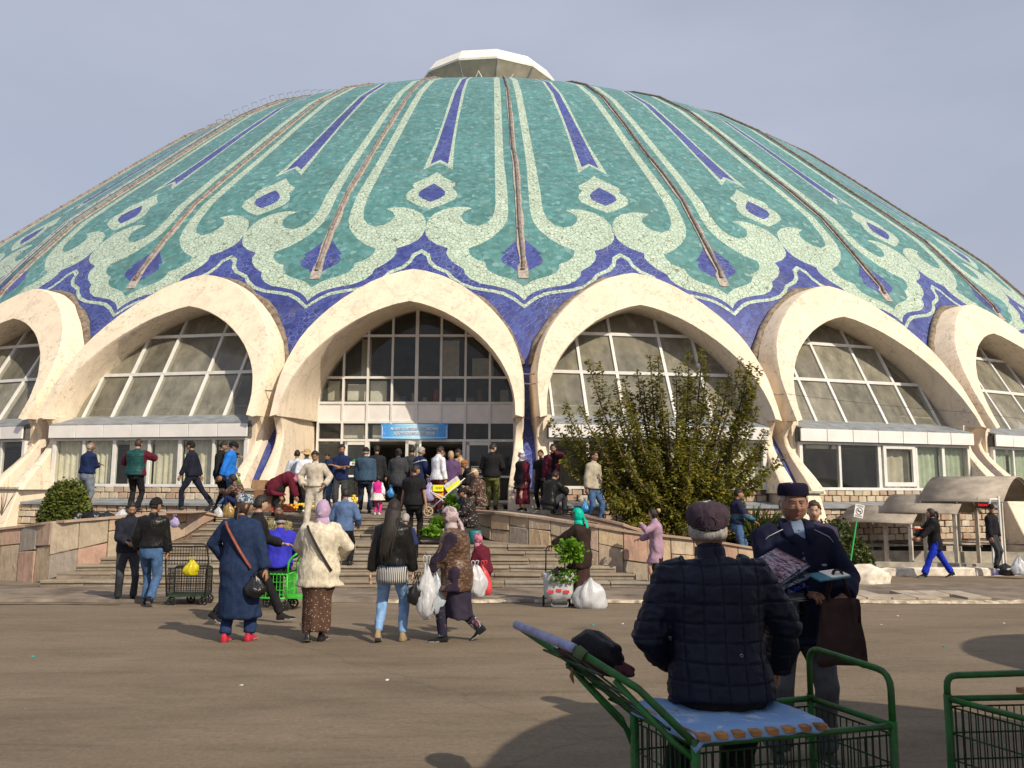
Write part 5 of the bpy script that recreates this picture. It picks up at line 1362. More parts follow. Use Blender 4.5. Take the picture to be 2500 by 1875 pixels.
        for t, rx, ry in prof:
            if t < hem: continue
            ee = e*(1.25 if t < .1 else 1) if t < .5 else e*.7
            rows.append(tring(t, rx+ee, ry+ee, 20))
        loft(bm, rows)
        col_ = top.get('collar', .012)
        if col_: tube(bm, [spine(.55), spine(.585-hcut*.6), spine(.585-hcut*.6+col_*2.6)], [(.078*s), (.070*s), (.066*s)], 14)
        sl = top.get('sleeve', 1.0)
        for sd in (-1, 1):
            a, el, w = ARM[sd]; se = e*.8
            if sl > 0:
                if sl >= .6: P_ = [a-X5*(sd*.05*s), a, a.lerp(el, .5), el, el.lerp(w, .5), el.lerp(w, .94 if sl >= 1 else (sl-.5)*2)]; Rr = [.066+se, .062+se, .054+se, .048+se, .044+se, (.036+se) if not top.get('wide') else .055+se]
                else: P_ = [a-X5*(sd*.05*s), a, a.lerp(el, sl*1.7)]; Rr = [.066+se, .062+se, .058+se]
                tube(bm, P_, [r*s for r in Rr], 12)
        if top.get('hood'):
            c = spine(.53)-Y5*(.075*s)+Vector((0, 0, .0)); sph(bm, c, .105*s, 12, 8, 0, (1.05, .55, .6))
        fo = top.get('fold', .013); dfn = top.get('disp') or folds(fo, len(label)+7)
        b = remesh(bm, top.get('vox', vox), top.get('smooth', 2), dfn)
        if top.get('paint'):
            for f in b.faces: f.material_index = top['paint'](f.calc_center_median()/s, f.normal)
        mats = top['mat'] if isinstance(top['mat'], list) else [top['mat']]
        obj(top.get('name', 'jacket'), b, mats, root, True)
        if top.get('inner'):    # shirt front seen in the neck opening
            bm = NB(); P_ = [spine(.585)+Y5*(.050*s), spine(.5)+Y5*(.112*s), spine(.36)+Y5*(.134*s)]
            tube(bm, P_, [(.034*s, .02*s), (.038*s, .02*s), (.014*s, .012*s)], 8); obj('shirt_front', bm, top['inner'], root, True)
    # ---- hair and hats
    if hair:
        hm = HAIR[hair[0]]; st = hair[1]
        if st == 'short': k_ = lambda x, y, z: z > .62-.0*y or (z > -.42 and y < .12-.35*(z < .1)) or (y < .62 and z > .38)
        elif st == 'bald': k_ = lambda x, y, z: (-.45 < z < .3 and y < .1)
        else: k_ = lambda x, y, z: z > .58 or (y < .28 and z > -.75) or (y < .55 and z > .2)
        b = shell(hc, Rh, s, k_, 1.10 if st != 'bald' else 1.04, 26, 18, .012, len(label), .002)
        if st == 'long':
            L = hair[2] if len(hair) > 2 else .5; P_ = []; b0 = hc+Rh @ Vector((0, -.07*s, .0))
            for i in range(8):
                t = i/7; zz = hc.z-t*L*s; tt = (zz-pel.z)/s; bk = spine(max(.0, min(.6, tt)))-Y5*((.135 if tt < .5 else .10)*s)
                p = b0.lerp(Vector((bk.x, bk.y, zz)), min(1, t*3)); p.x += .018*sin(t*6)-.05*t; P_.append(p)
            nb = len(b.verts); tube(b, P_, [(.078*s, .055*s), (.092*s, .058*s), (.102*s, .050*s), (.100*s, .044*s), (.092*s, .038*s), (.080*s, .032*s), (.058*s, .024*s), (.020*s, .010*s)], 16); b.verts.ensure_lookup_table()
            for v in list(b.verts)[nb:]: q = v.co; v.co += Vector((.022*noise.noise(Vector((q.x*18, 2, q.z*7))), .02*noise.noise(Vector((q.x*45, 0, q.z*5))), .02*noise.noise(q*9)))
            for k in range(9):
                dx = (-.08+.02*k)*s; q0 = P_[4]+Vector((dx, -.02*s, 0)); tube(b, [P_[1].lerp(q0, .2)+Vector((dx*.8, -.02, 0)), q0, P_[6]+Vector((dx*.9+.01*sin(k*3), -.015, 0)), P_[7]+Vector((dx*.7+.015*sin(k*5), -.01, -.05*(1+sin(k*2))))], [.012*s, .014*s, .010*s, .003*s], 5)
        if st == 'bun': sph(b, hc+Rh @ Vector((0, -.115*s, .045*s)), .048*s, 10, 8)
        if st == 'tail':
            q = hc+Rh @ Vector((0, -.10*s, .03*s)); tube(b, [q, q+Rh @ Vector((0, -.05*s, .0)), q+Rh @ Vector((0, -.07*s, -.10*s)), q+Rh @ Vector((0, -.04*s, -.24*s))], [.03*s, .036*s, .034*s, .01*s], 8)
        if st == 'braids':
            for i in range(5):
                xx = (-.06+.03*i)*s; q = hc+Rh @ Vector((xx, -.085*s, -.03*s)); tube(b, [q, q+Vector((0, -.03*s, -.12*s)), q+Vector((.005, -.035*s, -.26*s))], [.013*s, .011*s, .006*s], 5)
        obj('hair', b, hm, root, True)
    if hat:
        ht, hm_ = hat[0], hat[1]; T = lambda x_, y_, z_: hc+Rh @ (Vector((x_, y_, z_))*s)
        if ht in ('cap', 'flatcap'):
            b = shell(hc, Rh, s, lambda x, y, z: z > .22 or (z > .02 and y < -.2 and ht == 'cap') or (z > .1 and ht == 'flatcap'), 1.17 if ht == 'cap' else 1.22, 28, 22, .003, 1, .006 if ht == 'cap' else -.002, (1, 1, 1) if ht == 'cap' else (1.1, 1.12, .93))
            # brim
            n = 12; yb = .085 if ht == 'cap' else .09; L = .075 if ht == 'cap' else .045; zz = .035 if ht == 'cap' else .036; up_, dn = [], []
            sgn = -1 if len(hat) > 2 and hat[2] == 'back' else 1
            A = [b.verts.new(T(.076*sin(-1.15+2.3*i/n), sgn*(yb*cos(-1.15+2.3*i/n)), zz)) for i in range(n+1)]
            B = [b.verts.new(T(.080*sin(-1.15+2.3*i/n), sgn*(yb*cos(-1.15+2.3*i/n)+L*(cos((-1+2*i/n)*1.35)**.7)), zz-.012-.012*(1-abs(-1+2*i/n)))) for i in range(n+1)]
            B2 = [b.verts.new(v.co-Vector((0, 0, .005*s))) for v in B]; A2 = [b.verts.new(v.co-Vector((0, 0, .005*s))) for v in A]
            for i in range(n): b.faces.new((A[i], A[i+1], B[i+1], B[i])); b.faces.new((A2[i+1], A2[i], B2[i], B2[i+1])); b.faces.new((B[i], B[i+1], B2[i+1], B2[i]))
        elif ht == 'skullcap':
            b = NB(); secs = []
            for z_, f in ((.030, 1.04), (.06, 1.07), (.10, 1.03), (.125, .93), (.138, .70), (.143, .35), (.145, .05)):
                secs.append([T(.079*f*sin(q), .099*f*cos(q)-.004, z_+.004*cos(2*q)) for q in [2*pi*i/20 for i in range(20)]])
            loft(b, secs)
        elif ht in ('scarf', 'turban'):
            b = shell(hc, Rh, s, lambda x, y, z: (z > .50 or (y < .42+.1*(z < 0) and z > -.92)) if ht == 'scarf' else (z > .4 or (y < .25 and z > -.35)), 1.17, 26, 20, .012, len(label), .0)
            if ht == 'scarf':
                tube(b, [T(0, -.01, -.08), T(0, -.0, -.13), T(0, -.0, -.19)], [(.078*s, .085*s), (.09*s, .092*s), (.12*s, .11*s)], 16)
            if len(hat) > 2 and hat[2] == 'tail':
                for dx, LL in ((-.03, .42), (.03, .34)):
                    tube(b, [T(dx*.5, -.10, -.04), T(dx, -.14, -.13), T(dx*1.4, -.15, -.26), T(dx*1.6, -.13, -LL)], [(.03*s, .02*s), (.04*s, .014*s), (.045*s, .012*s), (.05*s, .006*s)], 8)
        elif ht == 'straw':
            b = NB(); secs = [[T(r*sin(q), r*1.12*cos(q), z_) for q in [2*pi*i/20 for i in range(20)]] for r, z_ in ((.17, .035), (.13, .05), (.09, .055), (.086, .10), (.07, .13), (.01, .135))]; loft(b, secs); 
        elif ht == 'visor':
            b = NB(); secs = [[T(r*sin(q), r*1.15*cos(q)+o, z_) for q in [2*pi*i/20 for i in range(20)]] for r, z_, o in ((.085, .03, 0), (.088, .06, 0), (.082, .062, 0), (.08, .03, 0))]; loft(b, secs, closed=True, caps=False)
            A = [b.verts.new(T(.085*sin(-1.4+2.8*i/12), .098*cos(-1.4+2.8*i/12), .045)) for i in range(13)]; B = [b.verts.new(T(.15*sin(-1.4+2.8*i/12), .21*cos((-1.4+2.8*i/12)*.95)+.0, .045-.01)) for i in range(13)]; B2 = [b.verts.new(v.co-Vector((0, 0, .006*s))) for v in B]
            for i in range(12): b.faces.new((A[i], A[i+1], B[i+1], B[i])); b.faces.new((A[i+1], A[i], B2[i], B2[i+1])); b.faces.new((B[i], B[i+1], B2[i+1], B2[i]))
        bmesh.ops.recalc_face_normals(b, faces=list(b.faces))
        obj({'cap': 'cap', 'flatcap': 'flat_cap', 'skullcap': 'skullcap', 'scarf': 'headscarf', 'turban': 'headscarf', 'straw': 'straw_hat', 'visor': 'sun_visor'}[ht], b, hm_, root, True)
    info = dict(root=root, hc=hc, Rh=Rh, arm=ARM, leg=LEG, spine=spine, s=s, Y5=Y5, X5=X5, pel=pel)
    if extra: extra(info)
    return info
def wpos(info, p): 
    r = info['root']; return Matrix.Translation(r.location) @ Matrix.Rotation(r.rotation_euler.z, 4, 'Z') @ Vector(p)
# ---- patterned cloths
def pat_mat(name, base, spots, sc=14, thr=.5, ty='noise', rough=.8, aniso=(1, 1, 1), soft=.03):
    t = NT(name); v = t.vec(False, scale=aniso); c = base
    for i, (col, th) in enumerate(spots):
        if ty == 'noise': f = t.noise(t.vec(False, scale=tuple(a*(1+.3*i) for a in aniso)), sc*(1+.25*i), 4, .55, 1.0).outputs['Fac']; m = t.ramp(f, [(th-soft, 0), (th+soft, 1)])
        else:
            vo = t.n('ShaderNodeTexVoronoi', feature='F1', i_Scale=sc*(1+.4*i)); t.l(v, vo.inputs['Vector']); m = t.ramp(vo.outputs['Distance'], [(th-soft, 1), (th+soft, 0)])
        c = t.mix(m, c, col)
    t.col(c); t.rough(rough); t.spec(.2); t.bump(t.noise(t.vec(False, scale=(1, 1, .5)), 10, 3).outputs['Fac'], .5, .03); return t.m
def stripe_mat(name, a, b, f, ax=0, rough=.8):
    t = NT(name); v = t.vec(False); w = t.n('ShaderNodeTexWave', wave_type='BANDS', bands_direction='XYZ'[ax], i_Scale=f, i_Distortion=.4); t.l(v, w.inputs['Vector'])
    t.col(t.ramp(w.outputs['Fac'], [(.45, a), (.55, b)])); t.rough(rough); return t.m
C = lambda n, c, **k: cloth(n, c, **k)
NAVY = C('navy_cloth', (.012, .022, .075)); BLACK = C('black_cloth', (.014, .014, .016)); DKGREY = C('dark_grey_cloth', (.045, .048, .055)); JEANS = C('blue_denim', (.06, .12, .24), sc=14); LJEANS = C('light_denim', (.20, .34, .58), sc=12, bump=.7)
DENIM = C('robe_denim', (.016, .030, .075), sc=16, bump=.8); CREAMC = C('cream_wool', (.60, .54, .42), sc=18, bump=.9); GREYT = C('grey_trousers', (.16, .19, .24)); BEIGE = C('beige_cloth', (.50, .45, .37)); MAROON = C('maroon_cloth', (.10, .012, .025)); WHITEC = C('white_shirt', (.66, .68, .74))
SLATE = C('slate_blue', (.085, .14, .27)); ROYAL = C('royal_blue', (.035, .035, .42)); STEEL = C('steel_blue', (.04, .075, .12)); PURP = C('purple_cloth', (.10, .055, .13)); LEATHER = C('black_leather', (.012, .012, .012), rough=.32, bump=.9); OLIVE = C('olive_cloth', (.14, .15, .045)); PINK = C('hot_pink', (.60, .03, .24)); LILAC = C('lilac_knit', (.34, .22, .30)); TANC = C('tan_knit', (.42, .31, .19)); SKY_ = C('bright_blue', (.02, .17, .62)); TEALV = C('dark_teal_quilt', (.012, .06, .06), rough=.5); BROWNC = C('dark_brown', (.028, .017, .014))
CAMO = pat_mat('camouflage', (.22, .19, .08), [((.09, .075, .03), .52), ((.36, .31, .16), .60), ((.03, .025, .015), .64)], 13)
LEOP = pat_mat('brown_spotted_skirt', (.075, .040, .028), [((.40, .29, .20), .22)], 34, ty='vor', soft=.04)
FLOR = pat_mat('dark_floral', (.018, .016, .018), [((.42, .36, .30), .20), ((.25, .06, .08), .12)], 22, ty='vor', soft=.03)
FLOR2 = pat_mat('brown_floral', (.05, .028, .025), [((.34, .27, .20), .58), ((.20, .10, .06), .62)], 18)
VEST = pat_mat('brown_quilted_vest', (.070, .038, .025), [((.20, .13, .085), .56)], 18, aniso=(.8, .8, 2.4), rough=.4, soft=.06)
TROUF = pat_mat('flowered_trousers', (.02, .018, .035), [((.35, .38, .45), .60), ((.45, .08, .04), .66)], 9)
TUB = pat_mat('embroidered_cap', (.45, .48, .50), [((.02, .03, .12), .50), ((.10, .28, .05), .60), ((.02, .02, .02), .62)], 26)
SCARFL = pat_mat('lilac_scarf', (.38, .27, .40), [((.62, .56, .62), .66)], 10); SCARFG = pat_mat('grey_rose_scarf', (.42, .34, .35), [((.24, .17, .18), .55)], 9, aniso=(1, 1, 2)); SCARFW = pat_mat('white_scarf', (.68, .62, .66), [((.45, .35, .45), .64)], 14); SCARFT = C('turquoise_scarf', (.0, .42, .30), rough=.5); SCARFP = pat_mat('pink_scarf', (.45, .18, .24), [((.25, .06, .10), .55)], 10)
RED = C('red_sneaker', (.50, .03, .06), rough=.5); STRIPEB = stripe_mat('striped_blouse', (.02, .02, .02), (.45, .44, .42), 14)
STAND = {}
BACK = dict(lh=(-.25, .04, .80), rh=(.25, .04, .80))
WALK = dict(lf=(-.09, .26, .075), rf=(.09, -.28, .14), rt=(.1, 1, -.7), lh=(-.24, -.18, .86), rh=(.24, .2, .88))
def W2(a=.26, b=-.28, flip=False, **k):
    d = dict(lf=(-.08, a, .075), rf=(.08, b, .13), rt=(.08, 1, -.65), lh=(-.24, -.15, .84), rh=(.24, .18, .86)) if not flip else dict(rf=(.08, a, .075), lf=(-.08, b, .13), lt=(-.08, 1, -.65), rh=(.24, -.15, .84), lh=(-.24, .18, .86))
    d.update(k); return d
# ================================================================ the crowd on the plaza
gfr = 'women and men walking across the plaza'
A1 = person('woman in long dark blue denim robe, patterned skullcap and red sneakers, black bag in hand', 592, 10.25, H=1.70, head=-6, girth=1.12, fem=1, skin='tan',
       pose=dict(lh=(-.20, .12, .98), lp=(-1, -.4, .1), rh=(.34, .02, .80), lf=(-.13, -.02, .075), rf=(.12, .10, .075), hd=(-50, -8), lean=(3, 0)), top=dict(mat=DENIM, hem=-.62, flare=1.22, e=.045, wide=1, fold=.012, name='robe'), bottom=dict(mat=C('navy_trousers', (.02, .04, .11)), w=1.15), shoes=RED, hair=('brown', 'braids'), hat=('skullcap', TUB))
def strap(info, mat, side=1, w=.012, z0=.53, z1=-.02, off=1.0):
    sp, Y, X, s = info['spine'], info['Y5'], info['X5'], info['s']; g = 1.0
    P_ = []
    for i in range(9):
        t = i/8; tt = z0+(z1-z0)*t; a = -side*(.12-.30*t)
        P_.append(sp(tt)+X*(a*s*1.15)-Y*(s*off*(.155 if t > .1 else .125)*sqrt(max(.1, 1-(a/.26)**2))))
    bm = NB(); tube(bm, P_, [(w, .006)]*9, 6); obj('bag_strap', bm, mat, info['root'], True)
strap(A1, C('brown_leather', (.25, .08, .05)), 1, .018, off=1.28)
A2 = person('woman in cream wool cardigan, lilac headscarf and brown spotted skirt', 785, 10.35, H=1.64, head=-4, girth=1.28, fem=1,
       pose=dict(lh=(-.16, .26, 1.00), lp=(-1, -.25, -.1), rh=(.18, .24, 1.02), rp=(1, -.25, -.1), lf=(-.07, -.16, .10), lt=(-.2, 1, -.3), rf=(.06, .0, .07), lean=(3, 2)), top=dict(mat=CREAMC, hem=-.22, flare=1.28, e=.05, wide=1, name='cardigan'), bottom=dict(type='skirt', mat=LEOP, hem=.13, w=.175, fold=.10), shoes=M('shoe_black_gloss', (.02, .018, .018), .25, .1), hat=('scarf', SCARFL))
strap(A2, C('black_strap', (.03, .025, .02)), 1, .016, off=1.42)
A3 = person('young woman with very long dark hair in black leather jacket and light blue jeans', 962, 10.2, H=1.66, head=-3, fem=1, skin='light',
       pose=dict(lh=(-.27, -.03, .79), rh=(.27, .05, .79), lf=(-.15, -.04, .12), lt=(-.1, 1, -.45), rf=(.13, .12, .075), lean=(1, 0), hd=(0, -4)), top=dict(mat=LEATHER, hem=-.04, e=.034, fold=.007), bottom=dict(mat=LJEANS, w=.98, cuff=.05), shoes=M('beige_boot', (.30, .22, .12), .7, .1), hair=('black', 'long', .62))
bm = NB(); secs = []
for t, f in ((.02, 1.02), (-.05, 1.10), (-.12, 1.14), (-.17, 1.1)): secs.append([A3['spine'](t)+Vector((.172*f*cos(q), .135*f*sin(q), 0)) for q in [2*pi*i/24 for i in range(24)]])
loft(bm, secs); obj('blouse_hem', bm, STRIPEB, A3['root'], True)
A4 = person('old woman in brown quilted vest and rose-grey headscarf walking left with plastic bags', 1118, 10.3, H=1.58, head=84, girth=1.25, fem=1,
       pose=dict(lh=(-.16, .34, .93), rh=(.10, .36, .92), lf=(-.08, .16, .075), rf=(.08, -.30, .16), rt=(.05, 1, -.7), lean=(9, 0), hd=(0, -10), curl=1.1), top=dict(mat=[VEST, C('dark_plum', (.030, .022, .040))], hem=-.24, flare=1.18, e=.05, name='vest', paint=lambda p, n: 1 if (abs(p.x) > .248 or (p.y > .235 and .82 < p.z < 1.3)) else 0), bottom=dict(type='skirt', mat=C('plum_skirt', (.030, .024, .042)), hem=.30, w=.22), shoes=BLACK, hat=('scarf', SCARFG, 'tail'))
for sd in (-1, 1):
    h, k, an = A4['leg'][sd]; bm = NB(); tube(bm, [k, an.lerp(k, .2), an], [.075, .062, .058], 10); obj('trouser_leg', remesh(bm, .018, 1, folds(.006)), TROUF, A4['root'], True)
A5 = person('man in black tracksuit striding right behind the woman in the denim robe', 628, 11.9, H=1.74, head=-82, skin='light',
       pose=dict(lf=(-.08, .40, .075), rf=(.08, -.48, .15), rt=(.05, 1, -.6), lh=(-.22, .36, 1.06), rh=(.25, -.15, .85), hd=(30, -4), lhd=(0, 1, -.1), lhu=(-.3, 0, 1)), top=dict(mat=BLACK, hem=-.06, e=.03), bottom=dict(mat=BLACK), shoes=BLACK, hair=('black', 'short'))
bm = NB(); h, k, an = A5['leg'][-1]; tube(bm, [h.lerp(k, .3)+Vector((-.085, 0, 0)), k+Vector((-.074, 0, 0)), an.lerp(k, .1)+Vector((-.07, 0, 0))], .012, 5); obj('white_stripe', bm, WHITEC, A5['root'])
A6 = person('man in camouflage jacket facing the camera, behind the man on the green cart', 683, 14.9, H=1.66, head=172, skin='dark', pose=dict(lh=(-.22, .12, .82), rh=(.22, .12, .82), hd=(25, -6)), top=dict(mat=CAMO, hem=-.06, e=.04, inner=WHITEC), bottom=dict(mat=BLACK), hair=('black', 'short'))
# pair of young men at the foot of the stairs, left
B1 = person('young man in dark jacket looking down at money in his hands, left of the stairs', 322, 14.9, H=1.70, head=-150, skin='tan', pose=dict(lh=(-.05, .30, 1.05), rh=(.06, .32, 1.04), lf=(-.12, .0, .075), rf=(.12, -.05, .075), hd=(5, -24), lean=(5, 0)), top=dict(mat=C('dark_navy_jacket', (.018, .02, .032)), hem=-.05, e=.03), bottom=dict(mat=DKGREY), hair=('black', 'short'), shoes=BLACK)
B2 = person('man in black leather jacket and black cap walking away in blue jeans', 378, 14.25, H=1.74, head=8, skin='tan', pose=W2(.18, -.26, False, lh=(-.24, .15, .9), rh=(.27, .0, .8), hd=(-40, -8)), top=dict(mat=LEATHER, hem=-.03, e=.04, fold=.008), bottom=dict(mat=JEANS, w=1.05), hair=('black', 'short'), hat=('cap', BLACK), shoes=BLACK)
# woman with turquoise scarf at her trolley
Z1 = person('woman in turquoise headscarf and dark brown coat selling greens from her trolley', 1418, 14.25, H=1.60, head=62, girth=1.2, fem=1, skin='dark', pose=dict(lh=(-.20, .58, 1.02), rh=(.12, .30, .98), lp=(-.6, -.5, -1), lean=(4, 0), hd=(10, -8), curl=.9), top=dict(mat=BROWNC, hem=-.22, flare=1.2, e=.045, name='coat'), bottom=dict(type='skirt', mat=C('brown_skirt', (.05, .026, .024)), hem=.26, w=.20), shoes=BLACK, hat=('scarf', SCARFT, 'tail'))
Z2 = person('woman in long lilac cardigan and black dress standing by the right retaining wall', 1600, 17.4, H=1.62, head=80, fem=1, skin='light', pose=dict(lh=(-.10, .30, 1.38), rh=(.16, .36, 1.06), lf=(-.08, .03, .07), rf=(.08, -.02, .07), hd=(0, -10)), top=dict(mat=LILAC, hem=-.34, flare=1.05, e=.03, name='cardigan'), bottom=dict(type='skirt', mat=BLACK, hem=.12, w=.18), shoes=BLACK, hair=('black', 'bun'))
sph_b = NB(); sph(sph_b, Z2['hc']+Z2['Rh'] @ Vector((0, -.125, .05)), .05, 10, 8); obj('hair_bun', sph_b, HAIR['blond'], Z2['root'], True)
Z3 = person('man in dark striped sweater carrying a black bag, at the planting right of the tree', 1797, 19.2, H=1.70, head=-95, skin='tan', girth=1.1, z0=-.05, pose=dict(lh=(-.26, .05, .80), rh=(.22, .36, 1.0), lf=(-.08, .12, .075), rf=(.08, -.12, .075), hd=(-5, -4)), top=dict(mat=[C('navy_sweater', (.018, .020, .05)), C('teal_stripe', (.02, .12, .13)), C('grey_stripe', (.07, .09, .14))], hem=-.04, e=.035, name='sweater', paint=lambda p, n: 1 if 1.05 < p.z < 1.10 else (2 if 1.10 <= p.z < 1.17 else 0)), bottom=dict(mat=JEANS, w=1.1), hair=('black', 'short'), shoes=BLACK)
Z4 = person('woman in black hooded jacket and bright blue trousers walking left with a plate of food', 2275, 20.3, H=1.64, head=88, fem=1, skin='light', pose=dict(lf=(-.07, .36, .075), rf=(.07, -.42, .12), rt=(0, 1, -.4), lh=(-.14, .48, .98), rh=(.12, .46, 1.0), lean=(5, 0), hd=(-8, -2)), top=dict(mat=BLACK, hem=-.2, e=.035, hood=1, flare=1.1), bottom=dict(mat=C('cobalt_trousers', (.012, .035, .45)), w=1.15, cuff=.07), hair=('black', 'tail'), shoes=BLACK)
Z5 = person('boy in black printed sweatshirt and cap leaning on the post at the ramp', 2414, 20.85, H=1.56, head=-150, skin='tan', z0=gz(20.85)+.2, pose=dict(lh=(-.26, .06, .82), rh=(.24, .12, .78), lf=(-.14, 0, .075), rf=(.1, .12, .075), hd=(-60, -4)), top=dict(mat=BLACK, hem=-.03, e=.03, name='sweatshirt'), bottom=dict(mat=DKGREY), hair=('black', 'short'), hat=('cap', BLACK), shoes=BLACK)
def print_patch(info, z=1.12, r=.07):
    bm = NB(); Y = info['Y5']; c = info['spine'](.30)-Y*(.155); 
    tube(bm, [c+info['X5']*(r*cos(a*pi/8))+Vector((0, 0, r*sin(a*pi/8))) for a in range(16)], .005, 4, closed=True)
    tube(bm, [c+Vector((0, 0, -r*.8)), c+Vector((0, 0, r*.8))], .005, 4)
    for dx in (-1, 1): tube(bm, [c, c+info['X5']*(dx*r*.6)+Vector((0, 0, -r*.7))], .005, 4)
    obj('shirt_print', bm, WHITEC, info['root'])
print_patch(Z5)
# ================================================================ on the stairs and platform
def stz(y):
    z = gz(17.3)
    for (yy, z0, z1, xl, xr) in steps:
        if y >= yy: z = z1
    return z
P_ = person
P_('man in slate blue sweater climbing the stairs, seen from behind', 842, 17.75, z0=stz(17.75), H=1.72, head=-4, girth=1.05, pose=dict(rf=(.10, .20, .20), rk=(.1, 1, .2), lf=(-.1, -.06, .075), lh=(-.20, .25, 1.0), rh=(.26, .2, .98), lean=(8, 0)), top=dict(mat=SLATE, hem=-.06, e=.035, name='sweater'), bottom=dict(mat=BLACK), hair=('black', 'short'))
P_('man in light grey zipped jacket and pale trousers stepping down the stairs', 768, 19.75, z0=stz(20.0), H=1.80, head=178, pose=dict(lf=(-.10, -.10, .075), rf=(.12, .22, -.04), lh=(-.24, .12, .96), rh=(.24, .12, .96), lp=(-1, -.6, 0), rp=(1, -.6, 0), hd=(0, -24), lean=(4, 0)), top=dict(mat=BEIGE, hem=-.04, e=.04), bottom=dict(mat=C('pale_trousers', (.46, .42, .35)), w=1.08), shoes=C('pale_shoe', (.5, .46, .38)), hair=('black', 'short'))
P_('stocky man in black t-shirt with a short beard walking up the stairs', 1010, 18.75, z0=stz(18.8), H=1.74, head=-14, girth=1.18, pose=W2(.14, -.14, True, lh=(-.30, .06, .82), rh=(.32, -.05, .80), hd=(-45, -14)), top=dict(mat=BLACK, hem=-.07, e=.035, sleeve=.4, name='t_shirt'), bottom=dict(mat=BLACK, w=1.0, cuff=.05), hair=('black', 'short'), shoes=BLACK)
P_('grey-haired man in blue and white jacket sitting on the steps', 985, 17.9, z0=stz(17.6), H=1.66, head=-20, pose=dict(sit=1, pel=(0, 0, .42), lf=(-.12, .42, .2), rf=(.12, .40, .2), lh=(-.16, .30, .62), rh=(.16, .30, .62), lean=(14, 0)), top=dict(mat=[C('light_blue_nylon', (.22, .30, .62)), C('navy_nylon', (.02, .03, .10)), WHITEC], hem=-.05, e=.04, paint=lambda p, n: 1 if p.x > .06 else (2 if p.x > .035 else 0)), bottom=dict(mat=BLACK), hair=('grey', 'short'))
P_('woman in black floral coat and dark cap sitting among greens on the steps', 1150, 19.1, z0=.50, H=1.60, head=100, fem=1, girth=1.15, pose=dict(sit=1, pel=(0, 0, .45), lf=(-.12, .40, .1), rf=(.12, .40, .1), lh=(-.12, .45, .62), rh=(.10, .42, .60), lean=(22, 0), hd=(0, -25)), top=dict(mat=FLOR, hem=-.14, e=.045, name='coat'), bottom=dict(mat=FLOR, w=1.1), hair=('black', 'short'), hat=('cap', BLACK))
P_('woman in white sun visor and brown floral coat sitting at the top of the steps', 1172, 20.6, z0=.98, H=1.62, head=88, fem=1, girth=1.2, skin='light', pose=dict(sit=1, pel=(0, 0, .42), lf=(-.12, .38, .1), rf=(.12, .40, .1), lh=(-.10, .38, .75), rh=(.10, .40, .72), lean=(14, 0), hd=(0, -22)), top=dict(mat=FLOR2, hem=-.16, e=.045, name='coat'), bottom=dict(mat=FLOR2, w=1.1), hair=('blond', 'full'), hat=('visor', C('visor_white', (.75, .72, .62))))
P_('woman in pink scarf crouching behind the woman in the brown vest', 1185, 17.3, z0=stz(17.0), H=1.56, head=60, fem=1, girth=1.1, pose=dict(sit=1, pel=(0, 0, .40), lf=(-.12, .3, .1), rf=(.12, .3, .1), lh=(-.1, .4, .5), rh=(.1, .4, .5), lean=(20, 0)), top=dict(mat=MAROON, hem=-.1, e=.04), bottom=dict(mat=MAROON, w=1.1), hat=('scarf', SCARFP))
# around the doors
def pl(px, d): return plat_z(at(px, d), d)
P_('young man in navy v-neck t-shirt with arms crossed and a black pouch', 832, 21.6, z0=pl(832, 21.6), H=1.76, head=176, skin='tan', pose=dict(lh=(.14, .20, 1.20), rh=(-.13, .23, 1.17), lp=(-1, -.2, -.8), rp=(1, -.2, -.8), hd=(18, -20)), top=dict(mat=NAVY, hem=-.05, e=.02, sleeve=.4, name='t_shirt'), bottom=dict(mat=DKGREY), hair=('black', 'short'))
P_('boy with dark hair looking down beside the man with crossed arms', 798, 22.2, z0=pl(798, 22.2), H=1.55, head=165, pose=dict(hd=(10, -30), rh=(.2, .3, .8)), top=dict(mat=NAVY, hem=-.05, e=.03), bottom=dict(mat=JEANS), hair=('black', 'short'))
P_('man in straw hat and white shirt by the left door jamb', 744, 21.9, z0=pl(744, 21.9), H=1.62, head=-140, skin='dark', pose=dict(hd=(-10, -18), rh=(.2, .2, .95)), top=dict(mat=WHITEC, hem=-.05, e=.03, name='shirt'), bottom=dict(mat=BLACK), hat=('straw', C('straw', (.45, .32, .15))), hair=('black', 'short'))
P_('man in pale shirt with his back turned, leftmost of the group at the door jamb', 722, 22.3, z0=pl(722, 22.3), H=1.60, head=10, pose=dict(lh=(-.22, .2, .95), rh=(.22, .2, .95)), top=dict(mat=C('pale_blue_shirt', (.48, .52, .58)), hem=-.05, e=.03, name='shirt'), bottom=dict(mat=BLACK), hair=('black', 'short'))
P_('woman in maroon coat bending down over her goods left of the entrance', 672, 20.9, z0=pl(700, 20.9), H=1.56, head=-86, fem=1, girth=1.3, pose=dict(pel=(0, 0, .82), lean=(80, 0), lh=(-.15, .62, .28), rh=(.12, .66, .26), lp=(-.6, -.3, -.6), rp=(.6, -.3, -.6), hd=(0, -60), bend=.8), top=dict(mat=MAROON, hem=-.30, flare=1.25, e=.05, name='coat'), bottom=dict(type='skirt', mat=BLACK, hem=.3, w=.17), hat=('scarf', SCARFP))
P_('man in steel blue jacket and dark cap seen from behind before the door', 890, 21.9, z0=pl(890, 21.9), H=1.68, head=-4, girth=1.22, skin='light', pose=dict(lf=(-.12, -.03, .075), rf=(.13, .05, .075)), top=dict(mat=STEEL, hem=-.10, e=.045, name='jacket'), bottom=dict(mat=C('dark_blue_trousers', (.02, .028, .05)), w=1.1), hair=('grey', 'short'), hat=('cap', BROWNC))
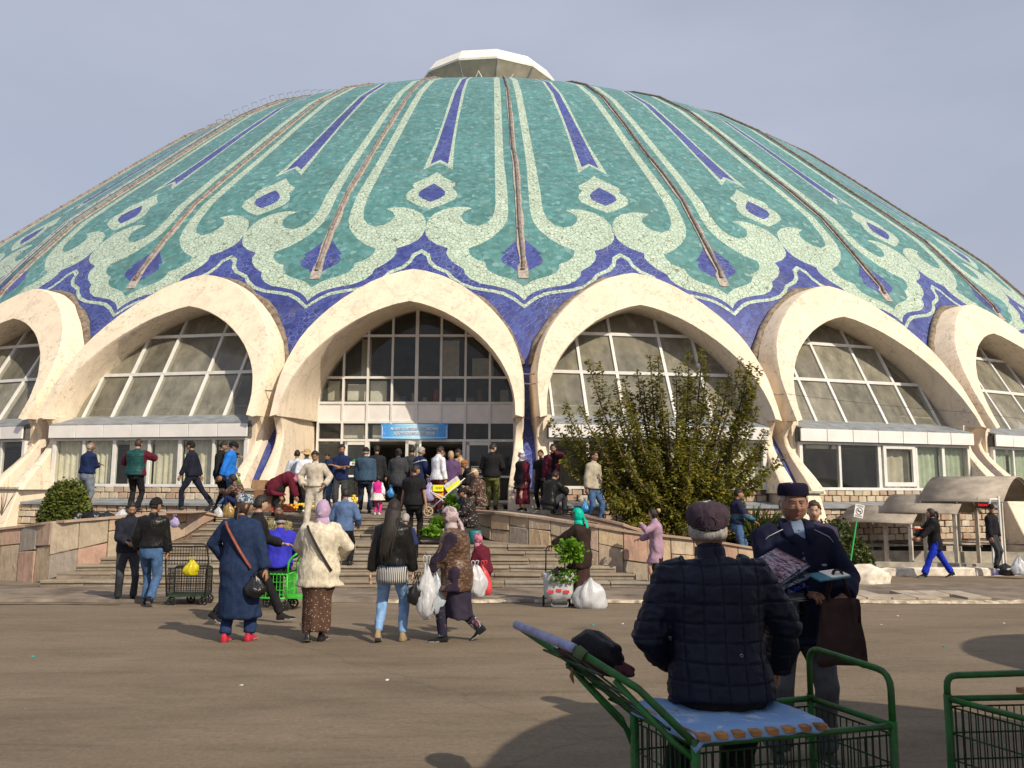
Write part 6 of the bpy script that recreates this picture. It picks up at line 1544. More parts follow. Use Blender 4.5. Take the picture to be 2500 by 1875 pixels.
P_('man in dark suit entering the doorway', 917, 24.2, z0=pl(917, 24.2), H=1.76, head=-6, pose=W2(.15, -.2), top=dict(mat=C('dark_suit', (.022, .024, .026)), hem=-.14, e=.035), bottom=dict(mat=C('dark_suit', (.022, .024, .026))), hair=('black', 'short'))
def skirt_bm(i, t0, t1, r0, r1):
    bm = NB(); s = i['s']; secs = []
    for k in range(6):
        t = k/5; r = r0+(r1-r0)*t; secs.append([i['spine'](t0+(t1-t0)*t)+Vector((r*s*cos(q)*(1+.06*t*sin(6*q)), r*.85*s*sin(q)*(1+.06*t*sin(6*q)), 0)) for q in [2*pi*j/28 for j in range(28)]])
    loft(bm, secs); return bm
G1 = P_('little girl in hot pink vest, white dotted skirt and pink leggings', 922, 21.4, z0=pl(922, 21.4), H=.98, head=-8, fem=1, girth=1.25, pose=dict(lh=(-.26, .05, .85), rh=(.30, .05, .86)), top=dict(mat=[PINK, WHITEC], hem=.0, e=.03, name='vest', paint=lambda p, n: 1 if abs(p.x) > .20 else 0), bottom=dict(mat=PINK), shoes=C('white_shoe', (.6, .55, .55)), hair=('black', 'full'))
obj('skirt', remesh(skirt_bm(G1, .08, -.26, .19, .34), .012, 1, folds(.006, 2)), pat_mat('dotted_skirt', (.60, .57, .52), [((.06, .06, .06), .22)], 40, ty='vor'), G1['root'], True)
P_('woman in dark grey hooded jacket carrying a blue bag to the doors', 970, 22.6, z0=pl(970, 22.6), H=1.66, head=-8, fem=1, girth=1.15, pose=W2(.12, -.14, True, lh=(-.26, .05, .78), rh=(.24, .2, .95)), top=dict(mat=DKGREY, hem=-.22, e=.045, hood=1, flare=1.1), bottom=dict(mat=BLACK), hair=('black', 'bun'))
P_('tall man in charcoal jacket behind the woman with the hood', 1003, 24.4, z0=pl(1003, 24.4), H=1.74, head=-5, pose={}, top=dict(mat=C('charcoal_suit', (.04, .042, .046)), hem=-.12, e=.035), bottom=dict(mat=BLACK), hair=('black', 'short'))
P_('man in navy jacket with white shoulder stripe looking right', 1022, 22.4, z0=pl(1022, 22.4), H=1.70, head=-60, girth=1.1, pose=dict(rh=(.2, .34, 1.0), lh=(-.2, .3, 1.0), hd=(0, -12)), top=dict(mat=[NAVY, WHITEC], hem=-.06, e=.04, paint=lambda p, n: 1 if (abs(p.z-1.30-.3*abs(p.x)) < .012) else 0), bottom=dict(mat=BLACK), hair=('grey', 'short'))
P_('young man in white shirt bowing his head in the doorway crowd', 1066, 22.0, z0=pl(1066, 22.0), H=1.74, head=-50, pose=dict(hd=(0, -30), lh=(-.2, .25, .9), rh=(.22, .12, .85), lean=(7, 0)), top=dict(mat=WHITEC, hem=-.12, e=.03, name='shirt'), bottom=dict(mat=MAROON), hair=('black', 'short'))
P_('woman in brown patterned headscarf facing out of the doorway', 1080, 23.3, z0=pl(1080, 23.3), H=1.60, head=160, fem=1, skin='light', pose=dict(lh=(-.1, .2, 1.0), rh=(.1, .2, 1.0)), top=dict(mat=FLOR2, hem=-.3, e=.04, name='coat'), bottom=dict(type='skirt', mat=BROWNC, hem=.2, w=.2), hat=('scarf', FLOR2))
P_('woman with curly blond hair in purple hooded sweater', 1100, 22.2, z0=pl(1100, 22.2), H=1.60, head=8, fem=1, girth=1.15, pose=dict(lh=(-.18, .25, 1.0), rh=(.18, .25, 1.0)), top=dict(mat=PURP, hem=-.10, e=.045, hood=1, name='sweater'), bottom=dict(mat=BLACK), hair=('blond', 'full'))
P_('boy in tan sweater with his hand at his mouth, right of the doorway crowd', 1124, 22.8, z0=pl(1124, 22.8), H=1.66, head=110, pose=dict(lh=(-.02, .18, 1.42), rh=(.14, .26, 1.1), hd=(0, -20)), top=dict(mat=TANC, hem=-.06, e=.03, name='sweater'), bottom=dict(mat=JEANS), hair=('black', 'short'))
P_('tall man in black hooded jacket and olive trousers at the right door', 1200, 22.9, z0=pl(1200, 22.9), H=1.80, head=-12, girth=1.12, skin='light', pose=dict(hd=(-35, -20), lh=(-.18, .25, 1.05), rh=(.2, .25, 1.05)), top=dict(mat=BLACK, hem=-.06, e=.045, hood=1), bottom=dict(mat=OLIVE, w=1.15), hair=('black', 'short'), shoes=BLACK)
P_('person in black coat and orange-brown cap seated by the door', 1148, 22.4, z0=pl(1148, 22.4), H=1.66, head=100, pose=dict(sit=1, pel=(0, 0, .6), lf=(-.1, .4, .1), rf=(.1, .4, .1), lh=(-.1, .35, .8), rh=(.1, .35, .8), lean=(15, 0), hd=(0, -20)), top=dict(mat=BLACK, hem=-.12, e=.04), bottom=dict(mat=BLACK), hat=('cap', C('rust_cap', (.30, .12, .05))))
P_('old woman in white headscarf, maroon dress and black vest by the blue column', 1277, 21.9, z0=1.08, H=1.55, head=120, fem=1, girth=1.28, skin='light', pose=dict(lh=(-.25, .05, .82), rh=(.24, .12, .84), hd=(-15, -4)), top=dict(mat=[BLACK, MAROON], hem=-.26, e=.04, flare=1.1, name='vest', paint=lambda p, n: 1 if abs(p.x) > .185 else 0), bottom=dict(type='skirt', mat=MAROON, hem=.20, w=.235), hat=('scarf', SCARFW), shoes=BLACK)
P_('man in maroon jacket on the phone beside the column', 1350, 22.4, z0=1.08, H=1.76, head=178, pose=dict(lh=(-.02, .14, 1.50), lp=(-1, .2, -.5), rh=(.22, .12, .85), hd=(0, -10)), top=dict(mat=[C('maroon_jacket', (.11, .02, .035)), BLACK], hem=-.04, e=.04, paint=lambda p, n: 1 if abs(p.x) < .05 and p.y > .05 else 0), bottom=dict(mat=C('dark_jeans', (.025, .05, .10))), hair=('black', 'short'))
P_('man in black t-shirt half hidden behind the man on the phone', 1322, 22.9, z0=1.08, H=1.62, head=150, pose=dict(lh=(-.2, .2, .95)), top=dict(mat=BLACK, hem=-.05, e=.03, sleeve=.4, name='t_shirt'), bottom=dict(mat=BLACK), hair=('black', 'short'))
P_('man in black leather jacket squatting on the wall cap', 1345, 20.2, z0=1.06, H=1.72, head=-42, pose=dict(sit=1, pel=(0, -.1, .26), lf=(-.18, .30, .08), rf=(.2, .30, .08), lk=(-.3, .6, 1), rk=(.3, .6, 1), lh=(-.12, .42, .58), rh=(.14, .42, .60), lean=(30, 0), hd=(0, -30)), top=dict(mat=LEATHER, hem=-.12, e=.045), bottom=dict(mat=DKGREY, w=1.12), hair=('black', 'short'), shoes=BLACK)
P_('man in pale stone jacket and jeans carrying a blue plastic bag down the ramp', 1447, 20.0, z0=.82, H=1.72, head=-130, girth=1.06, pose=W2(.16, -.2, False, lh=(-.24, .05, .80), rh=(.28, .02, .80), hd=(-10, -4)), top=dict(mat=C('stone_jacket', (.40, .36, .28)), hem=-.08, e=.045), bottom=dict(mat=JEANS, w=1.08), hair=('black', 'short'))
# left platform
P_('bald man in navy tracksuit top and grey trousers, arms folded, leftmost on the wall', 209, 21.3, z0=1.06, H=1.70, head=-38, girth=1.15, skin='dark', pose=dict(lh=(.12, .24, 1.16), rh=(-.12, .26, 1.14), lp=(-1, -.2, -.6), rp=(1, -.2, -.6), lf=(-.16, .06, .075), rf=(.10, -.08, .075)), top=dict(mat=NAVY, hem=-.03, e=.045), bottom=dict(mat=GREYT, w=1.2), hair=('grey', 'bald'))
P_('man in dark teal quilted vest with maroon sleeves, seen from behind, left platform', 328, 21.3, z0=1.06, H=1.78, head=-8, girth=1.2, skin='light', pose=dict(lh=(-.20, .28, 1.12), rh=(.10, .26, 1.40), lp=(-1, -.3, -.5), rp=(1, -.3, -.5)), top=dict(mat=[TEALV, MAROON], hem=-.09, e=.055, hood=1, name='quilted_vest', disp=lambda p: -.007*max(0, cos(p.z*2*pi/.075))**6+.004*noise.noise(p*12), paint=lambda p, n: 1 if abs(p.x) > .225 else 0), bottom=dict(mat=BLACK, w=1.05), hair=('brown', 'short'))
P_('policeman-like man in dark uniform and cap walking left along the ledge', 467, 21.4, z0=1.08, H=1.72, head=88, pose=dict(lf=(-.06, .22, .075), rf=(.06, -.52, .16), rt=(0, 1, -.6), lh=(-.22, .22, .84), rh=(.22, -.14, .84), lean=(6, 0)), top=dict(mat=C('uniform_navy', (.014, .016, .03)), hem=-.05, e=.03), bottom=dict(mat=C('uniform_navy', (.014, .016, .03))), hair=('black', 'short'), hat=('cap', BLACK))
P_('young man in black with his arm over the shoulder of his friend in blue', 534, 21.6, z0=1.08, H=1.74, head=-92, pose=dict(lh=(-.30, .36, 1.38), lp=(-1, 0, .2), rh=(.24, .05, .82), hd=(10, -20), lf=(-.09, .02, .075), rf=(.09, -.02, .075)), top=dict(mat=BLACK, hem=-.05, e=.03), bottom=dict(mat=BLACK), hair=('black', 'short'))
P_('young man in bright blue jacket and flat cap walking with his friend', 556, 21.2, z0=1.08, H=1.72, head=-80, pose=W2(.12, -.2, True, lh=(-.14, .18, .96), hd=(10, -22), lean=(6, 0)), top=dict(mat=SKY_, hem=-.05, e=.04), bottom=dict(mat=JEANS, w=1.12), hair=('black', 'short'), hat=('flatcap', BLACK))
P_('person in dark clothes crouching with an outstretched hand beside the cardboard stall', 588, 20.9, z0=1.0, H=1.55, head=90, fem=1, pose=dict(sit=1, pel=(0, 0, .30), lf=(-.1, .3, .08), rf=(.1, .3, .08), lk=(-.2, .5, 1), rk=(.2, .5, 1), lh=(-.05, .55, .66), rh=(.1, .4, .5), lean=(24, 0), hd=(0, -30)), top=dict(mat=FLOR2, hem=-.1, e=.04), bottom=dict(mat=NAVY), hair=('black', 'full'))
# ================================================================ foreground: two old men and the carts
GREEN = M('cart_green_paint', (.012, .12, .02), .45, .35, 14, .3, 60, c2=(.03, .06, .02)); GREENB = M('cart_bright_green', (.06, .48, .05), .4, .15, 8); GREEND = M('cart_dark_green', (.02, .05, .03), .5, .3, 8); WIRE = M('cart_wire', (.015, .05, .018), .5, .4, 20); BLK = M('cart_black', (.02, .02, .02), .5); RUB = M('rubber', (.025, .024, .023), .8, .2); WOOD = M('slat_wood', (.40, .20, .075), .7, .3, 10, .5, 30, c2=(.16, .08, .04)); GRIP = M('grip_tape', (.26, .28, .46), .5, .2, 20, .3, 30)
def wheel(parent, c, ax, r=.07, w=.03, mats=(RUB, BLK)):
    ax = Vector(ax).normalized(); c = Vector(c); u = ax.orthogonal().normalized(); v = ax.cross(u); bm = NB(); n = 18
    secs = [[c+ax*(o)+(u*cos(2*pi*i/n)+v*sin(2*pi*i/n))*q for i in range(n)] for q, o in ((r*.72, -w/2), (r*.95, -w/2), (r, -w*.25), (r, w*.25), (r*.95, w/2), (r*.72, w/2))]
    loft(bm, secs, closed=True, caps=False); bmesh.ops.recalc_face_normals(bm, faces=list(bm.faces)); wh = obj('wheel', bm, mats[0], parent, True)
    bm = NB(); tube(bm, [c-ax*w*.6, c+ax*w*.6], r*.22, 8)
    for i in range(5): d = u*cos(2*pi*i/5)+v*sin(2*pi*i/5); tube(bm, [c, c+d*r*.8], r*.10, 4)
    obj('hub', bm, mats[1], wh, True); return wh
def wirepanel(bm, A, B, zt, zb, n, rows=3, r=.0035):
    A, B = Vector((*A, 0)), Vector((*B, 0))
    for i in range(n+1):
        p = A.lerp(B, i/n); tube(bm, [p+Vector((0, 0, zt)), p+Vector((0, 0, zb))], r, 4, caps=False)
    for j in range(rows+1):
        z_ = zb+(zt-zb)*j/rows; tube(bm, [A+Vector((0, 0, z_)), B+Vector((0, 0, z_))], r*1.15, 4, caps=False)
NL, NR_, FR_, FL_ = (.80, 3.29), (1.69, 3.53), (1.52, 3.98), (.64, 3.73)
zr = .72
def P3(p, z, o=(0, 0)): return Vector((p[0]+o[0], p[1]+o[1], z))
ct = tag(empty('market_cart', (1.16, 3.62, 0)), 'green wire market cart with wooden slats that the man in the flat cap sits on', 'cart', 'green wire market carts'); o_ = Vector(ct.location)
def rel(L): return [Vector(p)-o_ for p in L]
for a, b in ((NL, NR_), (NR_, FR_), (FR_, FL_), (FL_, NL)):
    bm = NB(); tube(bm, rel([P3(a, zr), P3(b, zr)]), .014, 8); obj('top_rail', bm, GREEN, ct, True)
    bm = NB(); tube(bm, rel([P3(a, .20), P3(b, .20)]), .014, 8); obj('bottom_rail', bm, GREEN, ct, True)
for p in (NL, NR_, FR_, FL_):
    bm = NB(); tube(bm, rel([P3(p, zr+.02), P3(p, .12)]), .019, 8); obj('corner_post', bm, GREEN, ct, True)
for a, b, n in ((NL, NR_, 26), (NR_, FR_, 13), (FR_, FL_, 26), (FL_, NL, 13)):
    bm = NB(); wirepanel(bm, a, b, zr-.035, .21, n, 4); 
    for v in bm.verts: v.co -= o_
    obj('wire_panel', bm, WIRE, ct)
bm = NB(); tube(bm, rel(arcp([P3(FR_, zr), P3(FR_, zr+.235), P3(NR_, zr+.215), P3(NR_, zr)], .07)), .0145, 8); obj('end_loop', bm, GREEN, ct, True)
# push handle
H1, H2 = Vector((.36, 3.54, 1.03)), Vector((.13, 4.02, 1.05))
bm = NB(); tube(bm, rel([P3(NL, zr), H1+(P3(NL, zr)-H1)*.55+Vector((0, 0, .04)), H1]), .0165, 8); tube(bm, rel([P3(NL, zr-.06), P3(NL, zr-.02)+Vector((-.08, .03, .02)), H1.lerp(P3(NL, zr), .35)]), .013, 8); obj('handle_arm', bm, GREEN, ct, True)
bm = NB(); tube(bm, rel([P3(FL_, zr), H2.lerp(P3(FL_, zr), .5)+Vector((0, 0, .02)), H2]), .0165, 8); tube(bm, rel([P3(FL_, zr-.15), P3(FL_, zr-.05)+Vector((-.05, .03, .02)), H2.lerp(P3(FL_, zr), .45)]), .012, 8); tube(bm, rel([P3(FL_, .62), Vector((.46, 3.8, .80)), Vector((.36, 3.86, .90))]), .011, 7); obj('handle_arm', bm, GREEN, ct, True)
bm = NB(); tube(bm, rel([H1+(H1-H2)*.0, H1.lerp(H2, .05), H2]), [.020, .021, .020], 10); obj('grip', bm, GRIP, ct, True)
bm = NB()
for t in (.25, .45, .62, .8): tube(bm, rel([H1.lerp(P3(NL, zr), t)-Vector((0, 0, .02)), H2.lerp(P3(FL_, zr), t)-Vector((0, 0, .02))]), .006, 5)
for t in (.3, .5, .7): tube(bm, rel([H1.lerp(H2, t).lerp(P3(NL, zr).lerp(P3(FL_, zr), t), .2), H1.lerp(H2, t).lerp(P3(NL, zr).lerp(P3(FL_, zr), t), .98)]), .005, 5)
obj('handle_rack', bm, WIRE, ct)
bm = NB(); tube(bm, rel([H1.lerp(P3(NL, zr), .02), H1.lerp(P3(NL, zr), .09)]), .028, 8); obj('rag_knot', bm, C('rag_green', (.10, .14, .07)), ct, True)
ux = (Vector((*NR_, 0))-Vector((*NL, 0))); wy = (Vector((*FL_, 0))-Vector((*NL, 0)))
for i in range(8):
    t = .03+i*.082; bm = NB(); p = P3(NL, zr+.016)+ux*t-o_; a = p-wy*.07; b = p+wy*1.04; d = ux.normalized()*.022
    loft(bm, [[q-d, q+d, q+d+Vector((0, 0, .024)), q-d+Vector((0, 0, .024))] for q in (a, b)]); bmesh.ops.recalc_face_normals(bm, faces=list(bm.faces)); bev(bm, .003); obj('slat', bm, WOOD, ct)
for p, sx_ in ((NL, 1), (NR_, 1), (FR_, -1), (FL_, -1)): wheel(ct, P3(p, .075)-o_, (.3, 1, 0), .075, .035)
# quilted mat on the slats
def mat_bm():
    bm = NB(); n, m = 34, 12; R = []
    for j in range(m+1):
        row = []
        for i in range(n+1):
            u, v = i/n, j/m; p = P3(NL, zr+.046)+ux*(-.02+.66*u)+wy*(-.06+1.12*v)
            ed = max(0, .06-v)*.15+max(0, u-.93)*.25
            p.z += .010*noise.noise(Vector((u*7, v*4, 1)))+.012*math.exp(-((u-.97)/.03)**2)-(.03*max(0, (.04-v)/.04)**2)-.04*max(0, (.05-u)/.05)
            p.x += .01*noise.noise(Vector((v*5, 3, 2))); row.append(bm.verts.new(p-Vector((1.16, 3.62, 0))))
        R.append(row)
    for j in range(m):
        for i in range(n): bm.faces.new((R[j][i], R[j][i+1], R[j+1][i+1], R[j+1][i]))
    bmesh.ops.recalc_face_normals(bm, faces=list(bm.faces)); bmesh.ops.solidify(bm, geom=list(bm.faces), thickness=.012); return bm
MATM = pat_mat('blue_quilt_mat', (.20, .34, .58), [((.42, .50, .62), .60), ((.45, .36, .15), .68)], 8)
o = obj('seat_mat', mat_bm(), MATM, None, True, loc=(1.16, 3.62, 0)); tag(o, 'thin light blue patterned mat spread over the slats under the seated man', 'mat')
# pouch on the handle rack
bm = NB(); bmesh.ops.create_icosphere(bm, subdivisions=4, radius=1)
for v in bm.verts:
    a = math.atan2(v.co.z, v.co.x); q = 1+.02*sin(a*13+v.co.y*3)+.14*noise.noise(v.co*1.9+Vector((4, 0, 0)))
    v.co = Vector((v.co.x*.115*q, v.co.y*.10*q, v.co.z*.088*q)); v.co.z += -.28*v.co.x
bag0 = obj('handle_pouch', bm, C('black_nylon', (.010, .010, .014), rough=.5, bump=.9), None, True, loc=(at(1458, 3.82), 3.82, hz(1592, 3.82, 1458))); tag(bag0, 'gathered black cloth pouch over a maroon bag lying on the cart handle', 'pouch')
bm = NB(); bmesh.ops.create_icosphere(bm, subdivisions=4, radius=1)
for v in bm.verts:
    q = 1+.18*noise.noise(v.co*2.3); v.co = Vector((v.co.x*.17*q, v.co.y*.09*q, v.co.z*.055*q)); v.co.z += -.30*v.co.x-.035; v.co.x -= .01
obj('maroon_bag', bm, C('maroon_flap', (.09, .035, .045)), bag0, True)
bm = NB(); tube(bm, [(-.12, -.03, -.06), (-.125, -.03, -.10), (-.115, -.03, -.13)], [.004, .010, .003], 5); obj('tassel', bm, C('tassel_tan', (.25, .14, .06)), bag0)
# neighbouring cart at the right edge
A_ = Vector((2.17, 3.97, 0)); e1 = Vector((.40, -.92, 0)).normalized(); e2 = Vector((.93, .06, 0)).normalized()
c2 = tag(empty('market_cart', A_), 'green wire market cart cut off by the right edge of the view', 'cart', 'green wire market carts')
pts = [Vector((0, 0, 0)), e1*.52, e1*.52+e2*.95, e2*.95]
for a, b in zip(pts, pts[1:]+pts[:1]):
    for z_ in (.72, .2):
        bm = NB(); tube(bm, [a+Vector((0, 0, z_)), b+Vector((0, 0, z_))], .014, 8); obj('rail', bm, GREEN, c2, True)
    bm = NB(); wirepanel(bm, a.xy, b.xy, .685, .21, 26 if (b-a).length > .7 else 15, 4); obj('wire_panel', bm, WIRE, c2)
    bm = NB(); tube(bm, [a+Vector((0, 0, .74)), a+Vector((0, 0, .1))], .019, 8); obj('corner_post', bm, GREEN, c2, True)
    wheel(c2, a+Vector((0, 0, .075)), e1, .075, .035)
bm = NB(); tube(bm, arcp([pts[0]+Vector((0, 0, .70)), pts[0]+Vector((0, 0, .825)), pts[3]+Vector((0, 0, .84)), pts[3]+Vector((0, 0, .7))], .05), .0155, 8); obj('side_loop', bm, GREEN, c2, True)
for i in range(4):
    bm = NB(); q = pts[1]*.42+e2*(.40+i*.1); loft(bm, [[k+w*.022*sg+Vector((0, 0, z_)) for w, sg, z_ in ((e2, -1, .735), (e2, 1, .735), (e2, 1, .76), (e2, -1, .76))] for k in (q-e1*.25, q+e1*.3)]); bmesh.ops.recalc_face_normals(bm, faces=list(bm.faces)); obj('slat', bm, WOOD, c2)
# ---- seated man
def seamd(p):
    w_ = .010*noise.noise(Vector((p.x*5, 0, p.z*5))); sx_ = abs((((p.x+w_)/.082+.5) % 1)-.5)*.082; sz = abs((((p.z+w_+.10*p.x*p.x)/.080+.5) % 1)-.5)*.080
    return min(sx_ if abs(p.x) < .2 else 1, sz)
def quilt(p):
    d = seamd(p)
    puff = .0018*sin(pi*((p.z/.080) % 1))*(sin(pi*((p.x/.082) % 1)) if abs(p.x) < .2 else 1)
    return puff-.0065*math.exp(-(d/.0052)**2)+.005*noise.noise(Vector((p.x*9, p.y*9, p.z*14)))+.0045*(1-abs(noise.noise(Vector((p.x*14, p.y*14, p.z*26))))*3)*(1 if abs(p.x) > .2 else .5)
QUILT = C('navy_quilted_nylon', (.009, .012, .025), rough=.5, bump=.5); CAPM = C('dark_plum_wool', (.045, .030, .042), sc=40, bump=.9); STRAPB = M('cap_strap', (.012, .012, .014), .5); BUCK = M('buckle_metal', (.35, .33, .30), .35, metal=1)
F1 = person('old man in navy quilted jacket and plum flat cap sitting on the foreground cart', 1748, 3.72, z0=0, H=1.70, head=-4, girth=1.12, skin='tan',
            facew=1.08, hcut=.035, pose=dict(sit=1, pel=(.0, .0, .83), lean=(13, -2.0), lf=(-.20, .44, .085), rf=(.13, .46, .085), lk=(-.2, 1, .3), rk=(.2, 1, .3), lh=(-.18, .24, .90), rh=(.32, .28, .86), lp=(-.7, -.6, -.3), rp=(1, -.30, -.25), hd=(-14, 2), bend=.6),
            top=dict(mat=[QUILT, C('quilt_seam', (.008, .010, .021))], hem=-.11, e=.042, vox=.0068, smooth=1, disp=quilt, collar=.022, paint=lambda p, n: 1 if seamd(p*(1.70/1.70)) < .0030 else 0), bottom=dict(mat=BLACK, w=1.1), hair=('grey', 'short'), hi=True)
i = F1; s = i['s']; T = lambda x_, y_, z_: i['hc']+i['Rh'] @ (Vector((x_, y_, z_))*s)
def flatcap(i, mat):
    """eight-panel cap: full crown leaning forward over a short peak, strap and buckle behind"""
    s = i['s']; T = lambda x_, y_, z_: i['hc']+i['Rh'] @ (Vector((x_, y_, z_))*s); b = NB(); secs = []
    for z_, rx, ry, oy in ((.012, .083, .103, -.004), (.030, .092, .112, -.002), (.058, .100, .122, .002), (.085, .099, .122, .004), (.108, .088, .108, .002), (.124, .064, .082, -.002), (.132, .034, .045, -.004), (.1345, .004, .006, -.004)):
        secs.append([T(rx*sin(q)*(1+.010*abs(sin(q*3))), ry*cos(q)+oy, z_+.010*cos(q)*(1 if z_ < .06 else .3)) for q in [2*pi*k/48 for k in range(48)]])
    loft(b, secs); cap = obj('flat_cap', b, mat, i['root'], True)
    b = NB(); n = 14
    A = [T(.080*sin(-1.2+2.4*k/n), .100*cos(-1.2+2.4*k/n), .022) for k in range(n+1)]; B = [T(.084*sin(-1.2+2.4*k/n), .10*cos(-1.2+2.4*k/n)+.05*cos((-1+2*k/n)*1.4), .008) for k in range(n+1)]
    va = [b.verts.new(p) for p in A]; vb = [b.verts.new(p) for p in B]
    for k in range(n): b.faces.new((va[k], va[k+1], vb[k+1], vb[k]))
    bmesh.ops.solidify(b, geom=list(b.faces), thickness=.006); obj('peak', b, mat, cap, True)
    b = NB(); L = [T(.089*sin(q), .107*cos(q)-.003, .020+.008*cos(q)) for q in [pi-.75+1.5*k/10 for k in range(11)]]; tube(b, L, [(.011*s, .003*s)]*11, 6); obj('strap', b, STRAPB, cap, True)
    b = NB(); c0 = T(-.0, -.113, .013); X = i['Rh'] @ Vector((1, 0, 0)); Z = i['Rh'] @ Vector((0, 0, 1)); tube(b, [c0+X*a_+Z*b_ for a_, b_ in ((-.013, -.010), (.013, -.010), (.013, .010), (-.013, .010))], .0018, 5, closed=True); obj('buckle', b, BUCK, cap)
    b = NB(); tube(b, [T(.06*sin(q)*1.0, -.112-.004, .035+.035*cos(q)) for q in [-1.3+2.6*k/12 for k in range(13)]], .0022, 5); obj('seam', b, STRAPB, cap)
flatcap(i, CAPM)
bm = NB(); c0 = F1['spine'](.13)-F1['Y5']*.185+F1['X5']*.06; tube(bm, [c0+F1['X5']*(.006*cos(a*pi/6))+Vector((0, 0, .006*sin(a*pi/6))) for a in range(12)], .0016, 4, closed=True); obj('snap_button', bm, BUCK, F1['root'])
# ---- standing man
JK = C('navy_jacket_matt', (.006, .008, .026), rough=.8, bump=.4); SHIRT = C('grey_blue_shirt', (.14, .19, .28))
F2 = person('heavy old man in navy jacket and skullcap facing us, holding newspapers and brown bag', 1932, 5.42, z0=0, H=1.70, head=176, girth=1.20, skin='old', facew=1.16, hcut=.02,
            pose=dict(lh=(-.20, .30, 1.04), rh=(.06, .36, 1.06), lp=(-.8, -.6, -.5), rp=(.8, -.5, -.6), lf=(-.14, .0, .075), rf=(.16, .02, .075), hd=(-2, -4), lean=(2, 0), lhd=(.2, .8, -.2), lhu=(0, .2, 1), rhd=(-.6, .6, .05), rhu=(.2, .2, 1), curl=.9),
            top=dict(mat=JK, hem=-.16, e=.042, vox=.010, fold=.010, collar=.0), bottom=dict(mat=C('grey_suit_trousers', (.085, .085, .095)), w=1.18, cuff=.085), shoes=M('worn_shoe', (.05, .045, .04), .6, .3), hair=('grey', 'full'), hi=True, wrinkle=1)
i = F2; s = i['s']; T = lambda x_, y_, z_: i['hc']+i['Rh'] @ (Vector((x_, y_, z_))*s); sp, Y, X = i['spine'], i['Y5'], i['X5']
SKC = C('navy_velvet', (.006, .005, .018), rough=.9)
b = NB(); secs = []
for z_, f in ((.052, 1.0), (.060, 1.04), (.085, 1.03), (.112, .98), (.126, .91), (.132, .80), (.134, .5), (.135, .05)):
    secs.append([T(.094*f*sin(q)*(1+.03*abs(cos(2*q))**3), .105*f*cos(q)-.008, z_+.008*cos(q)*(1 if z_ < .06 else 0)+.004*abs(cos(2*q))) for q in [2*pi*k/40 for k in range(40)]])
loft(b, secs); sc = obj('skullcap', b, SKC, i['root'], True); sc.data.set_sharp_from_angle(angle=radians(50))
# collar flaps, shirt, zip, piping, breast logo
for sd in (-1, 1):
    b = NB(); P_c = [sp(.60)+X*(sd*.066)-Y*.02, sp(.585)+X*(sd*.085)+Y*.055, sp(.52)+X*(sd*.070)+Y*.135, sp(.46)+X*(sd*.055)+Y*.178]
    tube(b, P_c, [(.028, .010), (.034, .011), (.034, .010), (.010, .006)], 8); obj('collar', b, JK, i['root'], True)
    b = NB(); tube(b, [sp(.545)+X*(sd*.10)+Y*.115, sp(.50)+X*(sd*.19)+Y*.115, sp(.44)+X*(sd*.245)+Y*.09], .0028, 5); obj('piping', b, M('piping_pale', (.35, .36, .40), .6), i['root'], True)
b = NB(); tube(b, [sp(.60)+Y*.052, sp(.52)+Y*.125, sp(.42)+Y*.172, sp(.30)+Y*.190], [(.040, .012), (.045, .012), (.030, .010), (.006, .005)], 8); sh = obj('shirt_front', b, SHIRT, i['root'], True)
b = NB()
for t in (.54, .47, .40): sph(b, sp(t)+Y*(interp(t, [.40, .47, .54], [.190, .165, .125])), .006, 8, 5, 0, (1, .5, 1))
obj('shirt_button', b, M('button_dark', (.08, .08, .09), .4), sh)
b = NB(); tube(b, [sp(.30)+Y*.208, sp(.1)+Y*.222, sp(-.05)+Y*.222, sp(-.14)+Y*.212], .0035, 5); obj('zip', b, BLACK, i['root'])
b = NB(); sph(b, sp(.33)-X*.13+Y*.195, 1, 10, 6, 0, (.018, .006, .008)); obj('breast_logo', b, M('logo_grey', (.25, .25, .30), .6), i['root'])
# ---- papers in his arm
pw = wpos(i, i['arm'][1][2]+Vector((-.02, .06, .02)))
def papers(name, label, c, n, w, h, mats, rz, rx, ry, fan=.02, seed=1, th=.0035, parent=None, rnd_=.03, slide=0.0):
    rnd = random.Random(seed); g = tag(empty(name, c), label, 'newspapers'); g.rotation_euler = (rx, ry, rz)
    for k in range(n):
        bm = NB(); m = 8; A = []
        for q in range(m+1):
            u = q/m; z_ = th*k+.004*sin(u*3+k)+rnd.uniform(0, .001); A.append([Vector((-w/2+w*u, -h/2, z_)), Vector((-w/2+w*u, h/2, z_-.012*u*u))])
        R = [[bm.verts.new(p) for p in r] for r in A]
        for q in range(m): bm.faces.new((R[q][0], R[q+1][0], R[q+1][1], R[q][1]))
        bmesh.ops.solidify(bm, geom=list(bm.faces), thickness=th*.55)
        o = obj('newspaper', bm, mats[int(k*len(mats)/n)], g, True); o.rotation_euler = (0, 0, (k-n/2)*fan+rnd.uniform(-rnd_, rnd_)); o.location = (rnd.uniform(-.012, .012)+slide*(k-n/2), rnd.uniform(-.012, .012)+slide*1.3*(k-n/2), 0)
    return g
NP1 = stripe_mat('newsprint_lines', (.02, .02, .03), (.80, .80, .84), 22, 1); NP2 = pat_mat('newsprint_blue', (.05, .09, .60), [((.80, .82, .92), .55)], 24); NP3 = C('newsprint_pale', (.70, .76, .95)); NP4 = pat_mat('newsprint_pink', (.88, .62, .72), [((.85, .80, .90), .52), ((.65, .18, .25), .62)], 12)
pc = Vector((at(1892, 5.05), 5.05, hz(1428, 5.05, 1892)))
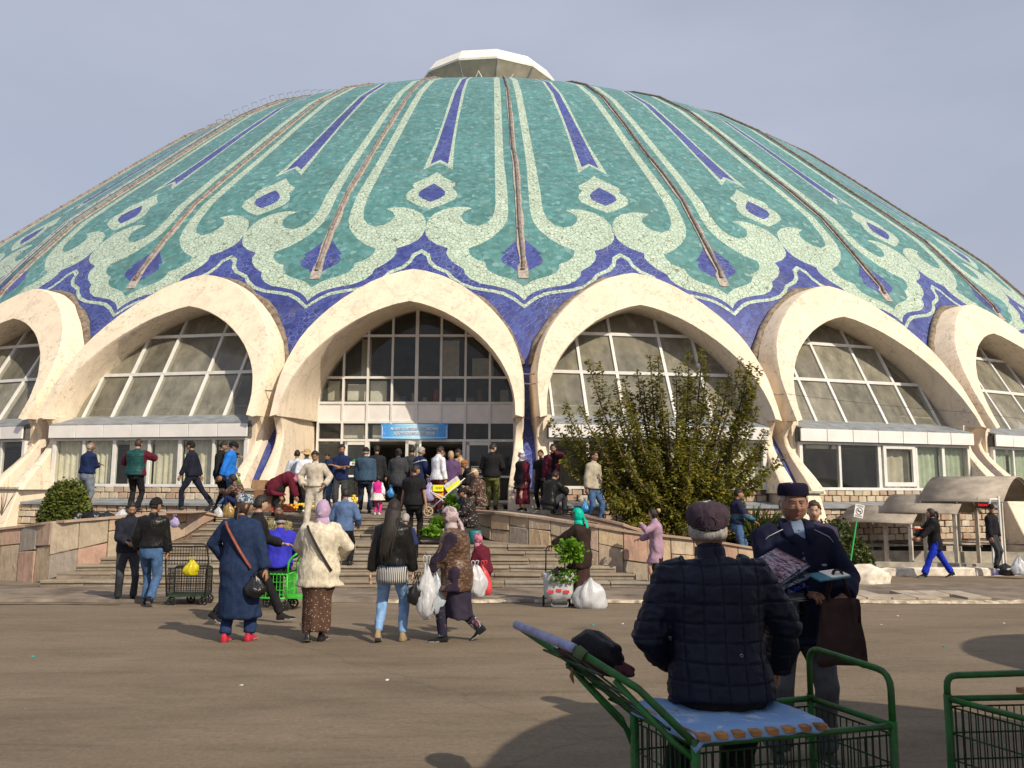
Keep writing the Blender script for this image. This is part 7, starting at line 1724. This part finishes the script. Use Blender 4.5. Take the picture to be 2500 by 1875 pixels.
papers('newspaper_stack', 'fanned stack of pink, white and blue newspapers on the standing man\'s forearm', pc, 14, .30, .23, [NP1, NP1, NP2, NP2, NP3, NP3, NP3, NP4], radians(14), radians(30), radians(-16), .05, 3, .0085, rnd_=.06, slide=.0045)
papers('newspaper_stack', 'lower bundle of black and white newspapers hanging under the coloured ones', pc+Vector((.0, .0, -.13)), 10, .27, .22, [NP1], radians(-24), radians(16), radians(20), .03, 5, .0085)
bk = Vector((at(2030, 5.0), 5.0, hz(1408, 5.0, 2030)))
bm = NB(); box(bm, -.105, .105, -.07, .07, 0, .012); bev(bm, .003); bo = obj('booklet', bm, M('booklet_teal', (.05, .20, .26), .4, .2, 6), None, False, loc=bk-Vector((.03, 0, 0)), rot=(radians(10), radians(-6), radians(10))); tag(bo, 'thin teal booklet in the standing man\'s left hand', 'booklet')
bm = NB(); box(bm, -.02, .10, -.068, .068, .0125, .018); obj('page_block', bm, M_PAPER, bo)
# brown tote
def tote(label, c, w, h, dpt, mat, rz=0, straps=.16, name='tote_bag', cat='bag', seed=2, wide=1.25):
    g = tag(empty(name, c, rz), label, cat); bm = NB(); secs = []
    for k in range(9):
        t = k/8; f = 1+(wide-1)*t; n = 28
        secs.append([Vector(((w/2)*f*(1 if abs(cos(q)) < .01 else math.copysign(abs(cos(q))**.6, cos(q))), (dpt/2)*(.35+.65*t)*math.copysign(abs(sin(q))**.8, sin(q)), -h*t+.01*sin(q*3)*t)) for q in [2*pi*j/n for j in range(n)]])
    loft(bm, secs); b = bm
    for v in b.verts: v.co += Vector((noise.noise(v.co*9+Vector((seed, 0, 0)))*.014, noise.noise(v.co*8+Vector((0, seed, 0)))*.022+.008*sin(v.co.x*60+v.co.z*9), noise.noise(v.co*6)*.008))
    obj('bag_body', b, mat, g, True)
    for y_ in (-.02, .02):
        bm = NB(); tube(bm, arcp([Vector((-w*.32, y_, -.01)), Vector((-.02, y_*.5, straps)), Vector((.02, y_*.5, straps)), Vector((w*.32, y_, -.01))], .05), [(.008, .003)]*13 if False else .006, 5); obj('strap', bm, mat, g, True)
    return g
TOTE = C('brown_tote_cloth', (.045, .025, .022), sc=8)
tote('large dark brown cloth bag hanging from the standing man\'s left wrist', (at(2040, 4.98), 4.98, hz(1462, 4.98, 2040)), .22, .38, .14, TOTE, radians(-6), .17)
# young man half hidden behind
F3 = person('young man with brown hair, face half hidden behind the old man in the skullcap', 1983, 9.7, H=1.66, head=172, skin='light', pose=dict(hd=(-10, -6)), top=dict(mat=C('fluffy_plum', (.045, .035, .075), sc=60, bump=1.0), hem=-.08, e=.06), bottom=dict(mat=BLACK), hair=('brown', 'short'))
# ================================================================ carts in the middle
def small_cart(label, c, L, Wd, z0_, z1, rz, mat, wmat, loop=0, seed=0, grp='green wire market carts'):
    g = tag(empty('market_cart', c, rz), label, 'cart', grp)
    P = [Vector((-L/2, -Wd/2, 0)), Vector((L/2, -Wd/2, 0)), Vector((L/2, Wd/2, 0)), Vector((-L/2, Wd/2, 0))]
    for k in range(4):
        a, b = P[k], P[(k+1) % 4]
        for z_ in (z0_, z1): bm = NB(); tube(bm, [a+Vector((0, 0, z_)), b+Vector((0, 0, z_))], .016, 6); obj('rail', bm, mat, g, True)
        bm = NB(); tube(bm, [a+Vector((0, 0, z0_)), a+Vector((0, 0, z1))], .018, 6); obj('corner_post', bm, mat, g, True)
        bm = NB(); wirepanel(bm, a.xy, b.xy, z1, z0_, 9, 3, .006); obj('wire_panel', bm, wmat, g)
        bm = NB(); tube(bm, [a*.9+Vector((0, 0, z0_)), a*.9+Vector((0, 0, .08))], .014, 5); obj('caster_fork', bm, BLK, g)
        wheel(g, a*.9+Vector((0, 0, .08)), (0, 1, .0), .08, .035)
    return g
yc = 13.75
gc = small_cart('bright green wire cart with the man in the blue jacket sitting on it', (at(680, yc), yc, gz(yc)), .52, .42, .2, .58, radians(-8), GREENB, GREENB)
bm = NB(); tube(bm, arcp([(.26, -.2, .58), (.27, -.2, .80), (.42, -.2, .92)], .08), .018, 6); tube(bm, arcp([(.26, .2, .58), (.27, .2, .80), (.42, .2, .92), (.42, -.2, .92)], .08), .018, 6); obj('push_handle', bm, GREENB, gc, True)
bm = NB(); box(bm, .26, .5, -.2, .2, .20, .23); obj('side_tray', bm, GREENB, gc)
for k in range(8):
    bm = NB(); box(bm, -.25+k*.065, -.21+k*.065, -.23, .23, .595, .615); obj('slat', bm, GREEND, gc)
F4 = person('man in royal blue jacket and dark flat cap sitting on the bright green cart', 686, 13.75, H=1.64, head=4, girth=1.15, z0=gz(yc), pose=dict(sit=1, pel=(0, .02, .74), lean=(6, 0), lf=(-.14, .46, .09), rf=(.14, .46, .09), lh=(-.18, .34, .84), rh=(.18, .34, .84), lp=(-1, -.4, -.3), rp=(1, -.4, -.3), hd=(8, -10)), top=dict(mat=ROYAL, hem=-.12, e=.045), bottom=dict(mat=BLACK), hair=('grey', 'short'), hat=('flatcap', BROWNC))
yd = 14.5; g = tag(empty('market_cart', (at(470, yd), yd, gz(yd)), radians(4)), 'dark green two-tier wire trolley with a yellow bag hooked on it', 'cart', 'green wire market carts')
Lc, Wc = .62, .42
bm = NB(); tube(bm, arcp([(-Lc/2, -Wc/2, .16), (-Lc/2-.05, -Wc/2, .75), (-Lc/2-.02, -Wc/2-.04, 1.03), (Lc/2+.0, -Wc/2-.04, 1.03), (Lc/2+.04, -Wc/2, .75), (Lc/2, -Wc/2, .16)], .07), .014, 6); obj('front_frame', bm, BLK, g, True)
bm = NB(); tube(bm, arcp([(-Lc/2, Wc/2, .16), (-Lc/2, Wc/2, .62), (Lc/2, Wc/2, .62), (Lc/2, Wc/2, .16)], .05), .013, 6); obj('rear_frame', bm, GREEND, g, True)
for (a, b, zt_, zb_, n) in (((-Lc/2, -Wc/2), (Lc/2, -Wc/2), .62, .2, 16), ((-Lc/2, Wc/2), (Lc/2, Wc/2), .6, .2, 12), ((-Lc/2, -Wc/2), (-Lc/2, Wc/2), .6, .2, 8), ((Lc/2, -Wc/2), (Lc/2, Wc/2), .6, .2, 8), ((-Lc/2-.03, -Wc/2-.02), (Lc/2+.03, -Wc/2-.02), .99, .68, 15)):
    bm = NB(); wirepanel(bm, a, b, zt_, zb_, n, 5 if zt_ < .7 else 4, .005); obj('wire_panel', bm, BLK, g)
bm = NB(); box(bm, -Lc/2-.01, Lc/2+.01, -Wc/2-.01, Wc/2+.01, .15, .185); obj('base_frame', bm, GREEND, g)
for x_, y_ in ((-.26, -.18), (.26, -.18), (-.05, .18), (.26, .18)):
    bm = NB(); tube(bm, [(x_, y_, .15), (x_+.03, y_, .075)], .014, 5); obj('caster_fork', bm, BLK, g); wheel(g, (x_+.03, y_, .075), (.2, 1, 0), .078, .03)
# ================================================================ bags and goods
def plastic(name, c):
    t = NT(name); v = t.vec(False); n = t.noise(t.vec(False, scale=(1.6, 1.6, .7)), 9, 5, .6, 2.2); m = t.n('ShaderNodeTexMusgrave') if False else t.noise(v, 5, 3, .5, 3)
    t.col(t.ramp(n.outputs['Fac'], [(.3, tuple(x*.82 for x in c)), (.7, c)])); t.rough(.28); t.spec(.5); t.bump(t.math('ADD', n.outputs['Fac'], m.outputs['Fac']), .55, .012)
    if sum(c) > .8:
        tl = t.n('ShaderNodeBsdfTranslucent'); tl.inputs[0].default_value = c+(1,); mm = t.n('ShaderNodeMixShader'); mm.inputs[0].default_value = .3
        t.l(t.b.outputs[0], mm.inputs[1]); t.l(tl.outputs[0], mm.inputs[2]); t.l(mm.outputs[0], t.out.inputs['Surface'])
    return t.m
PB = {k: plastic('plastic_'+k, c) for k, c in dict(black=(.012, .012, .013), white=(.68, .69, .72), yellow=(.72, .62, .02), blue=(.05, .28, .62), lilac=(.45, .40, .66), gold=(.28, .18, .05), pale=(.60, .68, .78), red=(.60, .05, .06), green=(.10, .22, .03)).items()}
def bag(label, px, d, py, w, h, col, handles=1, seed=1, name='plastic_bag', depth=.7, sag=1.0, hang=False, x0=None, z0=None):
    """py: photo row of the bag's top (or z0)"""
    x = at(px, d, py) if x0 is None else x0; zt_ = hz(py, d, px) if z0 is None else z0
    g = tag(empty(name, (x, d, zt_-h)), label, 'bag'); bm = NB(); n = 26; secs = []
    prof = [(0, .35), (.02, .72), (.12, .95), (.35, 1.0), (.6, .86), (.8, .55), (.93, .28), (1, .16)] if handles else [(0, .5), (.02, .86), (.12, 1.0), (.35, 1.0), (.6, .9), (.82, .62), (.95, .30), (1, .12)]
    if hang: prof = [(0, .10), (.06, .45), (.2, .85), (.38, 1.0), (.58, .86), (.78, .5), (.93, .24), (1, .14)]
    for t, f in prof: secs.append([Vector((w/2*f*cos(q), w/2*depth*f*sin(q), h*t)) for q in [2*pi*j/n for j in range(n)]])
    loft(bm, secs); bmesh.ops.subdivide_edges(bm, edges=list(bm.edges), cuts=1, use_grid_fill=True)
    for v in bm.verts:
        q = v.co*(9/max(.25, w)*.35)+Vector((seed*3.3, 0, 0)); a = math.atan2(v.co.y, v.co.x); up = v.co.z/h
        m = 1+.30*noise.noise(q*.7+Vector((0, seed, 0)))+(.09*sin(a*7+seed)*up**1.2)+.10*(1-abs(noise.noise(q*1.8))*3)
        v.co.x *= m; v.co.y *= m; v.co.x += .10*w*sin(up*2+seed)*up
        if v.co.z > .01: v.co.z += .10*h*noise.noise(q*1.2)+.07*h*sin(a*2+seed)*up
    obj('bag_body', bm, PB[col], g, True)
    if handles:
        for s_ in (-1, 1):
            bm = NB(); tube(bm, arcp([Vector((-w*.07, s_*.012, h*.97)), Vector((s_*w*.10-.01, s_*.02, h*1.22)), Vector((s_*w*.10+.03, s_*.02, h*1.22)), Vector((w*.07, s_*.012, h*.97))], .03), .006, 5); obj('handle', bm, PB[col], g, True)
    return g
bag('glossy black plastic bag in the hand of the woman in the denim robe', 626, 10.1, 1408, .27, .25, 'black', 1, 2, hang=True)
bag('black pear-shaped bag held by the woman with long hair', 1017, 10.1, 1412, .21, .32, 'black', 1, 5, hang=True)
bag('limp white plastic bag bundle held by the old woman in the vest', 1040, 10.1, 1385, .24, .62, 'white', 1, 7, hang=True)
bag('pale blue plastic bag hanging behind the white bundle', 1068, 10.2, 1400, .20, .50, 'pale', 1, 9, hang=True)
bag('bright blue plastic bag, lowest of the bundle in front of the old woman', 1076, 10.25, 1452, .15, .26, 'blue', 0, 11, hang=True)
bag('white carrier bag hanging at the old woman\'s back', 1158, 10.7, 1385, .30, .38, 'white', 1, 13)
bag('red and white printed carrier bag behind the old woman in the vest', 1180, 10.9, 1384, .22, .36, 'red', 1, 15)
bag('white plastic bag with a blue print on the ground beside the trolley', 1440, 14.0, 1412, .52, .50, 'white', 0, 17)
bag('yellow plastic bag hooked on the dark green trolley', 466, 14.1, 1368, .24, .25, 'yellow', 1, 19)
bag('leftmost black rubbish bag on the wall cap by the round bush', 190, 19.5, 1247, .42, .26, 'black', 0, 21)
bag('black bag between the round bush and the crumpled bag', 232, 19.4, 1246, .50, .23, 'black', 0, 22)
bag('crumpled black bag right of the man with folded arms', 262, 19.35, 1248, .36, .22, 'black', 0, 23)
bag('white knotted plastic bag on the left wall cap', 297, 19.3, 1244, .30, .24, 'white', 1, 24)
bag('black bag at the feet of the man in the teal vest', 318, 19.6, 1240, .26, .26, 'black', 0, 25)
bag('lilac plastic bag hanging on the retaining wall beside the steps', 426, 18.75, 1262, .20, .24, 'lilac', 1, 26, hang=True)
bag('black bag at the top of the steps, left of the white one', 512, 20.7, 1236, .22, .28, 'black', 0, 27)
bag('white plastic bag with a tub at the top of the steps', 535, 20.65, 1238, .22, .26, 'white', 1, 28)
bag('golden woven sack at the top of the steps', 561, 20.7, 1228, .28, .34, 'gold', 0, 29)
bag('green drawstring bag on the back of the man in bright blue', 582, 21.2, 1162, .16, .30, 'green', 1, 30, hang=True)
bag('blue plastic bag carried to the doors by the woman in the hood', 953, 22.4, 1190, .20, .28, 'blue', 1, 31, hang=True)
bag('clear blue plastic bag carried by the man in the stone jacket', 1427, 19.9, 1222, .20, .30, 'blue', 1, 32, hang=True)
bag('black plastic bag carried by the man in the striped sweater', 1803, 19.1, 1300, .19, .26, 'black', 1, 33, hang=True)
bag('black rubbish bag by the kerb at the right edge', 2457, 20.2, 1377, .36, .28, 'black', 0, 34)
bag('large white plastic bag by the kerb, cut by the right edge', 2490, 20.1, 1362, .46, .42, 'white', 1, 35)
bag('small lilac bag left of the black rubbish bag', 2432, 20.3, 1388, .18, .16, 'lilac', 0, 36)
bag('white paper shopping bag by the pushchair', 1110, 21.2, 1190, .24, .30, 'white', 0, 37)
bag('lilac printed bags stacked on the pushchair', 1046, 21.0, 1178, .30, .48, 'lilac', 1, 38)
# herbs
def herbs(name, label, c, r, n, seed=1, sc=(1, 1, 1), L0=.035, lump=.25):
    rnd = random.Random(seed); V = []; Fc = []
    for q in range(n):
        a = rnd.uniform(0, 2*pi); b = rnd.uniform(-1.2, 1.5); k = rnd.random()**.4; dv = Vector((cos(a)*cos(b), sin(a)*cos(b), sin(b))); p = Vector((dv.x*sc[0], dv.y*sc[1], dv.z*sc[2]))*r*k*(1+lump*2*noise.noise(dv*2.2+Vector((seed, 0, 0))))
        L = L0*rnd.uniform(.7, 1.4); leaf(V, Fc, p, (dv+Vector((rnd.uniform(-.9, .9), rnd.uniform(-.9, .9), rnd.uniform(-.6, .9)))).normalized(), Vector((rnd.uniform(-1, 1), rnd.uniform(-1, 1), 1)).normalized(), L, L*.5)
    return tag(from_lists(name, V, Fc, M_HERB, None, c), label, 'herbs')
def at3(px, py, d): return (at(px, d, py), d, hz(py, d, px))
herbs('herb_bunch', 'big bunch of green herbs in the arms of the woman with the turquoise scarf', at3(1392, 1345, 13.85), .19, 1100, 1, (1.1, .8, .85), .055, .35)
herbs('herb_bunch', 'bright green herbs heaped in the mouth of the trolley bag', at3(1372, 1408, 14.05), .24, 900, 2, (1.1, .8, .45), .045)
herbs('lettuce_heap', 'round head of greens beside the pushchair', at3(1100, 1222, 20.9), .13, 500, 3, (1, .8, 1), .06)
herbs('lettuce_heap', 'greens in front of the woman in the black floral coat', at3(1075, 1275, 19.5), .20, 600, 4, (1.1, .8, .6), .06)
herbs('lettuce_heap', 'leafy greens spread on the black sheet on the steps', at3(1052, 1300, 18.9), .22, 600, 5, (1.2, .9, .45), .06)
herbs('lettuce_heap', 'small pile of greens below the white bag at the top of the steps', at3(1118, 1243, 20.2), .14, 400, 6, (1.3, .8, .6), .05)
# shopping trolley
yt = 14.15; g = tag(empty('shopping_trolley', (at(1362, yt), yt, gz(yt))), 'two-wheeled shopping trolley with a full white printed sack of greens', 'trolley')
bm = NB(); tube(bm, arcp([(-.20, .10, .12), (-.20, .12, .6), (-.19, .16, 1.0), (.12, .16, 1.0), (.13, .12, .6), (.13, .10, .12)], .08), .012, 6); obj('handle_frame', bm, BLK, g, True)
bm = NB(); tube(bm, [(-.2, .12, .56), (.13, .12, .56)], .008, 5); obj('cross_bar', bm, BLK, g, True)
bm = NB(); tube(bm, arcp([(-.12, -.05, .16), (-.12, -.14, .03), (.16, -.14, .03), (.16, -.05, .16)], .04), .011, 6); obj('foot_frame', bm, M_METALG, g, True)
for x_ in (-.24, .20): wheel(g, (x_, .08, .09), (1, 0, 0), .09, .03)
bm = NB(); n = 30; secs = []
for t, f in ((0, .75), (.03, .95), (.3, 1.0), (.65, 1.02), (.92, 1.06), (1.0, 1.0), (.97, .9), (.85, .86)): secs.append([Vector((.0+.25*f*math.copysign(abs(cos(q))**.7, cos(q)), -.04+.17*f*math.copysign(abs(sin(q))**.7, sin(q)), .14+.44*t)) for q in [2*pi*j/n for j in range(n)]])
loft(bm, secs)
for v in bm.verts: v.co += noise.noise_vector(v.co*7)*.022
sack = obj('sack', bm, PB['white'], g, True)
text('SHIVALI', .085, M_INK, g, (0, -.235, .47), (pi/2, 0, 0), ext=.001, bold=.003, sx=1.1)
bm = NB()
for k in range(3): box(bm, -.18+k*.13, -.09+k*.13, -.222, -.216, .25+.02*(k % 2), .30+.02*(k % 2))
obj('red_print', bm, PB['red'], g)
bag('black bag tucked into the top of the trolley sack', 1362, 13.95, 1385, .16, .14, 'black', 0, 41)
# cardboard stall left of the doors
CARD = M('cardboard', (.22, .12, .065), .85, .15, 5, .3, 30); CARD2 = M('cardboard_light', (.32, .20, .11), .85, .15, 5)
def carton(label, px, py0, py1, d, w, mat=CARD, flaps=True, name='cardboard_box', dp=.35, rz=0):
    z1 = hz(py0, d, px); z0_ = hz(py1, d, px); g = tag(empty(name, (at(px, d), d, z0_), rz), label, 'box'); h = z1-z0_
    bm = NB(); box(bm, -w/2, w/2, -dp/2, dp/2, 0, h); bev(bm, .006); obj('box_body', bm, mat, g)
    bm = NB(); box(bm, -w/2+.01, w/2-.01, -.022, .022, h, h+.003); obj('tape', bm, CARD2, g)
    if flaps:
        bm = NB(); box(bm, -w/2, w/2, -dp/2-.10, -dp/2, h-.012, h-.004); obj('flap', bm, mat, g)
    return g
carton('large brown cardboard box used as a stall table left of the bending woman', 645, 1196, 1246, 21.0, .50, flaps=False)
carton('small cardboard box standing on the brown stall box', 630, 1172, 1194, 21.0, .32, CARD2, False)
carton('short brown block under the seated woman in the sun visor', 1166, 1244, 1262, 20.45, .14, M('brick_block', (.30, .13, .08), .9), False, 'brick_block', .2)
fruit = M('orange_fruit', (.85, .36, .02), .45, .1); lemon = M('yellow_fruit', (.80, .55, .04), .45, .1)
def heap(name, label, px, py, d, n, r, mat, w, seed, layers=2):
    rnd = random.Random(seed); g = tag(empty(name, at3(px, py, d)), label, 'fruit'); bm = NB(); sph(bm, (0, 0, 0), r, 10, 7); me = bm2me('fruit', bm, mat, True)
    for k in range(n):
        l = int(k/(n/layers)); obj('fruit', me, None, g, loc=(rnd.uniform(-w, w)*(1-.3*l), rnd.uniform(-.12, .12), r+l*r*1.5))
heap('fruit_pile', 'pile of oranges on the ground left of the grey-jacket man', 708, 1243, 21.0, 22, .038, fruit, .24, 1)
heap('fruit_pile', 'yellow fruit heaped beside the man with crossed arms', 745, 1240, 21.2, 20, .036, lemon, .2, 2)
heap('fruit_pile', 'basket-high pile of yellow fruit beside the man in steel blue', 864, 1232, 22.0, 22, .04, lemon, .12, 3, 4)
heap('fruit_pile', 'oranges behind the jeans of the boy at the door', 786, 1236, 21.9, 16, .04, fruit, .15, 4)
bm = NB(); box(bm, -.14, .14, -.12, .12, 0, .16); bev(bm, .02); tag(obj('fruit_basket', bm, M('wicker', (.45, .30, .16), .9, .3, 20, .8, 60), None, loc=at3(864, 1246, 21.95)), 'woven basket under the yellow fruit by the doors', 'basket')
bm = NB(); bmesh.ops.create_icosphere(bm, subdivisions=4, radius=1)
for v in bm.verts: v.co = Vector((v.co.x*.34, v.co.y*.22, max(0, v.co.z)*.12*(1+noise.noise(v.co*4)))); v.co.z += .02*noise.noise(v.co*30)
tag(obj('vegetable_sheet', bm, pat_mat('red_goods', (.30, .05, .03), [((.60, .30, .10), .6), ((.05, .12, .03), .66)], 16), None, True, loc=at3(690, 1250, 20.8)), 'red netted goods on the floor below the bending woman', 'goods')
bm = NB()
for k in range(12): a = k*1.7; sph(bm, (.25*sin(a)+.1*sin(k), .12*cos(a*1.3), .04), .05, 8, 6, k % 2, (1.3, .9, .7))
tag(obj('vegetable_spread', bm, [C('pale_cloth', (.7, .7, .66)), M('herb_dark', (.05, .12, .02), .6)], None, True, loc=at3(740, 1252, 20.9)), 'pale bundles of goods laid on the platform in front of the fruit', 'goods')
bm = NB(); box(bm, -.36, .36, -.25, .25, 0, .012)
for v in bm.verts: v.co.z += .01
tag(obj('black_sheet', bm, PB['black'], None, loc=(at(1055, 18.95), 19.0, stz(18.9)+.012)), 'black plastic sheet of vegetables on the landing', 'sheet')
bm = NB(); secs = [[Vector((r*cos(q), r*sin(q), z_)) for q in [2*pi*k/16 for k in range(16)]] for r, z_ in ((.17, 0), (.14, .28), (.13, .30))]; loft(bm, secs); tag(obj('plastic_stool', bm, M('teal_plastic', (.02, .22, .24), .4), None, True, loc=(at(1160, 19.0), 19.0, stz(18.95))), 'teal plastic stool under the woman in the black floral coat', 'stool')
bm = NB(); secs = [[Vector((r*cos(q), r*sin(q), z_)) for q in [2*pi*k/18 for k in range(18)]] for r, z_ in ((.16, 0), (.22, .14), (.20, .14), (.14, .02))]; loft(bm, secs, caps=True); tag(obj('washing_basin', bm, M('black_plastic', (.02, .02, .022), .4), None, True, loc=at3(1090, 1256, 20.3)), 'black basin with greens by the pushchair wheel', 'basin')
# pushchair with boxes
yp = 21.1; g = tag(empty('pushchair', (at(1080, yp), yp, plat_z(at(1080, yp), yp))), 'old pushchair used as a stall cart, loaded with bright yellow boxes', 'pushchair')
for k, (a, b) in enumerate((((-.35, 0, .13), (.55, 0, .95)), ((.38, 0, .13), (-.32, 0, .62)), ((-.32, 0, .62), (.1, 0, .45)))):
    for y_ in (-.2, .2): bm = NB(); tube(bm, [Vector((a[0], y_, a[2])), Vector((b[0], y_, b[2]))], .014, 6); obj('frame_tube', bm, M_WHITE, g, True)
bm = NB(); tube(bm, [(.55, -.2, .95), (.55, .2, .95)], .014, 6); obj('push_bar', bm, M_WHITE, g, True)
for x_, y_ in ((-.35, -.22), (-.35, .22), (.38, -.22), (.38, .22)): wheel(g, (x_, y_, .12), (0, 1, 0), .125, .03, (M('tan_tyre', (.45, .34, .20), .6), M('rim_tan', (.5, .4, .25), .6)))
bm = NB(); box(bm, -.3, .34, -.2, .2, .28, .32); obj('tray', bm, BLK, g)
YEL = M('yellow_box_print', (.80, .78, .02), .6, .08)
b1 = carton('bright yellow juice box standing on the pushchair', 1068, 1184, 1200, 21.0, .27, YEL, False, 'yellow_box', .2); text('FORT', .07, M_INK, b1, (.03, -.105, .08), (pi/2, 0, 0), ext=.001, sx=1)
b2 = carton('tilted white and yellow box leaning on the pushchair bar', 1110, 1170, 1192, 21.0, .42, C('box_white', (.62, .60, .62)), False, 'tilted_box', .16); b2.rotation_euler = (0, radians(-36), 0)
bm = NB(); box(bm, -.21, .21, -.09, -.081, .0, .12); obj('yellow_label', bm, YEL, b2)
carton('orange crate under the yellow juice box', 1070, 1202, 1216, 21.05, .24, M('orange_plastic', (.75, .30, .02), .5), False, 'plastic_crate', .2)
# plate of food
pz = at3(2238, 1293, 20.2); bm = NB(); secs = [[Vector((r*cos(q), r*.9*sin(q), z_)) for q in [2*pi*k/18 for k in range(18)]] for r, z_ in ((.07, 0), (.15, .03), (.14, .035), (.06, .01))]; loft(bm, secs); pt_ = tag(obj('food_plate', bm, M('red_plate', (.55, .06, .05), .4), None, True, loc=pz), 'red and white plate of food carried by the walking woman', 'plate')
bm = NB()
for k in range(7): sph(bm, (.07*sin(k*2.1), .05*cos(k*1.7), .045), .035, 8, 6)
obj('food', bm, C('dumplings', (.62, .50, .36)), pt_, True)
# litter and small stones on the road
rnd = random.Random(31)
LIT = M('litter_pale', (.55, .53, .50), .8)
for k, (px, py) in enumerate(((82, 1586), (945, 1641), (590, 1653), (1447, 1510), (1520, 1508), (2150, 1510), (2305, 1563), (2450, 1506), (2190, 1488))):
    d_ = 1.8*2000/(py-1190); d_ = (1.7-gz(d_))*2000/(py-1190); bm = NB(); bmesh.ops.create_icosphere(bm, subdivisions=1, radius=.02)
    for v in bm.verts: v.co *= 1+.5*noise.noise(v.co*60+Vector((k, 0, 0))); v.co.z *= .4
    tag(obj('litter_scrap', bm, LIT if k % 3 else M('litter_teal', (.02, .30, .28), .6), None, loc=(at(px, d_, py), d_, gz(d_)+.006)), ['small turquoise scrap of litter at the far left of the road', 'pale scrap on the road below the walking women', 'pale scrap on the road near the left, below the denim robe', 'pale scrap on the road left of the seated man', 'pale speck just left of the seated man, far up the road', 'pale scrap right of the brown bag', 'pale scrap on the road between the two carts', 'pale scrap near the right edge below the rubbish bags', 'tiny pale scrap beyond the brown bag near the kerb'][k], 'litter', 'scraps of litter on the road')
# ================================================================ parasols that shade the foreground (just outside the view)
def parasol(label, c, r, h, rot=0):
    g = tag(empty('market_parasol', (c[0], c[1], 0), rot), label, 'parasol', 'market parasols beside the photographer'); n = 8
    bm = NB(); top = bm.verts.new((0, 0, h+.45)); R = []
    ring = [bm.verts.new((r*cos(2*pi*i/48)*(1-.035*abs(sin(pi*i/6))), r*sin(2*pi*i/48)*(1-.035*abs(sin(pi*i/6))), h-.12+.05*abs(sin(pi*i/6)))) for i in range(48)]
    mid = [bm.verts.new((r*.5*cos(2*pi*i/48), r*.5*sin(2*pi*i/48), h+.24)) for i in range(48)]
    for i in range(48): j = (i+1) % 48; bm.faces.new((top, mid[i], mid[j])); bm.faces.new((mid[i], ring[i], ring[j], mid[j]))
    bmesh.ops.solidify(bm, geom=list(bm.faces), thickness=.006); obj('canopy', bm, C('parasol_cloth', (.10, .12, .16)), g)
    bm = NB(); tube(bm, [(0, 0, 0), (0, 0, h+.5)], .028, 8); obj('pole', bm, M_METALG, g, True)
    for i in range(8):
        bm = NB(); a = 2*pi*i/8; tube(bm, [(0, 0, h+.36), (r*.5*cos(a), r*.5*sin(a), h+.2), (r*.98*cos(a), r*.98*sin(a), h-.13)], .008, 4); obj('rib', bm, M_METALG, g)
    bm = NB(); box(bm, -.25, .25, -.25, .25, 0, .08); bev(bm, .02); obj('base', bm, M_CONC, g)
kx, ky = sin(SUN_AZ)/tan(SUN_EL), cos(SUN_AZ)/tan(SUN_EL)
hp = 3.3
parasol('large dark market parasol shading the two old men, beyond the right edge', (2.15+kx*hp, 4.95-ky*hp), 2.35, hp)
parasol('second dark market parasol standing behind the photographer', (.55+kx*hp, 3.15-ky*hp), 2.35, hp, .3)
parasol('third dark market parasol further right along the plaza', (7.5+kx*hp, 8.75-ky*hp), 2.2, hp, .5)
